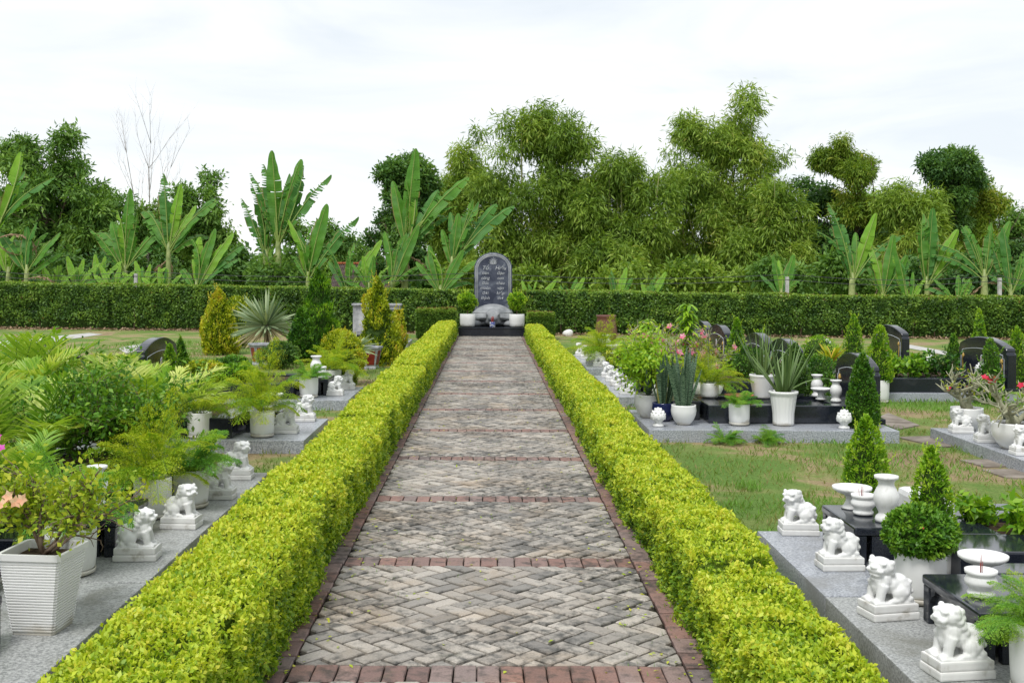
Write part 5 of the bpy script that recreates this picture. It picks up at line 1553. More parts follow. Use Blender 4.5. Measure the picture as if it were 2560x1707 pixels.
# ------------------------------------------------------------------ placing: by the stele
for (fx, lab) in ((1074, 'white pot with clipped green bush on the taller hedge side of the turtle'), (1187, 'white pot with clipped green bush on the lower hedge side of the turtle')):
    p = at(fx, 740, 30.95)
    t, z, r = potted('potted_bush', 'cyl', p.x, 30.98, 0.286, lab, 0.215, 0.36, sauc=False)
    shrub('', 'ball', 0, 0, 0, 0.50, 0.50, 'lime', '', 2400, 0.055, parent=t, z0=z + 0.12, rough=0.25, tone0=0.62, seed=int(fx), spiky=0.3)

# ------------------------------------------------------------------ placing: near right tomb
t, z, r = potted('potted_topiary', 'cyl', 2.13, 5.53, 0.148, 'white pot with dense dark green ball shrub', 0.122, 0.235)
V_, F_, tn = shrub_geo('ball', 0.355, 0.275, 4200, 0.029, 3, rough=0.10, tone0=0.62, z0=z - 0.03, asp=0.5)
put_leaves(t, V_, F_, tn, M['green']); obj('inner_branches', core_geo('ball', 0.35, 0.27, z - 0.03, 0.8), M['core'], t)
flowers(t, [(-0.05, -0.15, z + 0.17)], 'red_flower', 0.007, 'bud')
t, z, r = potted('potted_cone_shrub', 'cyl', 2.33, 5.90, 0.148, 'bright green cone shrub rising behind the dark ball shrub', 0.11, 0.20)
V_, F_, tn = shrub_geo('cone', 0.28, 0.55, 3200, 0.026, 6, rough=0.14, tone0=0.6, spiky=0.35, z0=z - 0.02, asp=0.42)
put_leaves(t, V_, F_, tn, M['lime']); obj('inner_branches', core_geo('cone', 0.25, 0.50, z, 0.65), M['core'], t)
t, z, r = potted('potted_cone_shrub', 'cyl', 2.56, 7.62, 0.0, 'bright green cone shrub rising behind the footed dish', 0.12, 0.26)
V_, F_, tn = shrub_geo('cone', 0.34, 0.58, 4200, 0.028, 14, rough=0.14, tone0=0.6, spiky=0.35, z0=z - 0.01, asp=0.42)
put_leaves(t, V_, F_, tn, M['lime']); obj('inner_branches', core_geo('cone', 0.33, 0.52, z, 0.65), M['core'], t)
# croton-like planting in the black bed
for i, (x, y, s_) in enumerate(((2.95, 6.15, 1.0), (3.15, 6.35, 1.1), (2.8, 6.45, 0.85), (3.35, 6.2, 1.1))):
    tt = thing('bed_plant', ['leafy plant at the near side of the glossy black bed', 'leafy plant in the middle of the glossy black bed', 'leafy plant behind the white trough in the glossy black bed', 'leafy plant at the frame edge in the glossy black bed'][i], 'plant', (x, y, 0.32))
    b, tips = twigs((0, 0, -0.01), 6, 0.16 * s_, 0.75, 20 + i, 1, 0.004, 0.9); b.obj('stems', M['stem_green'], tt)
    v, f, tn = leaf_bush_geo(tips, 0.022, 320, 0.075 * s_, 0.5, i, 0, 0.42); put_leaves(tt, v, f, tn, M['lime'])
t, z, r = potted('potted_fern', 'cyl', 2.13, 4.30, 0.148, 'white pot with feathery fern cut by the frame beside the nearest altar', 0.12, 0.26)
fern_in(t, z, 0, 0.55, 'fern_green', 1.2); fern_in(t, z, 3, 0.5, 'fern', 0.2)

# ------------------------------------------------------------------ placing: snake plant tomb
def snake(t, z, n, h, seed, yellow=0.0):
    rs = np.random.default_rng(seed)
    a = rs.random(n) * 2 * PI; q = rs.uniform(0.15, 1, n)
    P = np.stack([np.cos(a) * 0.07 * q, np.sin(a) * 0.07 * q, np.full(n, z - 0.02)], 1)
    D = np.stack([np.cos(a) * 0.34 * q, np.sin(a) * 0.34 * q, np.ones(n)], 1) + rs.normal(0, 0.05, (n, 3))
    S = np.stack([-np.sin(a + 0.6), np.cos(a + 0.6), np.zeros(n)], 1)
    for i in range(n):
        v, f = ribbons(P[i:i + 1], D[i:i + 1], S[i:i + 1], h * rs.uniform(0.6, 1.05), rs.uniform(0.045, 0.06), 0.0, 8, 0.45,
                       lambda u: 0.7 + 0.3 * math.sin(PI * min(u * 1.2, 1)) if u < 0.72 else max(0.02, 1.0 * (1 - ((u - 0.72) / 0.28) ** 1.6) * 0.82))
        c = np.zeros(len(v)); 
        if rs.random() < yellow: c[:] = 1.0
        obj('leaf', fmesh(v, f, c, True), M['snake'], t)
t, z, r = potted('potted_snake_plant', 'bowl', 1.93, 12.42, 0.13, 'dark blue glazed pot of snake plants', 0.133, 0.205, 'blue_pot', False); snake(t, z, 18, 0.62, 3, 0.15)
t, z, r = potted('potted_snake_plant', 'bowl', 2.10, 12.13, 0.13, 'white round pot of tall banded snake plants beside the blue pot', 0.137, 0.215, 'white_pot', False); snake(t, z, 20, 0.66, 4)
t, z, r = potted('potted_bush', 'bowl', 1.80, 12.72, 0.13, 'white round pot with bushy lime green plant behind the blue pot', 0.16, 0.265, 'white_pot', False)
b, tips = twigs((0, 0, z), 8, 0.44, 0.55, 31, 2, 0.006, 0.9); b.obj('stems', M['twig'], t)
v, f, tn = leaf_bush_geo([p for p in tips if p[2] > z + 0.12], 0.055, 3400, 0.065, 0.72, 3, 0.3, 0.38); put_leaves(t, v, f, tn, M['lime'])
n = 3; v, f = ribbons(np.array([[-0.03, 0, z]] * n), np.array([[-0.8, -0.2, 0.75], [-0.35, -0.2, 0.9], [0.2, -0.3, 0.9]]), np.array([[0, 1.0, 0]] * n), np.array([0.52, 0.4, 0.36]), 0.05, 0.0, 8, 0.4)
obj('snake_leaf', fmesh(v, f, np.zeros(len(v)), True), M['snake'], t)
def aloe(t, z, n, h, seed):
    rs = np.random.default_rng(seed)
    for i in range(n):
        a = rs.random() * 2 * PI; q = rs.uniform(0.05, 1)
        D = np.array([[math.cos(a) * 0.75 * q, math.sin(a) * 0.75 * q, 1.0]])
        P = np.array([[math.cos(a) * 0.05, math.sin(a) * 0.05, z - 0.02]])
        S = np.array([[-math.sin(a), math.cos(a), 0.0]])
        L = h * rs.uniform(0.65, 1.05)
        v, f = ribbons(P, D, S, L, 0.042, rs.uniform(0.0, 0.16) * q, 8, 0.8, lambda u: max(0.03, (1 - u) ** 0.75))
        obj('leaf', fmesh(v, f, np.full(len(v), 0.5 + rs.normal(0, .25)), True), M['aloe'], t)
t, z, r = potted('potted_aloe', 'flute', 3.18, 12.13, 0.13, 'tall fluted white pot with long aloe leaves', 0.158, 0.37, sauc=False); aloe(t, z, 24, 0.74, 1)
v, f = ribbons(np.array([[0.02, -0.02, z]]), np.array([[0.9, -0.1, 0.75]]), np.array([[0, 1.0, 0]]), 0.75, 0.035, 0.45, 10, 0.7, lambda u: max(0.05, (1 - u) ** 0.6))
o = obj('leaf', fmesh(v, f, np.full(len(v), 0.6), True), M['aloe'], t); t.rotation_euler = (0, 0, 0)
t, z, r = potted('potted_aloe', 'textured', 3.16, 13.0, 0.331, 'textured white pot with aloe behind the fluted pot', 0.148, 0.27, sauc=False); aloe(t, z, 20, 0.66, 2)
t, z, r = potted('potted_fern', 'cyl', 2.70, 12.12, 0.13, 'white pot with small dark fern at the front of the snake plant tomb', 0.112, 0.215); fern_in(t, z, 2, 0.62, 'fern_green')
t, z, r = potted('potted_fern', 'cyl', 2.55, 13.0, 0.331, 'white pot with bright yellow green fern behind the black altar block', 0.105, 0.17, sauc=False); fern_in(t, z, 0, 0.85, 'fern')
for i, (fx, fy, Y, lab) in enumerate(((1667, 985, 11.66, 'feathery fern seedling growing at the slab edge below the small fern pot'), (1760, 965, 11.64, 'feathery fern seedling hanging over the slab edge by the fluted pot'))):
    p = at(fx, fy, Y); tt = thing('wild_fern', lab, 'fern', (p.x, Y - 0.03, 0.0)); fern_in(tt, 0.0, 2, 0.55, 'fern_green')
shrub('cone_shrub', 'cone', 3.98, 11.97, 0.13, 0.38, 0.80, 'green', 'dark green cone shrub hiding the face of the black headstone', 6000, 0.03, 'shrub', 21, 0.07, 0.45, 0.12, 0.5)
shrub('cone_shrub', 'cone', 3.62, 13.32, 0.33, 0.42, 0.62, 'deep', 'dark cone shrub behind the footed dish of the snake plant tomb', 4000, 0.03, 'shrub', 22, 0.1, 0.6, 0.12, 0.5)

# desert roses ------------------------------------------------------------------
def adenium(t, z, h, seed, mat_f, nfl, mat_l='lime', nl=60, spread=0.7, r0=0.035, fs=0.04):
    b, tips = twigs((0, 0, z - 0.02), 4, h, spread, seed, 2, r0, 0.7)
    b.sphere((0, 0, z + 0.03), (0.065, 0.06, 0.07))
    b.obj('trunk', M['adenium'], t)
    hi = sorted(tips, key=lambda p: -p[2])
    v, f, tn = leaf_bush_geo(hi[:max(6, len(hi) * 2 // 3)], 0.02, nl, 0.06, 0.5, seed, 0, 0.4); put_leaves(t, v, f, tn, M[mat_l])
    rs = random.Random(seed); flowers(t, rs.sample(hi[:max(nfl, len(hi) * 2 // 3)], nfl), mat_f, fs)
t, z, r = potted('potted_desert_rose', 'bowl', 5.06, 11.88, 0.12, 'desert rose with few orange leaves in a white bowl behind the corner lion', 0.17, 0.24, sauc=False); adenium(t, z, 0.36, 3, 'red_flower', 3, 'golden', 70, 0.8, 0.03)
t, z, r = potted('potted_desert_rose', 'bowl', 4.96, 10.62, 0.12, 'desert rose with crimson flowers in a patterned white bowl', 0.19, 0.25, sauc=False); adenium(t, z, 0.42, 7, 'red_flower', 7, 'lime', 110, 0.7, 0.032)
p = at(1580, 850, 14.3)
t, z, r = potted('potted_desert_rose', 'bowl', 2.35, 14.95, 0.13, 'large desert rose with pink flowers behind the snake plants', 0.17, 0.2, sauc=False); adenium(t, z, 0.55, 11, 'pink_flower', 14, 'bougain', 240, 0.8, 0.022, 0.065)
t, z, r = potted('potted_desert_rose', 'bowl', 2.85, 14.98, 0.13, 'twiggy desert rose with deep pink flowers near the aloe', 0.16, 0.2, sauc=False); adenium(t, z, 0.5, 13, 'pink_flower', 9, 'bougain', 260, 0.8, 0.02, 0.06)
t, z, r = potted('potted_desert_rose', 'bowl', 2.45, 15.9, 0.13, 'rusty leaved desert rose at the back of the five lion tomb', 0.17, 0.2, sauc=False); adenium(t, z, 0.62, 17, 'peach_flower', 10, 'golden', 300, 0.8, 0.026, 0.04)
for (fx, fy, Y, lab, mf) in ((1570, 778, 14.7, 'pink flowering desert rose twigs above the tall snake plants', 'pink_flower'), (1530, 800, 14.4, 'desert rose in bloom between bushy pot and snake plants', 'pink_flower'), (1650, 790, 14.6, 'desert rose with rose red blooms left of the aloes', 'pink_flower')):
    q_ = at(fx, fy, Y); t, z, r = potted('potted_desert_rose', 'bowl', q_.x, Y + 0.35, 0.13, lab, 0.14, 0.2, sauc=False); adenium(t, z, 0.46, int(fx), mf, 14, 'bougain', 160, 0.55, 0.018, 0.052)
# terracotta tray
o = MB().lathe([(0.10, 0), (0.15, 0.03), (0.17, 0.05), (0.16, 0.052), (0.13, 0.03), (0.02, 0.025)], 24).obj('terracotta_tray', M['terracotta'], None, loc=(2.86, 12.85, 0.331)); tag(o, 'shallow terracotta tray on the black slab between the fern and the aloe', 'tray')
# tall stems
for (fx, Y, lab, sd) in ((1488, 15.4, 'tall leafy plant with drooping leaves above the bushy pot', 1), (1580, 15.0, 'tall leafy plant with drooping leaves above the pink desert rose', 2)):
    p = at(fx, 705, Y); tt = thing('tall_plant', lab, 'plant', (p.x, Y, 0.33 if sd == 2 else 0.131))
    hz = p.z - 0.3
    pts = [(0, 0, -0.02), (0.03, 0.0, hz * 0.5), (-0.02, 0.02, hz)]
    MB().tube(pts, [0.012, 0.009, 0.005], 6).obj('stem', M['stem_green'], tt)
    n = 150; zz = hz * (0.35 + 0.65 * rng.random(n)); a = rng.random(n) * 2 * PI
    D = np.stack([np.cos(a), np.sin(a), np.full(n, 0.45)], 1)
    v, f = ribbons(np.stack([rng.normal(0, .02, n), rng.normal(0, .02, n), zz], 1), D, np.stack([-np.sin(a), np.cos(a), 0 * a], 1), rng.uniform(0.12, 0.22, n), 0.042, 0.75, 4, 0.3)
    put_leaves(tt, v, f, np.repeat(0.62 + rng.normal(0, .15, n), 15), M['lime'])
# shrubs of the farther tombs
def rs_(fx, fyb, Y, w, h, mat, lab, kind='cone', z=0.131, n=2600, size=0.035, **k):
    p = at(fx, fyb, Y); return shrub('cone_shrub' if kind == 'cone' else 'shrub', kind, p.x, Y, z, w, h, mat, lab, n, size, 'shrub', seed=int(fx), **k)
rs_(1692, 800, 17.2, 0.40, 0.95, 'lime', 'lime cone shrub beside the paired black headstones', tone0=0.5, rough=0.25, spiky=0.4)
rs_(1745, 820, 17.5, 0.34, 0.80, 'lime', 'small lime shrub before a headstone edge, left of the aloe', tone0=0.5, rough=0.25, spiky=0.4)
rs_(1722, 800, 16.0, 0.50, 0.62, 'green', 'loose green shrub between aloe and paired headstones', kind='ball', rough=0.3, tone0=0.5)
rs_(1885, 860, 14.9, 0.46, 0.55, 'green', 'leafy green shrub behind the second aloe pot', kind='ball', rough=0.3, tone0=0.4)
rs_(1960, 790, 19.9, 0.42, 0.95, 'lime', 'lime cone shrub standing free before the dark hedge', tone0=0.55, rough=0.2, spiky=0.4)
rs_(1880, 800, 19.0, 0.7, 0.62, 'lime', 'wide lime shrub near the yellow striped ti plant', kind='ball', rough=0.3, tone0=0.6)
p = at(2022, 880, 15.45)
t, z, r = potted('potted_cone_shrub', 'cyl', p.x, 15.5, 0.0, 'tall lime cone shrub in a white pot beside the dark cone shrub', 0.135, 0.30)
V_, F_, tn = shrub_geo('cone', 0.40, 0.82, 3600, 0.035, 9, rough=0.2, tone0=0.55, spiky=0.4, z0=z - 0.02, asp=0.42); put_leaves(t, V_, F_, tn, M['lime']); obj('inner_branches', core_geo('cone', 0.4, 0.75, z, 0.6), M['core'], t)
for i in range(7):
    x = 5.55 + 0.17 * i; tt = thing('croton', ['first croton from the potted cone shrub in the long black bed', 'second croton in the long black bed', 'third croton in the long black bed', 'middle croton of the long black bed', 'croton right of the middle of the long black bed', 'last but one croton toward the lotus finials', 'tallest croton, beside the lotus finials'][i], 'plant', (x, 16.2 + random.uniform(-.2, .2), 0.29), group='crotons in the long black bed')
    b, tips = twigs((0, 0, -0.01), 5, 0.15 + 0.025 * i, 0.6, 60 + i, 1, 0.005, 0.9); b.obj('stems', M['twig'], tt)
    v, f, tn = leaf_bush_geo(tips, 0.04, 300, 0.08, 0.5 - 0.04 * i, i, 0, 0.5); put_leaves(tt, v, f, tn, M['lime' if i < 5 else 'green'])
rs_(2190, 830, 18.3, 0.34, 0.85, 'green', 'slim green cone shrub before the far lawn, next to a lotus finial', tone0=0.55, rough=0.2, spiky=0.3, z=0.0)
rs_(2275, 860, 15.4, 0.44, 0.86, 'green', 'green cone shrub covering the right part of the lotus headstone', tone0=0.5, rough=0.2, spiky=0.3, z=0.0)
rs_(2335, 830, 17.0, 0.40, 1.0, 'lime', 'lime cone shrub cut by the frame behind the lotus headstone', tone0=0.5, rough=0.25, spiky=0.4, z=0.0)
rs_(2249, 800, 19.0, 0.36, 1.18, 'lime', 'shrub tip showing above the lotus headstone', tone0=0.55, rough=0.15, z=0.0)
# ti plant
p = at(1945, 860, 17.5); tt = thing('ti_plant', 'striped ti plant with yellow and red sword leaves', 'plant', (p.x, 18.3, 0.0))
n = 40; a = rng.random(n) * 2 * PI; D = np.stack([np.cos(a) * .6, np.sin(a) * .6, rng.uniform(.5, 1.4, n)], 1)
v, f = ribbons(np.tile([0, 0, 0.32], (n, 1)), D, np.stack([-np.sin(a), np.cos(a), 0 * a], 1), rng.uniform(.3, .5, n), 0.05, 0.2, 5, 0.3); put_leaves(tt, v, f, np.repeat(rng.uniform(.3, 1.0, n), 18), M['golden'], 'sword_leaves')
MB().tube([(0, 0, -.02), (0, 0, .34)], .02, 6).obj('trunk', M['twig'], tt)
palm('yellow palm fronds cut by the frame at the desert rose platform', 5.75, 11.4, 0.30, 0, 0.75, 0.8)
# far fern, jar and rock beyond the lion rows
p = at(1375, 800, 20.5); t, z, r = potted('potted_fern', 'cyl', 2.0, 19.55 + 0.55, 0.13, 'far white pot with pale fern above the row of four lions', 0.12, 0.22, sauc=False); fern_in(t, z, 0, 1.25, 'fern')
shrub('shrub', 'ball', 2.35, 18.4, 0.0, 0.85, 0.62, 'bougain', 'loose yellow green shrub between the two double tombs', 2600, 0.05, seed=71, rough=0.35, tone0=0.5)
jp = at(1392, 735, 26.0)
j = thing('brown_jar', 'big reddish brown glazed jar near the dark hedge', 'jar', (jp.x, 26.0, 0.0))
MB().lathe([(0.14, -0.01), (0.17, 0.05), (0.24, 0.25), (0.26, 0.45), (0.22, 0.68), (0.215, 0.76), (0.24, 0.80), (0.225, 0.81), (0.20, 0.76), (0.02, 0.74)], 28).obj('jar', M['brown_pot'], j)
rk = MB().sphere((0, 0, 0.07), (0.13, 0.10, 0.12), 14, 10)
rk.V = [(v[0] * (1 + .25 * math.sin(5 * v[1] + 9 * v[2])), v[1], v[2] * (1 + .2 * math.sin(7 * v[0]))) for v in rk.V]
p = g(1304, 772); o = rk.obj('rock', M['marble_base'], None, loc=(p[0], p[1], 0.0)); tag(o, 'small white rock at the foot of the dark hedge', 'rock')

# ------------------------------------------------------------------ grass
def lawn(n, x0, x1, y0, y1, L, W, label, seed, pw=1.0):
    X = rng.uniform(x0, x1, n); Y = y0 * (y1 / y0) ** rng.random(n)
    ok = np.ones(n, bool)
    for (a, b_, c, d) in EX['slabs']: ok &= ~((X > a - 0.01) & (X < b_ + 0.01) & (Y > c - 0.01) & (Y < d + 0.01))
    P = np.stack([X, Y, np.zeros(n)], 1)
    nz_ = vnoise(P, 0.9, seed) * 0.6 + vnoise(P, 2.7, seed + 1) * 0.4
    ok &= rng.random(n) < np.clip((nz_ - 0.26) * 3.6, 0.15, 1)
    P = P[ok]; m = len(P); nz_ = nz_[ok]
    D = unit(rand_unit(m) * np.array([1, 1, 0.2]) * 0.8 + np.array([0, 0, 0.9]))
    k = 1 + np.clip(P[:, 1] - 7, 0, 30) * 0.05
    Ls = L * rng.uniform(0.4, 1.2, m) * (0.5 + nz_) * np.sqrt(k)
    Vv, Ff = kites(P, D, rand_unit(m), Ls, W * k)
    tone = np.clip(0.15 + (nz_ - 0.3) * 1.5 + rng.normal(0, 0.2, m), 0, 1)
    o = obj('grass', fmesh(Vv, Ff, np.repeat(tone, 4)), M['grass_blade']); tag(o, label, 'grass', kind='stuff')
lawn(66000, 1.4, 9.0, 5.5, 26, 0.062, 0.0085, 'patchy green and straw coloured grass of the lawn with the flagstones', 31)
lawn(28000, -9.0, -1.45, 8.8, 28, 0.06, 0.0085, 'patchy grass between the tombs on the palm side', 37)
# taller tufts by the slab corner
def tuft(fx, fy, n, h, lab, sp=0.12):
    x, y = g(fx, fy); a = rng.random(n) * 2 * PI; r_ = sp * np.sqrt(rng.random(n))
    P = np.stack([r_ * np.cos(a), r_ * np.sin(a), 0 * a], 1); D = unit(rand_unit(n) * np.array([.4, .4, 0]) + np.array([0, 0, 1]))
    v, f = ribbons(P, D, unit(rand_unit(n) * np.array([1, 1, 0])), rng.uniform(.4, 1, n) * h, 0.006, 0.25, 3, 0.2)
    t = thing('grass_tuft', lab, 'grass tuft', (x, y, 0)); put_leaves(t, v, f, np.repeat(rng.uniform(.5, 1, n), 12), M['grass_blade'], 'blades')
tuft(1722, 1125, 90, 0.16, 'tall grass tuft in the lawn just past the platform corner')
tuft(1690, 1165, 60, 0.12, 'grass tuft between lower hedge and platform corner')
tuft(1800, 1105, 60, 0.13, 'small grass tuft in the lawn behind the corner lion')
# ------------------------------------------------------------------ beyond the hedge: bananas
def banana_leaf_geo(L, W, arch, tear, seed, fold=0.58):
    """blade on a midrib growing along +z and arching towards +x; torn into strips"""
    rs = np.random.default_rng(seed); n = 34
    pts = []; d = np.array([0.0, 0, 1.0]); p = np.zeros(3); tang = []
    for i in range(n + 1):
        pts.append(p.copy()); tang.append(d.copy())
        t = i / n
        th = arch * (t ** 1.3)
        d = np.array([math.sin(th), 0, math.cos(th)]); p = p + d * L / n
    pts = np.array(pts); tang = np.array(tang)
    side = np.array([0, 1.0, 0])
    V_, F_, T_ = [], [], []
    pet = 0.14
    for sg in (-1, 1):
        grp_d, grp_s, i = 0.0, 0.0, int(n * pet)
        while i < n:
            k = max(1, int(rs.exponential(1.0 / max(tear, 0.02)))) if tear > 0 else n
            k = min(k, n - i)
            droop = rs.normal(-0.05, 0.24 if tear > 0.3 else 0.10); gap = 0.020 * L * (rs.random() if rs.random() < 0.5 + tear else 0) 
            shrink = rs.uniform(0.85, 1.05) if tear > 0.3 else rs.uniform(0.93, 1.03)
            rows = []
            for j in range(i, i + k + 1):
                t = (j / n - pet) / (1 - pet)
                w = W / 2 * max(0.03, math.sin(PI * min(0.97, 0.06 + 0.92 * t)) ** 0.55) * shrink
                if t > 0.97: w *= 0.5
                nn_ = np.cross(side, tang[j])           # upper side
                fa = fold + droop + 0.07 * math.sin(j * 1.25 + sg * 1.3 + seed) + 0.12 * math.sin(j * 0.41 + seed)
                o = side * sg * math.cos(fa) + nn_ * math.sin(fa) - tang[j] * (-0.10)
                c = pts[j].copy()
                if j == i and k < n: c = c + tang[j] * gap * 0.3
                e1 = c + o * w * 0.55
                fa2 = fa - 0.35
                o2 = side * sg * math.cos(fa2) + nn_ * math.sin(fa2) + tang[j] * 0.10
                e2 = e1 + o2 * w * 0.45
                if j == i: e1 = e1 + tang[j] * gap; e2 = e2 + tang[j] * gap * 2
                rows.append((c, e1, e2))
            b0 = len(V_)
            br_ = 0.62 if rs.random() < 0.18 + 0.5 * tear else 0.36
            for r_ in rows: V_ += list(r_); T_ += [0.3, 0.3, br_]
            for j in range(len(rows) - 1):
                a = b0 + j * 3
                F_ += [(a, a + 1, a + 4, a + 3), (a + 1, a + 2, a + 5, a + 4)]
            i += k
    # midrib
    b0 = len(V_)
    for j in range(0, n + 1, 2):
        r_ = 0.030 * (1 - 0.85 * j / n) * (L / 2.2)
        nn_ = np.cross(side, tang[j])
        for o in (side * r_, -nn_ * r_ * 1.3, -side * r_, nn_ * r_ * 0.4): V_.append(pts[j] + o); T_.append(1.0)
    m = n // 2
    for j in range(m):
        for q in range(4): F_.append((b0 + j * 4 + q, b0 + j * 4 + (q + 1) % 4, b0 + j * 4 + 4 + (q + 1) % 4, b0 + j * 4 + 4 + q))
    return fmesh(np.array(V_), np.array(F_), np.array(T_))
BL = {}
for k, (L, W, arch, tear) in enumerate(((2.2, 0.45, 0.45, 0.15), (2.2, 0.44, 0.70, 0.22), (2.2, 0.42, 1.1, 0.42), (2.2, 0.46, 1.6, 0.3), (2.2, 0.42, 0.5, 0.6), (2.2, 0.44, 0.22, 0.13), (2.2, 0.42, 2.0, 0.5), (2.2, 0.26, 2.6, 0.6))):
    BL[k] = {}
    base = banana_leaf_geo(L, W, arch, tear, k + 3)
    base.materials.append(M['banana'])
    for mname in ('banana', 'banana_young', 'banana_blue', 'banana_dead'): BL[k][mname] = base
def banana(fx, fy_top, Y, label, leaves, stem_h=0.45, r=0.11, lean=0.0, fy_base=None):
    """leaves: list of (kind, angle in the picture plane in degrees (0 up, + right), length as share of whole, turn about own axis, material)"""
    p = at(fx, fy_top, Y); x0 = p.x; H = p.z
    t = thing('banana_plant', label, 'banana plant', (x0, Y, 0.0))
    sh = H * stem_h
    b = MB(); b.tube([(0, 0, -0.05), (lean * 0.4, 0, sh * 0.5), (lean, 0, sh), (lean * 1.1, 0, sh + 0.35)], [r * 1.15, r, r * 0.75, r * 0.35], 10); b.obj('stem', M['banana_stem'], t)
    rb = random.Random(int(fx * 7 + fy_top))
    mx_ = max(l[2] for l in leaves)
    leaves = list(leaves) + [(rb.choice((1, 2, 4, 4, 3)), rb.gauss(4, 17), mx_ * rb.uniform(0.6, 0.95), rb.uniform(20, 160), rb.choice((B, B, BB, YG))) for _ in range(5)]
    leaves = [(a_, b_ * (0.72 if abs(b_) > 34 and e_ != DD else 1.0), c_, d_, e_) for (a_, b_, c_, d_, e_) in leaves]
    if H > 3.2: leaves.append((7, rb.choice((-1, 1)) * rb.uniform(110, 160), 0.3, rb.uniform(20, 160), DD))
    for (k, ang, ln, turn, mt) in leaves:
        me = BL[k][mt]
        o = obj('leaf', me, M[mt], t)
        s = ln * H / 2.2
        yaw = R(turn)
        # arch direction: towards the side it leans to, tilted out of the picture plane by turn
        m = Matrix.Rotation(R(ang), 4, 'Y') @ Matrix.Rotation(yaw if ang >= 0 else PI - yaw, 4, 'Z')
        o.matrix_local = Matrix.Translation((lean, random.uniform(-.04, .04), sh * random.uniform(0.92, 1.02) if mt != 'banana_dead' else sh * 0.9)) @ m @ Matrix.Diagonal((s, s * (0.9 if s > 1 else 1.0), s, 1))
    return t
B, YG, BB, DD = 'banana', 'banana_young', 'banana_blue', 'banana_dead'
Zb = 40.0
banana(-8, 318, 38, 'tall banana plant cut by the frame with torn upright leaf', [(4, -4, 0.5, 60, B), (1, 32, 0.42, 40, BB), (2, 14, 0.4, 80, B), (1, 40, 0.25, 90, B), (7, 60, 0.3, 30, DD)], 0.5)
banana(62, 495, 38, 'banana plant at the frame edge with a dry brown leaf', [(0, 40, 0.5, 50, B), (0, -3, 0.5, 80, BB), (1, -30, 0.55, 60, BB), (7, 70, 0.42, 40, DD), (7, -110, 0.35, 40, DD), (1, 62, 0.4, 70, B)], 0.45)
banana(20, 480, 39, 'banana leaf cluster leaning right at the frame edge', [(1, 24, 0.55, 50, B), (0, -20, 0.5, 80, YG), (2, 55, 0.45, 60, B)], 0.4)
banana(288, 425, 40, 'banana plant with one straight upright leaf next to the bare tree', [(5, 0, 0.62, 75, B), (4, -28, 0.45, 30, B), (1, 30, 0.55, 60, B), (1, -14, 0.42, 70, B), (2, 52, 0.42, 60, BB), (2, -55, 0.32, 60, BB), (7, 120, 0.25, 30, DD)], 0.36)
banana(388, 390, 40, 'tall banana plant with a fringed leaf and dark stem', [(4, -3, 0.55, 70, BB), (5, 7, 0.48, 80, YG), (1, 36, 0.5, 60, BB), (0, 22, 0.36, 60, YG), (2, -40, 0.36, 60, B), (3, 62, 0.36, 70, B), (7, 150, 0.22, 30, DD)], 0.46)
banana(452, 492, 39.5, 'banana plant with broad leaves fanning right beside the tall fringed one', [(0, 10, 0.62, 70, B), (0, 24, 0.65, 60, YG), (1, 45, 0.62, 50, BB), (1, 55, 0.5, 40, BB), (3, -40, 0.4, 70, B), (1, 32, 0.5, 90, B), (7, 95, 0.3, 40, DD)], 0.3)
for i, (fx, fy, Y) in enumerate(((125, 588, 38.5), (175, 575, 39), (225, 570, 39.5), (262, 590, 38.5), (330, 585, 38.7), (372, 600, 38.4))):
    banana(fx, fy, Y, ['lowest young banana plant left of the row behind the hedge', 'young banana plant with pale leaves, second of the low row', 'young banana plant, third of the low row', 'young banana plant below the straight upright leaf', 'young banana plant between the two tall ones', 'young banana plant at the foot of the fringed one'][i],
           [(0, -25 + 10 * (i % 3), 0.5, 70, YG), (1, 40, 0.5, 60, YG), (1, -55, 0.5, 60, YG), (3, 60, 0.5, 50, B), (0, 8, 0.45, 85, YG), (3, -70, 0.45, 60, B)], 0.45, 0.08)
banana(640, 330, 40, 'big banana plant with upright torn leaves against the sky', [(5, -3, 0.55, 70, B), (0, 9, 0.52, 70, B), (4, -12, 0.47, 40, BB), (4, 26, 0.52, 50, BB), (4, -6, 0.5, 60, BB), (1, 16, 0.44, 90, B), (2, -15, 0.3, 60, B), (7, 165, 0.25, 30, DD)], 0.43, 0.13)
banana(612, 380, 40.4, 'banana plant with ragged fringed leaves at the left of the big one', [(4, -2, 0.5, 30, BB), (4, 6, 0.5, 50, BB), (2, -12, 0.35, 60, B), (4, -4, 0.45, 80, B), (7, 170, 0.3, 50, DD)], 0.4, 0.14)
banana(708, 455, 39.6, 'middle sized banana plant with two leaves leaning right', [(0, 10, 0.66, 80, B), (4, 30, 0.68, 60, BB), (1, -8, 0.45, 70, BB), (2, -22, 0.3, 60, B), (7, 160, 0.25, 50, DD)], 0.33, 0.1)
banana(805, 528, 38.8, 'young banana plant with a single leaf leaning right by the roof', [(0, 24, 0.72, 60, YG), (1, 30, 0.55, 90, B)], 0.3, 0.08, -0.1)
banana(848, 570, 38.6, 'short banana plant with spreading leaves before the roof', [(5, 6, 0.52, 85, B), (5, -10, 0.5, 85, YG), (1, -70, 0.4, 50, B), (1, 65, 0.4, 50, B), (3, 30, 0.45, 60, B)], 0.42, 0.08)
banana(930, 325, 39.5, 'tallest banana plant, its upright leaf before the dark round tree', [(5, 4, 0.56, 80, B), (1, 30, 0.56, 55, B), (0, -8, 0.4, 70, B), (1, 36, 0.42, 90, BB), (2, 48, 0.36, 60, BB), (7, 160, 0.28, 30, DD)], 0.42, 0.12, 0.05)
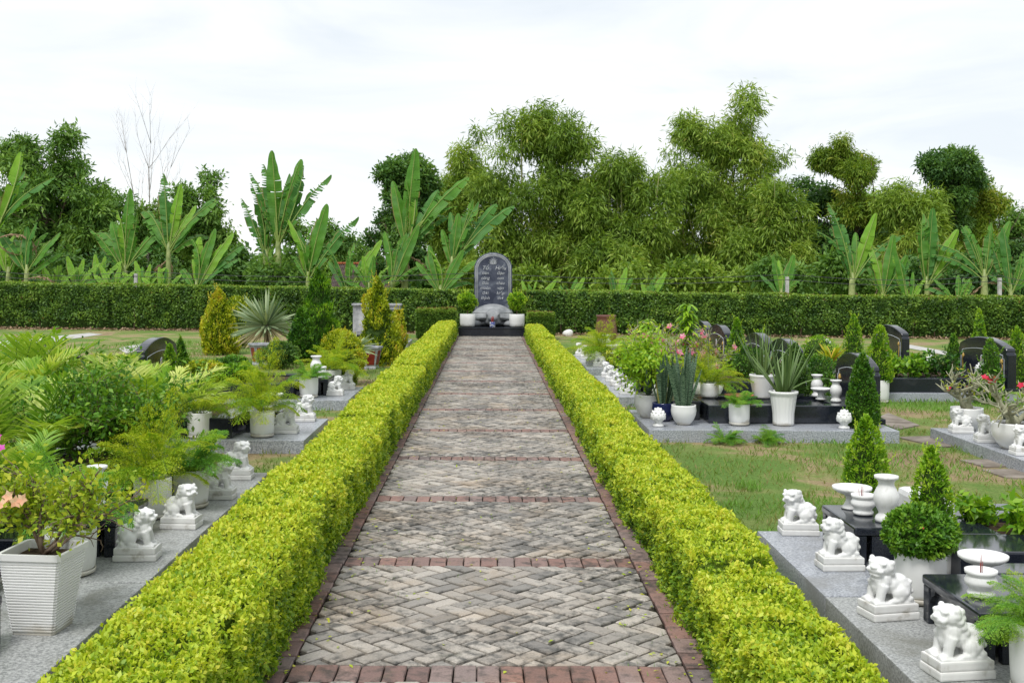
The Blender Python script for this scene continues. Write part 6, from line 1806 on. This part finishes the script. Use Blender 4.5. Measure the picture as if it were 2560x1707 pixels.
banana(900, 470, 39.0, 'banana plant leaning right at the foot of the tallest one', [(0, 18, 0.6, 70, B), (0, 10, 0.5, 70, B), (1, 22, 0.5, 90, YG), (2, 50, 0.4, 60, B)], 0.3, 0.1)
banana(1050, 395, 39.0, 'banana plant with dark blue green leaves leaning to the bamboo', [(4, 12, 0.5, 50, BB), (1, 34, 0.60, 50, BB), (1, 38, 0.56, 70, BB), (0, 4, 0.36, 80, B), (1, -12, 0.3, 80, B), (7, 165, 0.3, 30, DD)], 0.38, 0.12, -0.15)
banana(1012, 545, 38.5, 'banana plant with broad low leaves left of the stele', [(0, -10, 0.6, 70, B), (0, 22, 0.6, 70, B), (1, 48, 0.6, 50, B), (3, 62, 0.5, 50, BB), (1, -40, 0.5, 60, B), (7, 150, 0.35, 30, DD)], 0.34, 0.1)
for i, (fx, fy, A) in enumerate(((1232, 622, 32), (1305, 622, 35), (1418, 605, 10), (1365, 640, -60), (1490, 612, 25), (1216, 640, -10))):
    banana(fx, fy, 37.6, ['young banana leaf tip just past the stele', 'young banana plant with one leaf leaning over the dark hedge', 'young banana plant with upright pale leaf over the hedge', 'young banana plant with leaf drooping toward the stele', 'young banana plant with yellow browned leaf', 'small banana leaf tip touching the stele edge'][i],
           [(0, A, 0.62, 65, YG), (1, A + 20 if A > 0 else A - 20, 0.5, 80, B), (0, -A * 0.6, 0.4, 80, YG)], 0.38, 0.07)
banana(1795, 568, 37.2, 'banana plant standing by the concrete fence post', [(0, 14, 0.62, 70, B), (5, -8, 0.55, 80, B), (1, -30, 0.4, 60, BB), (3, 50, 0.4, 70, YG), (0, 25, 0.35, 85, B)], 0.36, 0.08)
banana(1958, 432, 38.0, 'banana plant with tall pale fringed leaf and yellow green one', [(4, -9, 0.62, 70, BB), (5, 18, 0.56, 70, YG), (2, 40, 0.62, 40, BB), (0, -4, 0.3, 80, YG), (1, 30, 0.35, 80, B)], 0.32, 0.13)
banana(2028, 525, 37.8, 'smaller banana plant leaning right beside the pale fringed one', [(0, 10, 0.68, 75, B), (0, 28, 0.55, 70, B), (1, 40, 0.5, 50, BB)], 0.3, 0.08)
banana(2130, 435, 37.6, 'banana plant with slender upright leaf and arching fringed leaves', [(5, 3, 0.58, 60, BB), (0, 28, 0.5, 70, YG), (2, 52, 0.62, 40, B), (2, 60, 0.6, 35, BB), (0, -3, 0.26, 80, B), (7, 60, 0.2, 30, DD)], 0.30, 0.1)
banana(2085, 560, 37.0, 'slim young banana plant left of the slender one', [(5, -7, 0.72, 60, B), (1, 30, 0.35, 70, BB)], 0.25, 0.06)
banana(2262, 440, 37.2, 'banana plant with big dark leaves bending over at the right', [(1, 22, 0.5, 70, BB), (0, 35, 0.5, 75, B), (2, -46, 0.5, 40, BB), (2, -60, 0.5, 40, BB), (3, 40, 0.45, 80, BB), (5, 10, 0.4, 85, B), (7, 170, 0.25, 30, DD), (6, 70, 0.3, 50, DD)], 0.36, 0.13)
banana(2322, 500, 37.0, 'banana plant with a broad blue green leaf cut by the frame', [(5, -4, 0.62, 85, BB), (1, 35, 0.5, 70, B), (1, 60, 0.5, 60, B), (2, -45, 0.4, 60, BB)], 0.32, 0.1)
banana(2200, 600, 36.5, 'low banana plant with curled dark leaves near the frame edge', [(3, 40, 0.6, 60, BB), (3, -50, 0.6, 60, BB), (1, 5, 0.5, 80, B), (7, 120, 0.4, 30, DD)], 0.35, 0.08)

# ------------------------------------------------------------------ trees and bamboo
def blob_crown(blobs, Y, n, size, asp, seed, thick=0.9, droop=0.3, spray=5, tone0=0.42, gate=0.30, gs=0.55, cr=0.44, dens=1.5, vert=0.75):
    """leaf sprays spread through the volume of overlapping lobes; blobs in view px (cx, cy, rx, ry)"""
    C = [];
    for (cx, cy, rx, ry) in blobs:
        p = at(cx, cy, Y); k = Y / FPX * K
        C.append((p.x, p.z, rx * k * 0.93, ry * k * 0.90))
    C = np.array(C); w = C[:, 2] * C[:, 3]; w = w / w.sum()
    m = n // spray
    # clumps first, leaves gathered in the clumps, so that light and dark masses and gaps form
    ar = C[:, 2] * C[:, 3]
    nc = int(max(10, ar.sum() / (cr * cr) * dens))
    ic = rng.choice(len(C), nc, p=w)
    u = rand_unit(nc); rr = rng.random(nc) ** 0.36 * rng.choice([1.0, 1.0, 1.0, 1.15, 1.32], nc)
    yo = rng.normal(0, 0.35, len(C))[ic]
    dep = (C[ic, 2] + C[ic, 3]) / 2 * thick
    CC = np.stack([C[ic, 0] + u[:, 0] * rr * C[ic, 2], yo + u[:, 1] * rr * dep, C[ic, 1] + u[:, 2] * rr * C[ic, 3]], 1)
    crad = cr * rng.uniform(0.3, 1.2, nc) * np.where(rr > 0.97, 0.5, 1.0); ctone = rng.normal(0, 0.13, nc)
    pw = crad ** 2; pw = pw / pw.sum()
    ix = rng.choice(nc, m, p=pw)
    uu = rand_unit(m)
    P = CC[ix] + uu * (rng.random(m) ** 0.45 * crad[ix])[:, None] * np.array([1.0, 1.0, vert])
    nz_ = vnoise(P, gs, seed); n2 = vnoise(P, gs * 3.2, seed + 7)
    ok = (nz_ * 0.5 + n2 * 0.5) > gate * (0.55 + 0.5 * rng.random(m))
    ok &= P[:, 2] > 0.3
    P = P[ok]; nz_ = n2[ok] + ctone[ix][ok] * 1.4; m = len(P); uk = uu[ok]
    tw = unit(rand_unit(m) * 0.8 + uk * 0.7)
    Q = np.repeat(P, spray, 0) + np.repeat(tw, spray, 0) * (np.tile(np.linspace(0, 1, spray), m) * size * 1.6)[:, None] + rng.normal(0, size * 0.25, (m * spray, 3))
    D = unit(np.repeat(tw, spray, 0) * 0.6 + rand_unit(m * spray) * 0.7 + np.array([0, 0, -droop]))
    LN = unit(rand_unit(m * spray) * 0.7 + np.array([0, 0, 0.7]))
    L = size * rng.uniform(0.6, 1.25, m * spray)
    tone = np.repeat(tone0 + (nz_ - 0.5) * 0.35 + rng.normal(0, 0.1, m), spray) + rng.normal(0, 0.08, m * spray)
    Vv, Ff = kites(Q, D, LN, L, L * asp, 0.1)
    return Vv, Ff, np.repeat(tone, 4), C
def limb_tree(t, x0, Y, C, r0, mat, seed):
    rs = random.Random(seed); b = MB()
    top = max(C, key=lambda c: c[1])
    trunk_top = (np.mean(C[:, 0]) - x0, 0, min(C[:, 1]) * 0.6 + 0.4 * np.mean(C[:, 1]))
    b.tube([(0, 0, -0.1), (trunk_top[0] * 0.3 + rs.gauss(0, .1), 0, trunk_top[2] * 0.5), trunk_top], [r0, r0 * 0.8, r0 * 0.55], 8)
    br = MB()
    for c in C:
        s0 = Vector((trunk_top[0] * 0.7, 0, trunk_top[2] * rs.uniform(0.6, 1.0))); e = Vector((c[0] - x0, rs.gauss(0, .3), c[1] + c[3] * 0.45))
        mid = (s0 + e) / 2 + Vector((rs.gauss(0, .25), rs.gauss(0, .25), -0.1))
        br.tube([s0, mid, e], [r0 * 0.4, r0 * 0.25, r0 * 0.08], 6)
        for _ in range(4):
            q = mid + (e - mid) * rs.random(); d = Vector((rs.gauss(0, 1), rs.gauss(0, 1), rs.gauss(.3, .7))) * c[2] * 0.5
            br.tube([q, q + d * 0.5 + Vector((0, 0, .05)), q + d], [r0 * 0.14, r0 * 0.09, r0 * 0.03], 5)
    b.obj('trunk', M[mat], t); br.obj('limbs', M[mat], t)
def tree(name, label, blobs, Y, fx_base, n, size, asp, mat, seed, trunk='bark', r0=0.16, cat='tree', **k):
    x0 = at(fx_base, 650, Y).x
    V_, F_, tn, C = blob_crown(blobs, Y, n, size, asp, seed, **k)
    t = thing(name, label, cat, (x0, Y, 0))
    o = put_leaves(t, V_ - np.array([x0, 0, 0]), F_, tn, M[mat], 'crown')
    if trunk: limb_tree(t, x0, Y, C, r0, trunk, seed)
    return t
def bamboo(label, blobs, Y, culms, n, seed, **k):
    V_, F_, tn, C = blob_crown(blobs, Y, n, 0.30, 0.18, seed, droop=0.6, spray=6, vert=1.1, cr=0.48, **k)
    x0 = float(np.mean(C[:, 0])); t = thing('bamboo_clump', label, 'bamboo', (x0, Y, 0))
    put_leaves(t, V_ - np.array([x0, 0, 0]), F_, tn, M['bamboo'], 'leaves')
    rs = random.Random(seed)
    for i in range(culms):
        c = C[rs.randrange(len(C))]; e = Vector((c[0] - x0 + rs.gauss(0, c[2] * .3), rs.gauss(0, .6), c[1] + c[3] * 0.6)); s0 = Vector((e.x * 0.45 + rs.gauss(0, .25), rs.gauss(0, .35), -0.1))
        m_ = s0 * 0.4 + e * 0.6 + Vector((0, 0, e.z * 0.12))
        MB().tube([s0, s0 * 0.7 + m_ * 0.3 + Vector((0, 0, .3)), m_, e], [0.05, 0.045, 0.035, 0.012], 6).obj('culm', M['culm'], t)
    return t
tree('feathery_tree', 'big feathery green tree at the left frame edge', [(60, 365, 55, 45), (150, 350, 60, 40), (185, 400, 55, 50), (110, 430, 95, 60), (40, 450, 60, 60), (205, 475, 75, 50), (120, 520, 130, 70), (40, 560, 80, 60), (250, 520, 55, 60), (190, 590, 110, 50), (30, 390, 40, 40)], 50, 110, 60000, 0.28, 0.3, 'tree', 41, 'bark', 0.2, gate=0.46, droop=0.35, tone0=0.5)
tree('leafy_tree', 'small leafy tree between two banana groups', [(485, 425, 34, 34), (455, 465, 42, 40), (500, 480, 22, 40), (460, 530, 50, 50), (515, 540, 22, 40), (400, 520, 40, 50), (330, 510, 30, 50)], 52, 462, 24000, 0.26, 0.36, 'tree', 42, 'bark', 0.13, gate=0.46, tone0=0.55)
tree('round_tree', 'dark glossy round topped tree behind the tallest banana', [(935, 385, 60, 42), (975, 400, 30, 45), (900, 420, 45, 35), (900, 470, 48, 45), (885, 530, 34, 50), (930, 500, 50, 60), (960, 455, 45, 50), (920, 580, 55, 50), (900, 620, 60, 40)], 46, 925, 36000, 0.18, 0.5, 'tree_dark', 43, 'bark', 0.14, gate=0.30, droop=0.1, tone0=0.5, gs=0.8)
bamboo('lighter bamboo spilling left beside the dark round tree', [(1020, 470, 40, 40), (1010, 530, 50, 45), (1050, 560, 50, 60), (1085, 350, 30, 40), (1080, 430, 40, 60), (1060, 500, 50, 50), (1040, 610, 50, 40)], 51, 8, 24000, 44, gate=0.36, tone0=0.5)
bamboo('tallest left bamboo clump behind the stele', [(1210, 290, 55, 40), (1265, 290, 50, 45), (1180, 345, 65, 45), (1290, 345, 70, 55), (1240, 340, 60, 50), (1170, 420, 70, 60), (1260, 430, 100, 70), (1330, 430, 50, 60), (1150, 510, 70, 60), (1250, 530, 110, 70), (1180, 600, 100, 70), (1290, 600, 100, 60), (1330, 500, 70, 60), (1120, 460, 50, 60), (1110, 580, 60, 60), (1350, 560, 60, 60)], 48, 16, 60000, 45, gate=0.36, tone0=0.48)
bamboo('rounded bamboo clump in the middle of the grove', [(1430, 372, 52, 38), (1380, 400, 45, 50), (1400, 420, 55, 50), (1500, 430, 45, 45), (1460, 420, 50, 50), (1420, 480, 80, 55), (1380, 540, 80, 60), (1470, 550, 80, 60), (1420, 610, 110, 60), (1500, 500, 60, 60), (1350, 480, 60, 50)], 47, 12, 44000, 46, gate=0.36, tone0=0.45)
bamboo('highest bamboo clump with two tall plumes', [(1715, 250, 28, 36), (1700, 295, 35, 35), (1600, 290, 35, 32), (1630, 320, 38, 40), (1740, 345, 55, 45), (1660, 370, 70, 45), (1560, 385, 60, 45), (1770, 370, 38, 30), (1590, 440, 85, 55), (1720, 440, 95, 55), (1560, 520, 80, 60), (1660, 540, 80, 60), (1640, 600, 120, 60), (1530, 460, 60, 50), (1680, 490, 90, 50), (1740, 500, 70, 60), (1520, 580, 70, 60), (1730, 590, 80, 60)], 49, 18, 62000, 47, gate=0.36, tone0=0.52)
bamboo('olive bamboo clump at the right end of the grove', [(1790, 470, 60, 45), (1820, 510, 36, 50), (1760, 530, 60, 55), (1740, 600, 80, 50), (1810, 590, 40, 40), (1845, 560, 40, 50), (1780, 430, 50, 40)], 46, 8, 28000, 48, gate=0.36, tone0=0.5)
tree('yellowing_tree', 'tall tree with yellowing leaves right of the grove', [(1965, 345, 40, 34), (1990, 390, 30, 40), (1930, 370, 42, 26), (1960, 420, 45, 40), (1965, 480, 50, 45), (2025, 405, 26, 10)], 47, 1950, 24000, 0.22, 0.22, 'tree_gold', 49, 'bark', 0.12, gate=0.30, droop=0.5, tone0=0.55)
tree('dark_tree', 'dark open tree below the yellowing one', [(1880, 450, 45, 40), (1895, 500, 60, 60), (1920, 560, 80, 70), (1870, 590, 70, 60), (1980, 540, 65, 70), (2030, 520, 50, 60), (2040, 590, 60, 60)], 49, 1910, 36000, 0.2, 0.45, 'tree_dark', 50, 'bark', 0.13, gate=0.30, tone0=0.42)
tree('branchy_tree', 'dark green tree with a forked top at the right', [(2205, 362, 18, 24), (2206, 384, 26, 26), (2145, 390, 34, 30), (2210, 400, 34, 30), (2180, 430, 60, 30), (2240, 410, 24, 24), (2185, 480, 34, 50), (2170, 540, 40, 50)], 46, 2185, 26000, 0.18, 0.4, 'tree_dark', 51, 'bark', 0.13, gate=0.30, tone0=0.5)
bamboo('light bamboo clump behind the slender bananas', [(2090, 445, 40, 26), (2080, 490, 55, 45), (2130, 500, 50, 50), (2090, 560, 70, 60), (2150, 600, 70, 60), (2040, 600, 50, 50)], 45, 10, 38000, 52, gate=0.36, tone0=0.5)
tree('yellowing_tree', 'smaller tree with orange tinged leaves behind the bent banana', [(2260, 450, 36, 34), (2290, 470, 24, 40), (2270, 520, 50, 50), (2230, 580, 50, 60)], 47, 2265, 15000, 0.2, 0.24, 'tree_gold', 53, 'bark', 0.1, gate=0.30, tone0=0.5)
tree('dark_tree', 'dark tree cut by the right frame edge', [(2350, 490, 22, 40), (2345, 560, 40, 60), (2310, 620, 60, 50)], 48, 2345, 12000, 0.2, 0.45, 'tree_dark', 54, 'bark', 0.1, gate=0.4)
tree('leafy_tree', 'wide green trees filling the background behind the right bananas', [(1880, 540, 60, 50), (1990, 500, 60, 50), (2060, 520, 70, 60), (2130, 560, 80, 60), (2210, 520, 60, 60), (2300, 530, 60, 60), (2350, 580, 50, 60), (2240, 590, 80, 50)], 56, 2110, 26000, 0.3, 0.4, 'tree', 61, 'bark', 0.14, gate=0.30, tone0=0.5)
tree('leafy_tree', 'green trees filling the background behind the left bananas', [(30, 520, 70, 60), (250, 560, 70, 50), (330, 560, 70, 60), (420, 570, 70, 50), (500, 590, 40, 40), (130, 560, 90, 60)], 56, 300, 18000, 0.3, 0.4, 'tree', 62, 'bark', 0.14, gate=0.30, tone0=0.48)
# understorey bushes behind the hedge
for i, (bl, Y, mt, lab, n) in enumerate((
    ([(560, 620, 60, 34), (510, 600, 40, 30), (600, 630, 40, 30)], 45, 'tree', 'green bushes below the gap of sky left of the big banana', 12000),
    ([(745, 560, 50, 36), (765, 600, 60, 40), (700, 600, 50, 50), (660, 520, 40, 40)], 52, 'tree', 'olive bushy tree behind the middle sized banana', 15000),
    ([(840, 565, 30, 26), (820, 600, 40, 30)], 60, 'tree', 'distant pale tree above the roof', 6000),
    ([(705, 640, 46, 22), (650, 640, 50, 24)], 40.5, 'tree', 'low bushes left of the roof', 8000),
    ([(1860, 640, 60, 36), (1930, 630, 60, 40), (1800, 645, 50, 30), (2010, 640, 50, 40)], 40.5, 'tree', 'leafy green undergrowth behind the hedge below the dark tree', 15000),
    ([(2060, 640, 50, 34), (2130, 640, 60, 34), (2230, 640, 80, 40), (2320, 640, 50, 40)], 41, 'tree_dark', 'dark undergrowth below the bananas at the right', 15000),
    ([(1100, 630, 70, 34), (1200, 645, 60, 24)], 42, 'bamboo', 'olive undergrowth left of the stele', 8000),
    ([(1480, 640, 80, 26), (1620, 640, 90, 30), (1360, 640, 70, 26), (1720, 640, 60, 30)], 42, 'bamboo', 'dim bamboo undergrowth at the foot of the grove', 15000),
    ([(60, 610, 80, 44), (180, 620, 90, 36), (300, 610, 60, 40), (400, 620, 60, 36)], 44, 'tree_dark', 'dark undergrowth behind the left bananas', 15000))):
    tree('undergrowth_shrub', lab, bl, Y, bl[0][0], int(n * 0.55), 0.24, 0.4, mt, 80 + i, None, cat='shrub', gate=0.30, tone0=0.48)

# distant wood closing the horizon
def far_wood():
    parts = []
    for k in range(60):
        fx = -150 + k * 45; p = at(fx, 640, 75.0); h = 2.6 + 1.6 * random.random()
        m = 300; u = rand_unit(m)
        P = np.array([p.x, 75 + random.uniform(-3, 3), h * 0.45]) + u * np.array([1.6, 1.2, h * 0.55]) * (rng.random(m) ** 0.3)[:, None]
        v, f = kites(P, rand_unit(m), rand_unit(m), 0.7, 0.34); parts.append((v, f, np.repeat(0.45 + rng.normal(0, .15, m), 4)))
    V_, F_, T_ = join(parts); o = obj('far_wood', fmesh(V_, F_, T_), M['tree']); tag(o, 'low line of distant trees on the horizon', 'wood', kind='stuff')
far_wood()

# bare tree
p = at(335, 480, 52.0)
bt = thing('bare_tree', 'leafless pale tree with fine upright twigs against the sky', 'tree', (p.x, 52, 0))
b = MB(); rs = random.Random(4); tw = MB()
def bgrow(q, d, ln, r, lv, mb):
    pts = [q]; c = Vector(q); dd = Vector(d); rad = [r]
    for k in range(5):
        dd = (dd + Vector((rs.gauss(0, .09), rs.gauss(0, .09), 0.05))).normalized(); c = c + dd * ln / 5; pts.append(tuple(c)); rad.append(r * (1 - 0.17 * (k + 1)))
        if lv < 3 and k >= 1:
            for _ in range(2):
                d2 = (dd + Vector((rs.gauss(0, .42), rs.gauss(0, .42), .1))).normalized(); bgrow(tuple(c), d2, ln * rs.uniform(.32, .5), r * 0.30, lv + 1, tw)
    mb.tube(pts, rad, 5)
top = at(345, 298, 52).z
bgrow((0.1, 0, 2.0), (0.03, 0, 1), top - 2.6, 0.045, 1, b); bgrow((0.1, 0, 2.6), (-0.22, 0, 1), (top - 2.9) * 0.92, 0.04, 1, b); bgrow((0.1, 0, 2.4), (0.22, 0, 1), (top - 2.9) * 0.8, 0.035, 1, b)
b.tube([(0.1, 0, -0.1), (0.1, 0, 2.8)], [0.09, 0.06], 7)
b.obj('trunk', M['bark_pale'], bt); tw.obj('twigs', M['bark_pale'], bt)

# house roof behind the hedge
a = at(772, 606, 47); c = at(905, 606, 47)
hs = thing('house', 'low house with brown corrugated roof behind the bananas', 'house', ((a.x + c.x) / 2, 47, 0))
w = (c.x - a.x) / 2; zr = a.z; ze = at(800, 668, 46).z
V_, F_ = [], []
nx = 60
for i in range(nx + 1):
    x = -w + 2 * w * i / nx; dz = 0.025 * (1 if i % 2 else -1)
    V_ += [(x, 0, zr + dz), (x, -2.4, ze + dz), (x, 2.4, ze + dz)]
for i in range(nx): q = i * 3; F_ += [(q, q + 3, q + 4, q + 1), (q, q + 2, q + 5, q + 3)]
rf = obj('roof', mesh(V_, F_), M['roof'], hs)
k = 0; x = -w
while x < w - 0.1:
    MB().box(x, x + 0.27, -0.10, 0.10, zr - 0.01, zr + 0.07, 0.02).obj('ridge_tile', M['roof_ridge'], rf); x += 0.28
MB().box(-w + 0.15, w - 0.15, -2.1, 2.1, -0.05, ze + 0.15, 0).obj('wall', M['plaster'], hs)

# wire fence behind the hedge
posts = [at(-20, 660, 36.6), at(312, 640, 36.4), at(1100, 640, 35.6), at(1808, 640, 34.8), at(2296, 640, 34.4), at(2420, 640, 34.2)]
fe = thing('wire_fence', 'concrete post and wire fence just behind the long hedge', 'fence', (0, 35.5, 0))
for i, q in enumerate(posts):
    MB().box(q.x - 0.05, q.x + 0.05, q.y - 0.05 - 35.5, q.y + 0.05 - 35.5, -0.1, at(1808, 637, 34.8).z + 0.02, 0.008).obj('post', M['concrete'], fe)
for zz in (1.78, 1.62):
    for q, s_ in zip(posts[:-1], posts[1:]):
        pts = [(q.x + (s_.x - q.x) * t, q.y + (s_.y - q.y) * t - 35.5 - 0.055, zz - 0.16 * math.sin(PI * t)) for t in (0, .15, .3, .5, .7, .85, 1)]
        MB().tube(pts, 0.008, 4).obj('wire', M['dark_metal'], fe)
